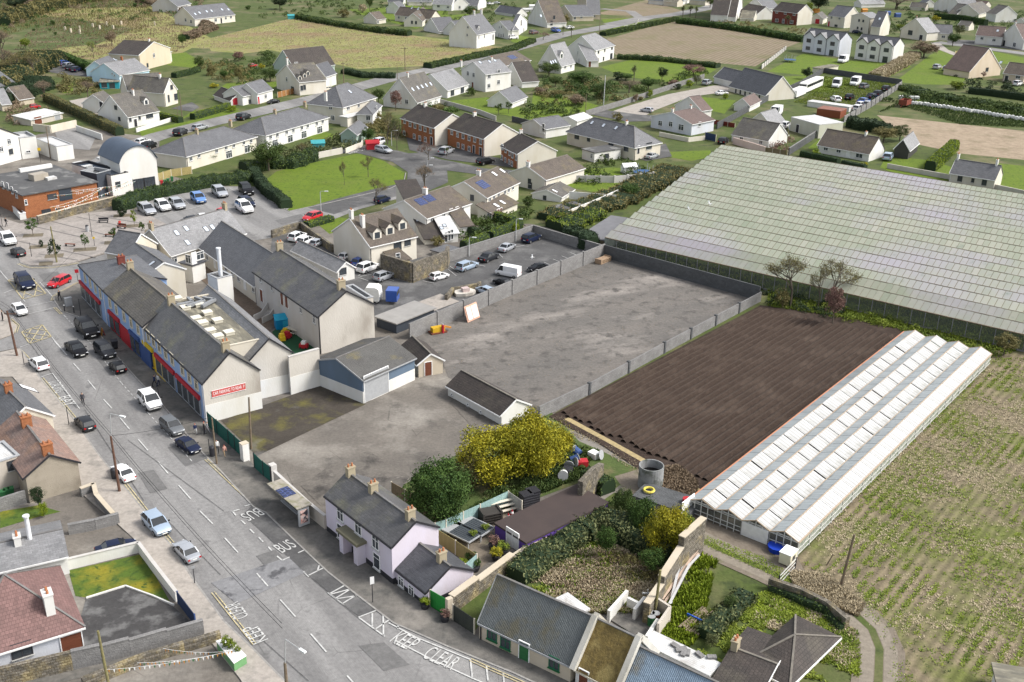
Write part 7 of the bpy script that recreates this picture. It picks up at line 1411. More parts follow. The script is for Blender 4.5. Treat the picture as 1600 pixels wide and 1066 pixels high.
# ================================================================ TREES AND BUSHES   x,y(base),ytop,width kind colour label
trees(PX,'''
685,815,716,122 huge g big round dark evergreen tree beside the timber fence
768,756,662,122 huge y mustard-yellow flowering tree, left of the yellow trio
832,744,638,118 huge y tallest mustard-yellow flowering tree by the long white shed
866,724,660,66 big y small yellow-green tree at the corner of the soil headland
735,765,700,60 big o olive coloured tree between dark evergreen and yellow trees
1040,868,786,84 huge y yellow-green gorse mass above the ruined wall
1000,838,770,56 big g dark green tree beside the broken stone wall end
975,806,762,40 big m mid-green bushy tree near the brown felt roof
1068,850,800,50 big l bright yellow-green bush at the top of the ruined wall
946,872,820,40 mid g dark evergreen thicket inside the walled plot
1018,900,856,46 mid g dark green spiky thicket under the ruined wall
62,795,758,28 mid d small round dark shrub beside the pebble-dashed cottage
70,808,784,18 bush h little yellow-green bush below the round dark shrub
1235,478,398,72 bare o tall bare tree with olive twigs before the glasshouse, leftmost
1278,482,414,32 bare o thin bare ivy-clad tree between two wide bare trees
1298,478,408,66 bare o wide bare tree with olive twigs, second from the left
1300,508,446,36 tree r pinkish brown weeping shrub at the soil corner
1222,480,450,26 bush o low olive shrub at the foot of the bare trees
1568,556,520,40 tree o dark olive shrub at the far corner of the white greenhouse
1112,1012,990,26 mid s grey-green shrub beside the log pile
1140,955,930,26 mid m loose green shrub at the garden dividing wall
''')
trees(A01,'''
208,408,290,88 small g round street tree near the red brick library corner
352,575,415,95 small d large dark street tree beside the mossy pole on the plaza
533,495,390,62 small g small street tree in the middle plaza pit
712,455,350,66 small m slender street tree near the plaza bench
888,402,312,48 small m small street tree beside the skylight roof
840,350,232,48 small l light green street tree near the car park entrance
765,290,200,80 bush d dark bush at the hedge end by the silver estate
262,478,425,34 bush d little potted shrub on the plaza
''','trees on the plaza')
trees(A11,'''
552,90,-62,56 bare o slim bare tree in the middle of the round green
700,38,-95,90 bare o bare tree with golden twigs on the round green
748,215,50,130 bare o wide bare tree at the lower edge of the green beside the navy car
1052,130,-40,110 bare b bare tree on a white painted trunk in the turning circle
1135,470,405,100 bush o grey-brown leafless bush behind the grey garden shed
''')
trees(A10,'''
80,1066,870,230 mid m tall rounded evergreen behind the lilac car park hedge
300,985,890,90 bare o bare garden tree behind the white terrace
140,1010,930,80 bush s grey-green bush at the terrace gardens
700,895,790,110 mid g dark conifer beside the green timber shed
765,640,550,100 tree m leafy green tree in front of the steep gabled house
872,690,560,96 tree r dark plum coloured tree by the steep gabled house
820,900,700,150 bare o tall bare tree beside the farthest brick pair
880,940,735,90 bare m bare leaning tree at the green's corner
760,760,690,70 bush o brown shrub at the villa corner
1075,1000,880,110 bare r pinkish bare tree in front of the farthest brick pair
1130,740,640,110 tree o olive tree behind the farthest brick pair
1190,980,915,50 palm s small palm in front of the middle brick pair
1340,600,540,70 bush m dark green shrub between two white houses
1512,720,640,62 small m round clipped tree on the back lawn, left of two
1575,710,630,56 small m round clipped tree on the back lawn, right of two
90,510,420,130 mid m big garden tree behind the white cottage end
35,430,395,50 bush y golden bush in the garden by the rough field
150,60,-30,130 tree d dark tree at the top of the rough field
548,110,50,90 bush o brown rounded bush on the top field hedge
665,80,20,70 bush w tall straw coloured bush at the top field
710,70,-40,60 tree m green tree beside the play house at the top
1335,110,35,110 tree m dark leafy tree beside the dark roofs at the top
''')
trees(A00,'''
110,510,330,170 bare o bare woodland tree, tallest in the left group
220,500,320,150 bare o bare woodland tree, right of the left group
40,480,300,160 bare b brown bare tree at the left edge, upper
20,380,180,140 bare b bare tree at the left edge of the rough field
165,500,400,120 mid d dark ivy-clad tree inside the left woodland
280,620,500,130 bare b leafless brown tree by the long clipped hedge
550,610,500,90 bare b small bare tree in front of the turquoise sunroom
160,310,235,80 mid l bright yellow-green tree beside the brown field
700,290,190,90 tree b big brown bush on the field bank
585,360,260,80 bare l slender lime-twigged tree by the field car park
330,160,120,40 bush g small dark bush in the upper left field
212,195,175,26 bush g tiny dark bush, left of three in the field
312,193,175,20 bush g tiny dark bush, middle of three in the field
348,220,195,28 bush g tiny dark bush, right of three in the field
1138,290,210,70 mid g dark shrub by the stone wall of the tan house
1245,440,345,80 tree m leafy garden tree next to the tan house lawn
1320,470,400,70 bush o brown garden shrub behind the small lawn
1400,500,430,60 mid g dark round shrub in the long garden
1490,520,410,60 tree o olive tree behind the red door cottage
1490,385,320,90 tree r reddish bare bush at the garden end
1290,1010,945,150 mid m dense shrub in front of the hipped cream terrace
1450,700,655,70 bush h yellow-green rounded bush at the hedge end
1335,548,518,70 bush y yellow flowering bush on the garden lawn
1000,70,10,60 tree m tree beside the dark windowed house
890,30,-30,60 tree g small dark tree near the top left farmhouse
845,45,15,50 bush g dark bush near the top left farmhouse
1550,60,30,50 bush g small bush right of the long farmhouse
100,60,-20,200 mid d dark scrub tree at the top left corner
230,60,-20,190 tree b brown scrub tree near the top left corner
''')
trees(A20,'''
760,515,400,80 palm s cordyline palm in the long back garden
935,500,415,80 mid d dark conifer on the modern house lawn
850,560,480,140 mid g dense green shrub mass in the back gardens
660,500,445,80 bush d dark shrub beside the orange tiled wall
730,580,500,120 bare b bare brown tree in the back gardens
710,500,455,130 mid g dark evergreen row behind the bare brown tree
1000,540,495,80 bush r red-brown shrub by the gravel drive
400,560,515,100 small m pale green round tree on the back lawn
230,480,380,170 mid m wide leafy tree below the steep slate house
270,540,470,100 mid m green shrub border beside the steep slate house
430,520,440,200 mid g long dark shrub mass across the gardens
560,620,500,150 mid m green garden thicket behind the tall galvanised pole
400,660,590,140 mid b brown leafless shrubs behind the pale lawn
280,600,560,120 mid o olive shrubs along the panel fence
180,590,540,100 bush b brown shrub by the small dark roofed building
1030,560,520,60 bush d dark clipped shrub along the gravel drive
1105,545,495,50 bush h golden conifer on the gravel drive
862,610,555,45 bush h yellow spiky shrub beside the gravel drive
800,625,600,50 bush o low shrub at the drive edge
658,755,700,80 bush o dark rockery bush by the dark drive
768,640,580,40 bush b brown shrub at the panel fence end
915,790,750,60 small m small ball tree before the blue-grey bungalow
1330,620,580,40 bush h small golden bush on the bungalow lawn
1150,530,465,70 mid s grey-green shrub beside the garage wing
1130,470,400,150 mid r brown leafless thicket at the stubble field corner
1065,110,30,70 palm s palm tree in a row by the lane, left
1110,105,28,70 palm s palm tree in a row by the lane, middle
1145,115,35,60 palm s palm tree in a row by the lane, right
1235,50,-30,80 tree m broad green tree by the white lodge
370,235,160,60 palm s small palm beside the red brick drive
195,250,195,60 bare r small bare ornamental tree on the gravel
318,220,155,50 palm s palm in front of the brown chalet
330,150,85,70 bush o brown shrub beside the grey stone bungalow
100,1,60,30 bush m shrub below frame
'''.replace("100,1,60,30 bush m shrub below frame\n",""))
trees(A21,'''
100,230,155,90 bush m bright garden bush beside the rear extension
735,170,70,140 mid g dark shrub at the end of the grey panel fence
240,330,275,70 bush l light green bush next to the low outhouse
310,310,255,70 bush l yellow-green bush right of the low outhouse
20,390,325,60 bush h golden ball bush by the car park lamp
''')
trees(A30,'''
240,495,415,80 mid d dark yew tree at the lawn wall
720,890,790,180 mid o big olive shrub beside the timber shed
820,880,770,140 mid s grey-green shrub beside the timber shed
300,985,925,70 small h round bright bush at the bungalow corner
600,1045,1010,50 small y small golden bush at the bungalow corner
970,360,255,200 mid b wide brown leafless shrub on the bright lawn
1150,290,200,90 mid g dark evergreen at the lane entrance
1170,560,500,100 bush l pale green bush beside the beige house hedge
1340,490,440,40 small r small dark red tree against the beige gable
120,160,90,60 palm s palm in front of the red brick house
310,80,-60,160 mid d tall dark cypress group behind the cream houses
250,90,10,60 tree l pale green tree by the dark cypress group
890,110,80,50 small g round dark green tree by the play things
1045,130,95,60 bush y yellow-green bush at the laurel hedge end
800,60,-20,200 bare b wide bare tree at the top right
820,180,150,60 bush l garden shrub right of the cream wing
1545,140,115,40 bush g small dark bush near the top right corner
1190,230,150,80 mid s tall silver-green shrub by the lane bungalow
1365,80,55,50 bush r small red shrub at the top right
''')
hedge(A30,[(1040,110),(1200,125),(1340,150)],3,2.5,'g','dark clipped hedge running behind the brown roof bungalow',sz=.25)
# ================================================================ MARKINGS ON THE ROAD
dz = TT(0,480,6.6625); ez = TT(0,360,6.6625); fz = TT(340,740,4.845)
pr = lambda T,L: [[T(p) for p in s] for s in L]
seg = pr(A02,[[(340,0),(420,90)],[(460,140),(505,190)],[(550,245),(600,305)],[(648,365),(700,422)],[(752,482),(810,552)],[(865,615),(925,685)],[(988,755),(1052,830)],[(1117,903),(1192,988)]])+pr(A03,[[(1250,0),(1330,80)],[(1405,168),(1488,260)]])+pr(A13,[[(5,390),(75,470)],[(152,555),(248,662)],[(342,768),(440,882)],[(570,1030),(640,1110)]])+pr(ez,[[(0,425),(85,525)],[(240,725),(262,750)]])
lines('road_marking',seg,.14,paintw)
lines('road_marking',pr(ez,[[(415,545),(550,700)],[(270,805),(550,745)],[(290,880),(570,810)],[(40,660),(140,622)],[(110,925),(150,905)],[(180,355),(240,390)]])+pr(dz,[[(430,735),(545,695)],[(545,695),(830,1066)],[(210,425),(310,388)],[(540,320),(700,510)],[(665,90),(690,115)]]),.12,paintw)
lines('road_marking',[[(100,494),(145,541),(190,600),(232,647),(300,722)]],.1,paintw,dash=(.7,.6))
lines('road_marking',pr(fz,[[(165,278),(115,295),(140,325)],[(205,255),(270,235)],[(450,632),(490,665),(545,640)],[(610,608),(655,588)],[(180,362),(210,390)],[(245,428),(278,460)],[(312,490),(345,525)],[(385,562),(410,592)]]),.16,paintw)
lines('road_marking',pr(A13,[[(298,378),(330,412)],[(330,402),(425,355)],[(395,340),(385,375)],[(450,510),(550,590)],[(465,515),(555,465)],[(470,520),(585,490)],[(500,545),(590,490)],[(500,550),(630,530)],[(540,580),(630,525)],[(640,665),(752,622)],[(645,668),(805,785)],[(727,640),(727,722)],[(795,655),(797,780)],[(745,740),(835,680)],[(887,715),(888,740)],[(1340,930),(1352,1040)],[(1440,970),(1450,1064)],[(1545,1010),(1550,1080)],[(870,810),(1100,930),(1350,1045),(1500,1110)],[(830,700),(1000,790),(1340,930)]]),.15,paintw)
thin = pr(A13,[[(300,380),(640,670)],[(0,770),(330,1064)]])+pr(A02,[[(800,620),(1400,1064)],[(180,0),(480,420)],[(530,430),(900,1000)]])+pr(A03,[[(990,0),(1380,400)]])
lines('road_joint',thin,.05,pmat('tar_joint',(.05,.05,.05),(.08,.08,.08),2))
def dbl(pts,T=PX):
    p = [G(*T(q)) for q in pts]; mb = MB(); z = level('yellow')
    for a,c in zip(p[:-1],p[1:]):
        d = (c-a)/np.linalg.norm(c-a); s = np.array([-d[1],d[0]])*.14; strip(a+s,c+s,.11,z,mb); strip(a-s,c-s,.11,z,mb)
    tag(mb.mk('yellow_lines',painty),None,None,None,'structure')
for q in ([(66,592),(117,654)],[(197,758),(229,799)],[(259,837),(270,850)],[(333,927),(398,1008)]): dbl(q)
dbl([(322,719),(396,789)]); dbl([(1340,930),(1460,985),(1600,1045),(1700,1090)],A13); dbl([(33,549),(46,563)]); dbl([(17,500),(29,510),(25,521)]); dbl([(810,548),(640,640),(560,690),(540,740)],ez); dbl([(570,810),(640,880)],ez); dbl([(190,355),(300,395),(520,398),(700,372),(820,345)],ez)
def box(T,c):
    o = [T(q) for q in c]; L = [[o[0],o[1]],[o[1],o[2]],[o[2],o[3]],[o[3],o[0]]]; m = lambda a,b_,f: (a[0]+(b_[0]-a[0])*f,a[1]+(b_[1]-a[1])*f)
    L += [[o[0],o[2]],[o[1],o[3]],[m(o[0],o[1],.5),m(o[1],o[2],.5)],[m(o[1],o[2],.5),m(o[2],o[3],.5)],[m(o[2],o[3],.5),m(o[3],o[0],.5)],[m(o[3],o[0],.5),m(o[0],o[1],.5)]]
    lines('yellow_box',L,.16,painty)
box(ez,[(85,525),(300,468),(480,665),(240,725)]); box(dz,[(225,265),(440,190),(535,315),(310,388)])
lines('parking_bay_line',pr(A01,[[(965,190),(1025,232)],[(1045,200),(1060,185)],[(1120,160),(1180,210)],[(1300,130),(1330,155)],[(1430,110),(1480,140)],[(1180,180),(1215,205)],[(940,300),(1290,215)]])+pr(A11,[[(680,620),(640,660)],[(770,640),(650,665)],[(860,690),(720,640)],[(1040,690),(1110,705)],[(1200,620),(1250,660)],[(1210,600),(1270,640)],[(1380,590),(1430,600)],[(1510,520),(1540,545)],[(640,670),(700,690)]])+pr(A21,[[(365,515),(415,535)],[(310,535),(355,553)],[(255,555),(300,572)],[(200,575),(235,590)],[(20,480),(75,470)]]),.1,paintw)
_zt = level('text')
def roadtext(s,c,d,wm_,hm,name='road_lettering'):
    a = G(*c); b_ = G(*d); v = (b_-a)/np.linalg.norm(b_-a); cu = bpy.data.curves.new(name,'FONT'); cu.body = s; cu.align_x = 'CENTER'; cu.align_y = 'CENTER'; cu.size = 1
    o = bpy.data.objects.new(name,cu); C.objects.link(o); me = bpy.data.meshes.new_from_object(o.evaluated_get(bpy.context.evaluated_depsgraph_get())); bpy.data.objects.remove(o); me.materials.clear(); me.materials.append(paintw)
    co = np.array([q.co for q in me.vertices]); w_,h_ = np.ptp(co[:,0]),np.ptp(co[:,1]); o = ob(name,me,None,(a[0],a[1],_zt+.004),math.atan2(v[1],v[0])); o.scale = (wm_/w_,hm/h_,1); o['kind'] = 'structure'
mw = lambda a,b_: float(np.linalg.norm(G(*a)-G(*b_)))
roadtext('KEEP',(632,1004),(687,1030),mw((618,997),(650,1011)),1.8); roadtext('CLEAR',(689,1031),(716,1043),mw((667,1020),(713,1040)),1.8)
roadtext('KEEP',(400,993),(380,968),mw((412,1001),(389,979)),1.4); roadtext('CLEAR',(371,956),(360,941),mw((380,963),(360,941)),1.4)
roadtext('LOADING',(89,606),(104,628),mw((81,597),(96,613)),1.5); roadtext('BAY',(104,628),(118,648),mw((99,621),(110,635)),1.5)
roadtext('BUS',(446,856),(456,851.5),mw((435,861),(459,851)),1.8); roadtext('BUS',(394,805),(380,811),mw((379,811),(405,800)),1.8); roadtext('KEEP CLEAR',(562,236),(580,231),mw((548,242),(580,232)),1.6)
# ================================================================ POLES, LAMPS, SIGNS
pole(PX,187,769,681.5,'rust-brown pole carrying a curved street lamp on the left pavement',.17,'rust',lamp=(187,650,2.8),xt=173,name='lamp_pole')
pole(PX,392.5,702,621,'dark wooden pole standing in the mossy yard',.15,xt=388.7); pole(PX,339,726,653,'wooden pole by the gate pillar on the right pavement',.12,xt=331)
pole(PX,449,1085,1036,'wooden pole with curved lamp at the bottom edge of the road',.17,lamp=(468,1014,2.6),name='lamp_pole'); pole(PX,173,1085,986,'mossy leaning pole beside the bottom left lane',.14,'moss',xt=153)
pole(PX,89,411,354,'mossy green pole on the plaza',.16,'moss',xt=79); pole(PX,27,557,486,'brown telegraph pole at the left side junction',.18,'rust',xt=11,arm=.8)
pole(PX,79,248,198,'dark telegraph pole beside the white annex',.15,xt=72); pole(PX,285,188,143,'grey telegraph pole by the bright hedge',.15); pole(PX,279,190,162,'thin pole beside the bright hedge',.08)
pole(PX,633,110,74,'telegraph pole with crossarms in the rough field',.16,arm=1.2); pole(PX,537.5,136,97,'telegraph pole at the estate road bend',.16,arm=.6); pole(PX,528,136,112,'short pole beside the estate road bend',.1); pole(PX,621,126,100,'pole with small yellow sign by the field corner',.1)
pole(PX,943,164,118,'tall galvanised pole in the back gardens',.16,'galv',xt=946); pole(PX,914.5,188,148,'wooden pole beside the garden wall',.12); pole(PX,936.5,53,16,'wooden pole at the lane corner',.14); pole(PX,1228,245,202,'mossy pole beside the panel fence',.15,'moss',xt=1232)
pole(PX,1022,966,891,'mossy old pole behind the white yard walls',.16,'moss',xt=1032); pole(PX,1010,950,921,'thin television aerial mast behind the cottages',.05,'galv',arm=.5,name='aerial'); pole(PX,1313.7,916,835,'leaning wooden pole in the bramble heap',.17,xt=1335); pole(PX,1290,884,866,'short leaning stake by the bramble heap',.08,xt=1307,name='stake')
for x,y,t_,l_ in ((502,335,300,'green lamp post at the edge of the round green'),(733,401,372,'lamp post over the light blue estate car'),(806,378,343,'lamp post above the champagne saloon'),(666,275,259,'street lamp by the white painted trunk'),(612,228,205,'street lamp behind the white off-roader'),(668,262,248,'short lamp in the turning circle')):
    pole(PX,x,y,t_,l_,.09,'galv',lamp=(x+5,t_-1,.2),name='lamp_post',cat='lamp')
for x,y,t_,l_ in ((126.5,494,467,'thin black post at the pavement corner by the shops'),(108,665,636,'black post beside the painted loading bay'),(38,571,549,'black post at the left junction'),(249,627,606,'black post by the two walkers'),(328,710,686,'black post beside the litter bin'),(49.6,402,379,'black post near the dark hatchback on the plaza'),(144,371,333,'tall black post in the middle of the plaza'),(4,355,334,'black post at the far left of the plaza')):
    pole(PX,x,y,t_,l_,.06,'paint',name='sign_post',cat='post')
def signpost(x,y,t_,label,c,w_,h_):
    t = pole(PX,x,y,t_,label,.05,'paint',name='sign_post',cat='sign'); h = t['_h']; ob('sign_plate',MB().box(-w_/2,w_/2,-.07,-.04,h-h_,h).m('sign_plate',plain('paint_'+c,PAL[c])),t).rotation_euler = (0,0,.4); return t
signpost(582.5,943,901,'bus stop pole with pale timetable on the right pavement','w',.4,.8); signpost(304.5,913,884,'thin black sign post beside the silver grey saloon','s',.3,.3); signpost(64,254,231,'pole with diamond yellow warning sign by the white annex','y',.7,.7); signpost(122,440,421,'red and white stop sign at the corner shop','r',.6,.6); signpost(148,385,370,'small yellow sign post on the plaza','y',.4,.4)
# street furniture
def small(name,label,cat,x,y,parts,rz=0,z=.14,T=PX,group=None):
    g = G(*T((x,y))); t = thing(name,label,cat,(g[0],g[1],z),rz,group)
    for nm,mb,m in parts: ob(nm,mb.mk(nm,m,link=False),t)
    return t
def wheelie(x,y,k,label,group=None,z=.14,rz=.5):
    m = col(k); return small('wheelie_bin',label,'bin',x,y,[('body',MB().add([(-.22,-.25,.08),(.22,-.25,.08),(.22,.25,.08),(-.22,.25,.08),(-.29,-.33,1.0),(.29,-.33,1.0),(.29,.33,1.0),(-.29,.33,1.0)],[(0,3,2,1),(4,5,6,7),(0,1,5,4),(1,2,6,5),(2,3,7,6),(3,0,4,7)]),m),('lid',MB().box(-.31,.31,-.36,.36,1.0,1.08),m),('wheel',MB().tube((-.3,.25,.1),(.3,.25,.1),.1),tyre)],rz,z,group=group)
wheelie(180,546,'k','large black wheelie bin outside the dark blue shopfront').scale = (1.5,1.5,1.2)
for i,q in enumerate(((6,781),(12,778),(19,776))): wheelie(*q,'g',('left','middle','right')[i]+' one of three green wheelie bins behind the block wall','green wheelie bins',z=.05)
for i,q in enumerate(((253,290),(258,289),(263,287),(269,284))): wheelie(*q,'g' if i != 0 else 'r',('red-lidded bin by the timber fence','first green bin by the yellow timber fence','second green bin by the yellow timber fence','last green bin by the yellow timber fence')[i],'bins by the hall',z=.08)
for x,y,l_ in ((332,714,'black litter bin at the kerb by the walkers'),(179,749,'black litter bin beside the rust-brown pole'),(137,363,'grey bin on the plaza beside the tall post')):
    small('litter_bin',l_,'bin',x,y,[('body',MB().tube((0,0,0),(0,0,1.1),.3,.32,12),col('k' if x != 137 else 's')),('lid',MB().tube((0,0,1.1),(0,0,1.3),.34,.2,12),col('k'))])
small('utility_cabinet','grey utility cabinet on the pavement corner','cabinet',108,479,[('body',MB().box(-.5,.5,-.3,.3,0,1.3),col('s')),('lid',MB().box(-.55,.55,-.35,.35,1.3,1.36),col('s'))],.7)
for x,y,l_ in ((101.5,488,'black bollard left of the pavement corner pair'),(116,490,'black bollard right of the pavement corner pair')): small('bollard',l_,'bollard',x,y,[('post',MB().tube((0,0,0),(0,0,1.0),.1,.08,8),col('k')),('cap',MB().tube((0,0,1.0),(0,0,1.08),.1,.04,8),col('w'))])
def bench(x,y,l_,rz,back,k='n'):
    p = [('seat',MB().box(-.95,.95,-.25,.25,.42,.48),col(k)),('leg',MB().box(-.85,-.75,-.22,.22,0,.42),col('k')),('leg',MB().box(.75,.85,-.22,.22,0,.42),col('k'))]
    if back: p.append(('backrest',MB().box(-.95,.95,.22,.28,.55,.95),col(k)))
    return small('bench',l_,'bench',x,y,p,rz)
bench(162,349,'dark bench with backrest facing the plaza',.1,True,'k'); bench(190,358,'red-brown bench with a seated person',-.3,True,'n'); bench(110,386,'low brown wooden bench left of the centre tree',-.1,False); bench(172,371,'low brown wooden bench by the slender tree',-.1,False)
small('a_board','red and orange pavement sign board outside the shops','sign',161,525,[('board',MB().bar((-.25,0,0),(0,0,1.1),.8,.04),col('o')),('board',MB().bar((.25,0,0),(0,0,1.1),.8,.04),col('r'))],.6)
# bus shelter
B0,B1 = G(417,757,2.5),G(464,797,2.5); B2 = G(484,789,2.5); ub = (B1-B0)/np.linalg.norm(B1-B0); LB = np.linalg.norm(B1-B0); vb = np.array([-ub[1],ub[0]]); WB = abs((B2-B1)@vb)+.2
bs = thing('bus_shelter','flat roofed bus shelter with two solar panels and an advert panel','bus shelter',(B0[0],B0[1],.13),math.atan2(ub[1],ub[0]))
ob('roof',MB().box(0,LB,0,WB,2.35,2.47).m('roof',pmat('shelter_roof',(.34,.31,.26),(.26,.24,.20),1.5,c3=(.2,.19,.12),s3=1.2)),bs)
for i,(x,y) in enumerate(((LB*.36,WB*.42),(LB*.36+1.0,WB*.42))): ob('solar_panel',MB().box(x-.45,x+.45,y-.7,y+.7,2.5,2.56).m('solar_panel',pmat('solar_panel',(.02,.03,.075))),bs)
for x in (.4,LB*.5,LB-.5): ob('post',MB().box(x-.05,x+.05,WB-.3,WB-.2,0,2.35).m('post',col('s')),bs)
ob('back_glass',MB().box(.4,LB-.5,WB-.27,WB-.24,.3,2.1).m('back_glass',glass),bs); ob('seat',MB().box(1,LB-2,WB-.8,WB-.45,.45,.52).m('seat',col('s')),bs)
ad = ob('advert_panel',MB().box(LB-.3,LB-.1,.2,WB-.3,.15,2.2).m('advert_panel',col('s')),bs); ob('poster',MB().box(LB-.1,LB-.07,.4,WB-.5,.5,2.0).m('poster',pmat('poster_print',(.55,.12,.06),(.8,.75,.7),1.2,coord='obj',c3=(.05,.05,.06),s3=1.1,t3=(.5,.55))),ad)
# people
PG = 'people in the street'
for x,y,ps,cl,l_,hd,s in ((130.5,634.5,'walk',('d','k','h'),'person in dark clothes crossing the middle of the road',-1.2,1.05),(242.5,606,'walk2',('n','k','k'),'person in navy walking past the red shopfront',.8,1.05),(248,604.5,'walk',('w','n','y'),'person in white jumper walking past the red shopfront',.8,1.02),(306,680,'walk',('n','w','r'),'child with red hat and pale trousers by the gable',-1,.85),(320,681,'stand',('k','k','r'),'person in long black coat with red hat by the hoarding',.4,1.05),(325,679.5,'walk2',('s','s','s'),'person in grey beside the black coated person',.4,1),(340,709.5,'walk',('w','k','k'),'person in black and white walking by the pole',-1.2,1.05),(351.5,714,'walk2',('p','t','r'),'child in pink top on the pavement',-.9,.85),(94,471,'walk',('k','k','y'),'person in black with white bag on the pavement corner',2.6,1.05),(88,450,'stand',('d','d','h'),'person standing at the open door of the red car',.2,1.05),(5,503,'stand',('k','k','k'),'person in black at the left edge of the pavement',.4,1.05),(10.5,355,'walk',('k','k','k'),'person in black walking by the library canopy',1,1.05),(188,357,'stand',('r','n','h'),'person in red by the plaza bench',-1,.95)):
    person(PX,x,y,ps,cl,l_,hd,s)
# overhead cables along the street
def cable(pts,label,sag=.6,r=.022):
    b = MB()
    for a,c in zip(pts[:-1],pts[1:]):
        a,c = np.array(a),np.array(c); q = [a+(c-a)*f-np.array([0,0,4*sag*f*(1-f)]) for f in np.linspace(0,1,9)]
        for u_,v_ in zip(q[:-1],q[1:]): b.tube(tuple(u_),tuple(v_),r,n=4,cap=False)
    tag(b.mk('overhead_cable',pmat('cable_black',(.02,.02,.02),(.03,.03,.03),1)),label,'cable')
tp = lambda x,y,z: tuple(G(x,y))+(z,)
for o_,l_ in ((0,'upper overhead cable sagging along the left side of the street'),(.5,'lower overhead cable sagging along the left side of the street')): cable([tp(-60,480,7.6-o_),tp(27,557,7.6-o_),tp(187,769,7.2-o_),tp(449,1085,7.2-o_)],l_)
cable([tp(187,769,7.0),tp(339,726,6.2)],'thin cable crossing the street to the pole by the gate pillar',.3); cable([tp(27,557,7.0),tp(126,450,6.5)],'thin cable crossing the junction to the corner shop',.3)
# bunting
def bunting(a,c,za,zc,label,n=34,sag=.5):
    A,B_ = np.array(tuple(G(*a))+(za,)),np.array(tuple(G(*c))+(zc,)); t = thing('bunting',label,'bunting',tuple(A)); b = MB(); f = MB(); q = [(B_-A)*k/n-np.array([0,0,4*sag*(k/n)*(1-k/n)]) for k in range(n+1)]
    for u_,v_ in zip(q[:-1],q[1:]): b.tube(tuple(u_),tuple(v_),.02,n=3,cap=False); d = (v_-u_)*.42; f.q([tuple(u_),tuple(u_+d),tuple(u_+d*.5-np.array([0,0,.38]))],int(rng.integers(0,3)))
    ob('cord',b.m('cord',pvc),t); o = ob('flags',f.m('flags',[pvc,col('o'),col('g')]),t); o['kind'] = 'stuff'
cpt = (166,325)
for i,(x,y,z) in enumerate(((54,330,4.6),(66,330,4.2),(74,334,3.8),(82,352,3.6),(92,356,3.2))): bunting((x,y),cpt,z,4.4,'string of white and green flags over the plaza, number %s from the top' % ('one two three four five'.split()[i]))
bunting((90,352),(215,312),3.4,4.0,'long string of white flags running to the car park hedge',40); bunting(cpt,(212,308),4.4,4.2,'short string of flags from the wall to the hedge',24)
for i,(x,y) in enumerate(((330,1066),(290,1075),(240,1072))): bunting((366,1043),(x-70,y-14+i*14),1.8,2.6,'flag string over the bottom left forecourt, %s' % ('upper','middle','lower')[i],26,.3)
# ================================================================ SMALL THINGS IN YARDS AND GARDENS
R3 = ra_
p_ = [G(*q) for q in ((340,1017),(359,1011),(386,1039),(367,1051))]; t = thing('planter','white topped green planter with shrubs at the bottom of the footpath','planter',(*p_[0],.1)); rp = [tuple(q-p_[0]) for q in p_]
ob('box',MB().prism(rp,0,.9).m('box',plain('planter_green',(.16,.34,.15))),t); ob('coping',MB().prism([(a*1.03-.05,b_*1.03-.03) for a,b_ in rp],.9,1.0).m('coping',pvc),t)
cm = treeproto('bush','l')[1]
for f in ((.35,.45,.9),(.5,.5,.8),(.72,.55,.5)): q = (p_[0]*(1-f[0])+p_[2]*f[0])-p_[0]; o = ob('plant',cm,t,(q[0],q[1],.85)); o.scale = (f[2]*1.3,)*3
# water tank, slab, cuttings
g = G(1017,765); zt = 2.6; rr = mw((998,765),(1037,765))/2; t = thing('water_tank','round grey water tank with open dark top beside the ploughed soil','tank',(g[0],g[1]+rr*.6,.05)); n = 28; V = []; 
for r_,z in ((rr,0),(rr,zt),(rr-.12,zt),(rr-.12,zt-1.0)): V += [(r_*math.cos(6.2832*i/n),r_*math.sin(6.2832*i/n),z) for i in range(n)]
ob('shell',mk('shell',V,[(k*n+i,k*n+(i+1)%n,(k+1)*n+(i+1)%n,(k+1)*n+i) for k in range(3) for i in range(n)],pmat('tank_concrete',(.30,.31,.31),(.20,.20,.20),1,coord='obj',c3=(.09,.10,.08),s3=.8),link=False),t); ob('water',MB().prism([(p[0],p[1]) for p in V[3*n:]],zt-1.05,zt-1.0).m('water',pmat('dark_water',(.008,.008,.008),None,1,.05)),t)
t = small('concrete_bunker','low damp concrete slab structure covered with dead plants','structure',1042,790,[('slab',MB().box(-3.4,3.4,-1.8,1.8,0,1.0),W_('dblock')),('render_face',MB().box(-3.45,3.45,-1.85,-1.8,0,.8),W_('block'))],-.55,.02)
small('lifebuoy','yellow ring buoy lying on the concrete slab','ring',1013,781,[('ring',MB().add(*(lambda m: ([tuple(v) for v in m[0]],m[1]))(([((.55+.14*math.cos(b_))*math.cos(a),(.55+.14*math.cos(b_))*math.sin(a),.14*math.sin(b_)) for a in [6.2832*i/14 for i in range(14)] for b_ in [6.2832*j/6 for j in range(6)]],[(i*6+j,i*6+(j+1)%6,((i+1)%14)*6+(j+1)%6,((i+1)%14)*6+j) for i in range(14) for j in range(6)]))),plain('buoy_yellow',(.65,.55,.10)))],0,1.25)
small('white_board','white sheet board propped up with a red barrel behind it','board',1073,806,[('board',MB().box(-1.3,1.3,-.05,.05,0,2.2),pvc),('barrel',MB().tube((.9,.6,0),(.9,.6,1.5),.5,n=12),col('r'))],.9,.02)
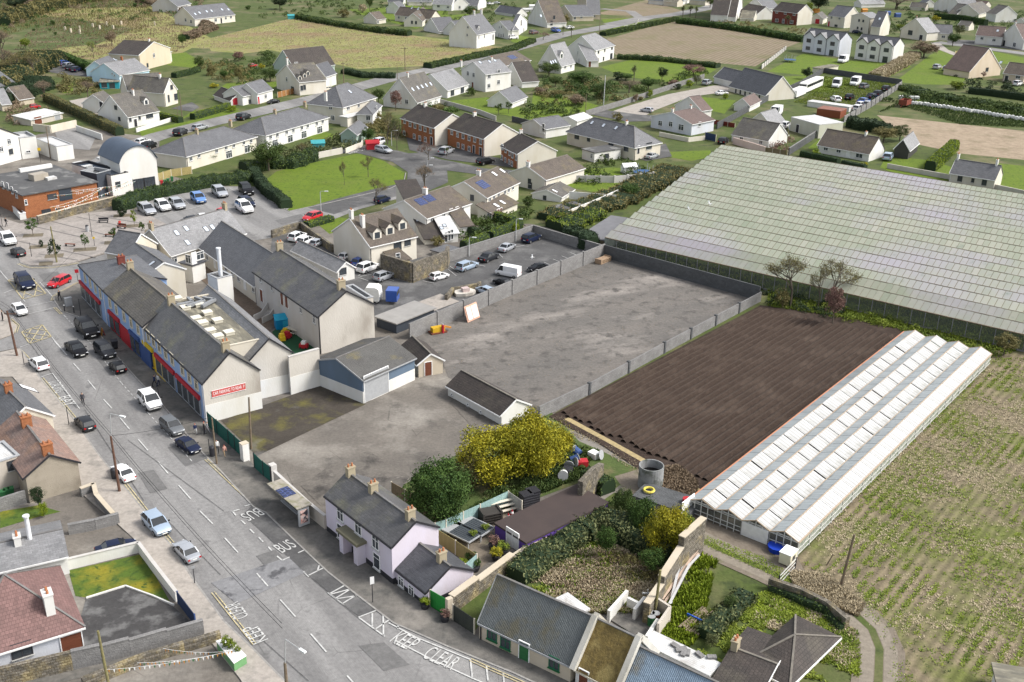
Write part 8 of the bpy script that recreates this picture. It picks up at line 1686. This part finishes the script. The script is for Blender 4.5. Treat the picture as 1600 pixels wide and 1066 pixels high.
small('white_hut','small cream caravan-like cabinet by the white greenhouse corner','cabinet',1230,880,[('body',MB().box(-.8,.8,-.6,.6,.2,1.4),wallm((.66,.63,.5),key='hut')),('roof',MB().box(-.85,.85,-.65,.65,1.4,1.48),pvc),('window',MB().box(-.3,.3,-.63,-.6,.6,1.1),glass)],.9,.05)
small('blue_tub','bright blue tub in front of the white greenhouse','tub',1213,861,[('tub',MB().tube((0,0,0),(0,0,.6),.8,.95,14),plain('tub_blue',(.01,.05,.45)))],0,.05)
for x,y,l_ in ((1112,795,'rack of dark red crates outside the white greenhouse'),(1098,790,'dark blue drum outside the white greenhouse')): small('crate_rack' if x > 1100 else 'drum',l_,'rack' if x > 1100 else 'drum',x,y,[('frame',MB().box(-1.8,1.8,-.6,.6,.1,1.1) if x > 1100 else MB().tube((0,0,0),(0,0,1.3),.6),plain('crate_red',(.14,.03,.02)) if x > 1100 else plain('drum_blue',(.02,.04,.12))),('rail',MB().box(-1.9,1.9,-.7,-.62,.4,.55).box(-1.9,1.9,-.7,-.62,.8,.95) if x > 1100 else MB().tube((0,0,1.3),(0,0,1.35),.64),col('k'))],-.55,.05)
# garden centre bits
for x,y,l_ in ((721,842,'cold frame with a yellow plant, nearer the lilac cottage'),(740,832,'cold frame with a green plant, nearer the pallets')):
    t = small('cold_frame',l_,'cold frame',x,y,[('table',MB().box(-1.1,1.1,-2,2,.75,.9),col('s'))]+[('slat',MB().box(-.98+.28*i,-.76+.28*i,-1.9,.8,.9,.95),plain('slat_dark',(.06,.07,.08))) for i in range(7)]+[('leg',MB().box(a-.05,a+.05,b_-.05,b_+.05,0,.75),col('s')) for a in (-1,1) for b_ in (-1.8,1.8)],.55+.35,.05)
    o = ob('plant',cm,t,(.2,-1.4,.85)); o.scale = (1.1,1,.6)
small('pallet_stack','stack of dark pallets with a plant on top beside the teal fence','pallets',766,816,[('pallet',MB().box(-1.1,1.1,-.8,.8,.05+.3*i,.18+.3*i).box(-1.1,-.9,-.8,.8,.18+.3*i,.33+.3*i).box(.9,1.1,-.8,.8,.18+.3*i,.33+.3*i),plain('dark_wood',(.05,.045,.04))) for i in range(5)],.4,.05)
for i,(x,y,k) in enumerate(((771,858,'r'),(785,866,'l'),(776,875,'y'),(715,899,'y'),(722,894,'h'),(737,882,'g'),(742,892,'g'))):
    t = small('potted_plant',('purple leaved potted plant by the purple wall','large potted plant by the white glazed door','small planter box on the yard','yellow flower pot by the lilac gable','second yellow flower pot by the lilac gable','green potted shrub at the teal panel','dark potted shrub at the teal panel')[i],'plant pot',x,y,[('pot',MB().tube((0,0,0),(0,0,.5),.4,.55,10),col('k'))],0,.05); o = ob('plant',treeproto('bush',k)[1],t,(0,0,.4)); o.scale = (1.5,1.5,1.1)
for i,(x,y) in enumerate(((664,952),(695,972))):
    t = small('potted_plant',('black tub of yellow flowers left of the green gate','black tub of dark flowers right of the green gate')[i],'plant pot',x,y,[('pot',MB().tube((0,0,0),(0,0,.5),.35,.45,10),col('k'))],0,.13); o = ob('plant',treeproto('bush','h' if i == 0 else 'r')[1],t,(0,0,.4)); o.scale = (1.2,1.2,.8)
for i,(x,y) in enumerate(((822,790),(832,784))): small('compost_bin',('left','right')[i]+' one of two tall black slatted compost bins','compost bin',x,y,[('body',MB().box(-.6,.6,-.6,.6,0,1.4),col('k')),('lid',MB().box(-.64,.64,-.64,.64,1.4,1.5),col('k'))]+[('band',MB().box(-.63,.63,-.63,.63,.25+.3*j,.3+.3*j),plain('band_grey',(.08,.08,.09))) for j in range(4)],.5,.05,group='black compost bins')
for i,(x,y) in enumerate(((800,806),(794,812),(789,803))): small('traffic_cone' if i < 2 else 'bench_shelf',('red and white cone left of the potting bench','red and white cone below the potting bench','tiered potting bench with yellow flowers')[i],'cone' if i < 2 else 'bench',x,y,[('cone',MB().tube((0,0,0),(0,0,.75),.25,.04,10),col('r')),('band',MB().tube((0,0,.3),(0,0,.5),.19,.13,10),pvc)] if i < 2 else [('shelf',MB().box(-1.4,1.4,-.3+.4*j,.1+.4*j,.4+.35*j,.46+.35*j),wallm(WALLS['cream'])) for j in range(3)],.5,.05)
for i,(x,y,k) in enumerate(((892,725,'b'),(886,740,'k'),(905,714,'b'),(910,728,'r'),(880,745,'w'),(928,715,'w'))): small('drum',('blue open drum in the scrap corner','black cable reel in the scrap corner','blue tipped drum nearest the soil','red crate in the scrap corner','small white tub in the scrap corner','white slab near the headland')[i],'drum',x,y,[('body',MB().tube((0,0,.3),(.9,.2,.6),.55,n=12) if i % 2 == 0 else MB().box(-.6,.6,-.5,.5,0,.7),col(k)),('rim',MB().tube((.88,.2,.6),(.95,.22,.62),.6,n=12),col('s'))],i*1.1,.05)
# log pile, planks along the wall
t = thing('log_pile','pile of cut poles tied with blue rope in the yellow-green weeds','logs',(*G(1090,975),.05),.9)
for i in range(16): ob('log',MB().tube((-1.9+rng.uniform(-.2,.2),-1+.26*(i % 8),.12+.25*(i//8)),(1.9+rng.uniform(-.2,.2),-1+.26*(i % 8)+rng.uniform(-.2,.2),.12+.25*(i//8)),.11,n=6).m('log',pmat('log_bark',(.17,.13,.09),(.26,.21,.15),3)),t)
ob('rope',MB().box(-.05,.05,-1.15,1.15,.3,.6).m('rope',plain('rope_blue',(.02,.1,.5))),t)
t = thing('plank_pile','heap of weathered white planks leaning along the old stone wall','planks',(*G(1058,915),.05),math.atan2(*(G(1085,870)-G(1045,930))[::-1]))
for i in range(12): ob('plank',MB().bar((-4+rng.uniform(-1,1),rng.uniform(-.8,.9),.1+i*.07),(3.5+rng.uniform(-2,2),rng.uniform(-.8,.9),.2+i*.09),.25,.05).m('plank',plain('plank_grey' if i % 3 else 'plank_pink',(.5,.5,.5) if i % 3 else (.5,.38,.3))),t)
for i,(x,y) in enumerate(((1066,1015),(1074,1021),(1055,1010),(1063,1017),(1068,1022),(1093,1024),(1112,1028))):
    g = G(x,y,cot3b.ze+.2); tag(ob('concrete_block',MB().box(-.4,.4,-.22,.22,0,.22).m('concrete_block',W_('block')) if i == 0 else bpy.data.meshes['concrete_block'],None,(g[0],g[1],cot3b.ze+.18),.3+i),'loose concrete block on the white lean-to roof','block','concrete blocks weighing down the white roof')
# walled yard behind the thatched cottage
wall(A23,[(600,690),(715,560)],1.3,.3,'white','white yard wall left of the concrete yard behind the thatch'); wall(A23,[(720,600),(800,640)],1.2,.3,'white','short white wall end in the concrete yard'); wall(A23,[(760,680),(825,600)],1.3,.3,'white','white yard wall in the middle behind the thatch'); wall(A23,[(835,850),(905,740)],1.3,.3,'white','white yard wall by the drums behind the thatch'); wall(A23,[(905,800),(980,690),(905,640)],1.8,.25,'dirty','dirty white wall around the drums and old pole')
ground('concrete_yard',[(948,967),(980,935),(1005,945),(1022,975),(1005,1000),(985,990)],g_concd)
house(A23,(395,645),(500,640),(280,560),40,'small lean-to with rusty white sheet roof behind the metal roofed cottage','shed',ridge='A',roof='flat',rk='wsheet',wall='dirty',par=0)
for i,(x,y,k) in enumerate(((1016,972,'k'),(1024,973,'n'),(1017,978,'g'))): small('barrel',('black barrel','brown barrel','green barrel')[i]+' standing in the corner of the white walled yard','barrel',x,y,[('body',MB().tube((0,0,0),(0,0,1.0),.35,n=12),col(k)),('lid',MB().tube((0,0,1),(0,0,1.04),.37,n=12),col('s'))],0,.05)
# playground and stairs
p0_ = G(445,512); t = thing('playhouse','bright blue toy playhouse under the outside stair','playhouse',(*p0_,.1),.4); ob('wall',MB().box(-1.4,1.4,-.9,.9,0,1.7).m('wall',plain('toy_blue',(.0,.20,.42))),t); ob('roof',MB().q([(-1.6,-1.1,1.6),(1.6,-1.1,1.6),(1.6,0,2.3),(-1.6,0,2.3)]).q([(-1.6,1.1,1.6),(-1.6,0,2.3),(1.6,0,2.3),(1.6,1.1,1.6)]).m('roof',plain('toy_teal',(.02,.32,.5))),t); ob('door',MB().box(-.4,.4,-.94,-.9,0,1.4).m('door',plain('toy_teal',(.02,.32,.5))),t)
small('picnic_table','light wooden play table on the green play turf','table',457,521,[('top',MB().box(-1.2,1.2,-.4,.4,.6,.68),col('c')),('leg',MB().box(-1.0,-.9,-.3,.3,0,.6),col('c')),('leg',MB().box(.9,1.0,-.3,.3,0,.6),col('c')),('seat',MB().box(-1.2,1.2,-.9,-.65,.35,.4),col('c'))],-.6,.1)
for i,(x,y,k) in enumerate(((446,525,'y'),(449,530,'r'),(441,533,'y'),(475,545,'r'))): small('toy',('yellow toy heap','red toy heap','small yellow toy','pink toy car')[i]+' on the green play turf','toy',x,y,[('body',MB().box(-.6,.6,-.4,.4,.1,.7),col(k)),('wheel',MB().tube((-.4,-.45,.15),(-.4,.45,.15),.15),tyre),('wheel',MB().tube((.4,-.45,.15),(.4,.45,.15),.15),tyre),('top',MB().box(-.3,.3,-.35,.35,.7,1.1),col('w' if i == 3 else k))],i,.1)
st = thing('outside_stair','grey concrete stair with solid parapets climbing the long rendered block','stairs',(*G(403,505),0),math.atan2(*(G(450,478)-G(404,500))[::-1])); gs = W_('grey'); Ls = mw((403,505),(450,478))
for i in range(14): ob('step',MB().box(Ls*.25+i*.3,Ls*.25+i*.3+.32,-.8,.8,0,.2*(i+1)).m('step',gs),st)
x1 = Ls*.25+14*.3; ob('landing',MB().box(x1,x1+2.2,-.9,.9,2.6,2.85).m('landing',gs),st)
for sg in (-1,1): ob('parapet',MB().add([(Ls*.25-.2,sg*.85-.07,-.1),(x1,sg*.85-.07,2.5),(x1,sg*.85-.07,3.8),(Ls*.25-.2,sg*.85-.07,1.1),(Ls*.25-.2,sg*.85+.07,-.1),(x1,sg*.85+.07,2.5),(x1,sg*.85+.07,3.8),(Ls*.25-.2,sg*.85+.07,1.1)],[(0,1,2,3),(7,6,5,4),(3,2,6,7),(0,4,5,1)]).box(x1,x1+2.2,sg*.85-.07,sg*.85+.07,2.5,3.8).box(Ls*.25-2,Ls*.25-.2,sg*.85-.07,sg*.85+.07,0,1.1).m('parapet',gs),st)
wl = thing('playground_wall','high stained yard wall with whitewashed foot between gable and long block','wall',(*G(455,617),0),math.atan2(*(G(502,603)-G(455,617))[::-1])); Lw = mw((455,617),(502,603)); ob('wall_panel',MB().box(0,Lw,0,.3,0,5.4).m('wall_panel',W_('gable')),wl); ob('painted_band',MB().box(0,Lw,-.04,0,0,2.5).m('painted_band',W_('white')),wl); ob('coping',MB().box(0,Lw,-.06,.36,5.4,5.5).m('coping',W_('grey')),wl)
# gravel yard bits
t = small('leaning_door','pink and white panelled sheet leaning against the block wall','panel',738,500,[('frame',MB().bar((0,-.3,0),(0,.5,2.4),3.0,.1),plain('panel_pink',(.62,.36,.26))),('pane',MB().bar((-.75,-.36,.3),(-.75,.3,2.2),1.1,.06),plain('panel_pale',(.72,.62,.56))),('pane',MB().bar((.6,-.36,.3),(.6,.3,2.2),1.4,.06),plain('panel_pale',(.72,.62,.56)))],math.atan2(*(G(800,461)-G(640,531))[::-1]),.08)
small('toy_digger','small yellow machine on orange sledge in the gravel yard','machine',684,520,[('body',MB().box(-1,1,-.5,.5,.2,.9),plain('machine_yellow',(.55,.34,.02))),('arm',MB().bar((.8,0,.9),(2.2,0,.4),.25),col('o')),('base',MB().box(-1.3,1.3,-.7,.7,0,.2),col('n'))],.5,.08)
small('gas_cylinder','tall red cylinder beside the small yellow machine','cylinder',692,521,[('body',MB().tube((0,0,0),(0,0,1.3),.22,n=10),col('r')),('cap',MB().tube((0,0,1.3),(0,0,1.5),.12,.08,8),col('s'))],0,.08)
tk2 = thing('pallet_stack','two weathered pallets stacked in the far corner of the gravel yard','pallets',(*G(942,410),.08),.9)
for i in range(3): ob('pallet',MB().box(-1.6,1.6,-.7,.7,.3*i,.3*i+.14).box(-1.6,-1.4,-.7,.7,.3*i+.14,.3*i+.3).box(1.4,1.6,-.7,.7,.3*i+.14,.3*i+.3).m('pallet',plain('pallet_wood',(.34,.24,.16))),tk2)
wall(PX,[(697,470),(708,458),(745,452),(750,448)],1.0,.5,'rubble','low brick bay heaped with rubble beside the block wall',cat='wall'); sk = small('builders_rubble','heap of pale rubble inside the low brick bay','rubble',727,460,[('heap',MB().prism([(2.2*math.cos(a)*rng.uniform(.8,1.1),1.3*math.sin(a)) for a in np.linspace(0,5.9,9)],0,.5),W_('gable')),('sack',MB().box(-.6,.6,-.5,.5,.5,1.1),plain('sack_pink',(.5,.4,.38)))],.5,.08)
scatter(PX,[(650,525),(940,405),(1180,468),(880,635),(835,650),(700,590)],900,'scattered_stones','w',.06,.16,'pale stones scattered over the gravel yard',z=.09,flop=.3)
small('straw_bale_heap','white bulk bags beside the rusty farm trailer','bags',1408,155,[('bag',MB().box(-.8+i*1.7,.6+i*1.7,-.7,.7,0,1.1),plain('bag_white',(.7,.7,.68))) for i in range(4)],-.1,.02)
bale = mk('wrapped_bale',*(lambda n: ([(r_*math.cos(6.28*i/n),x,.65+r_*math.sin(6.28*i/n)) for x,r_ in ((-.65,.5),(-.6,.64),(.6,.64),(.65,.5)) for i in range(n)],[(k*n+i,k*n+(i+1)%n,(k+1)*n+(i+1)%n,(k+1)*n+i) for k in range(3) for i in range(n)]+[tuple(range(n-1,-1,-1)),tuple(range(3*n,4*n))]))(12),plain('bale_wrap',(.62,.62,.6)),link=False)
for i in range(30):
    f = i/29; g = G(1426+174*f+rng.uniform(-.5,.5),164+26*f**1.1+rng.uniform(-.6,.6)); tag(ob('wrapped_bale',bale,None,(g[0],g[1],0),rng.uniform(-.5,.5)),'pale wrapped bale in the line along the straw field','bale','wrapped bales in a line')
for i,(x,y) in enumerate(((102,48),(111,51),(125,47),(145,43),(156,46),(167,40),(177,46),(190,39),(242,40),(125,53))):
    tag(ob('stone_marker',MB().box(-.4,.4,-.3,.3,-.1,1.8).m('stone_marker',W_('stone')) if i == 0 else bpy.data.meshes['stone_marker'],None,(*G(x,y),0),i),'upright grey stone pillar standing in the upper left field','stone','upright stones in the field')
for i,(x,y,z) in enumerate(((1077,327,22),(1109,318,24),(832,402,16))):
    g = G(x,y,z); d = i*.7; tag(MB().add([(-.35,0,0),(0,-.09,.02),(.4,0,.02),(0,.09,.02),(.05,-.7,.2),(-.12,-1.1,.05),(-.1,-.1,.02),(.05,.7,.2),(-.12,1.1,.05),(-.1,.1,.02),(0,0,-.12)],[(0,1,2,3),(1,4,6),(4,5,6),(3,7,9),(7,8,9),(0,10,1),(1,10,2),(2,10,3),(3,10,0)]).mk('seagull',pmat('white_frame',(.78,.78,.77))),('white seagull gliding over the glasshouse, left of two','white seagull gliding over the glasshouse, right of two','white seagull gliding over the car park')[i],'bird').location = (g[0],g[1],z)
for i,(x,y,l_) in enumerate(((1234,97,'round trampoline on the lawn of the grey triple gabled house'),(1005,275,'round trampoline behind the tarmac drive'))):
    small('trampoline',l_,'trampoline',x,y,[('mat',MB().tube((0,0,.9),(0,0,.95),2.2,n=18),col('k')),('rim',MB().tube((0,0,.85),(0,0,.99),2.45,n=18),plain('rim_blue',(.04,.10,.22)))]+[('leg',MB().tube((2.2*math.cos(a),2.2*math.sin(a),0),(2.2*math.cos(a),2.2*math.sin(a),2.6),.06),col('s')) for a in (0,1.05,2.1,3.15,4.2,5.25)],0,.02)
for i,(x,y,k,l_) in enumerate(((982,270,'w','white and yellow slide on the back lawn'),(455,30,'t','teal site cabin in the rough field'),(582,233,'r','red toy shed by the green timber shed'),(497,233,'t','teal covered trailer in the terrace garden'),(1350,20,'o','orange play frame in a top right garden'),(1386,24,'b','blue shed in a top right garden'),(1402,27,'b','blue tarpaulin in a top right garden'),(1275,20,'o','orange tarpaulin behind the cream houses'),(835,14,'w','white polytunnel roof at the top'),(595,35,'w','white garden swing at the field edge'))):
    s_ = 1.6 if i != 8 else 3; small('garden_shed' if k != 'w' else 'polytunnel',l_,'shed' if k != 'w' else 'frame',x,y,[('body',MB().box(-s_,s_,-1.1,1.1,0,1.7),col(k)),('roof',MB().q([(-s_-.2,-1.3,1.65),(s_+.2,-1.3,1.65),(s_+.2,0,2.4),(-s_-.2,0,2.4)]).q([(-s_-.2,1.3,1.65),(-s_-.2,0,2.4),(s_+.2,0,2.4),(s_+.2,1.3,1.65)]).q([(-s_,-1.1,1.6),(-s_,1.1,1.6),(-s_,0,2.35)]).q([(s_,-1.1,1.6),(s_,0,2.35),(s_,1.1,1.6)]),col(k))],.3,.02)
# grey sheet-roofed shelter by the glasshouse, pipes on the flat roof
house(PX,(905,370),(955,338),(938,385),12,'low shed with dark grey polythene roof beside the glasshouse corner','shed',roof='flat',rk=(.17,.17,.18),wall='rubble',par=0,o=.1)
house(Z2,(700,1066),(835,1010),(500,1010),45,'dark grey corrugated garden shed by the car park wall','shed',roof='flat',rk='slate',wall='grey',par=0)
house(U1,(700,110),(780,90),(330,120),25,'long white polythene covered frame behind the chalet','frame',roof='flat',rk='wsheet',wall='white',par=0)
H = flat
for i in range(3): H.place('duct',MB().bar((-1.5,0,.4),(1.5,0,.4),.5,.4).bar((1.4,0,.4),(1.4,2,.4),.4,.4).m('duct',plain('duct_steel',(.24,.25,.26),.5)),H.L*.5+i*1.6-2,H.W*.86-i*.7,H.ze-.1,.3*i)
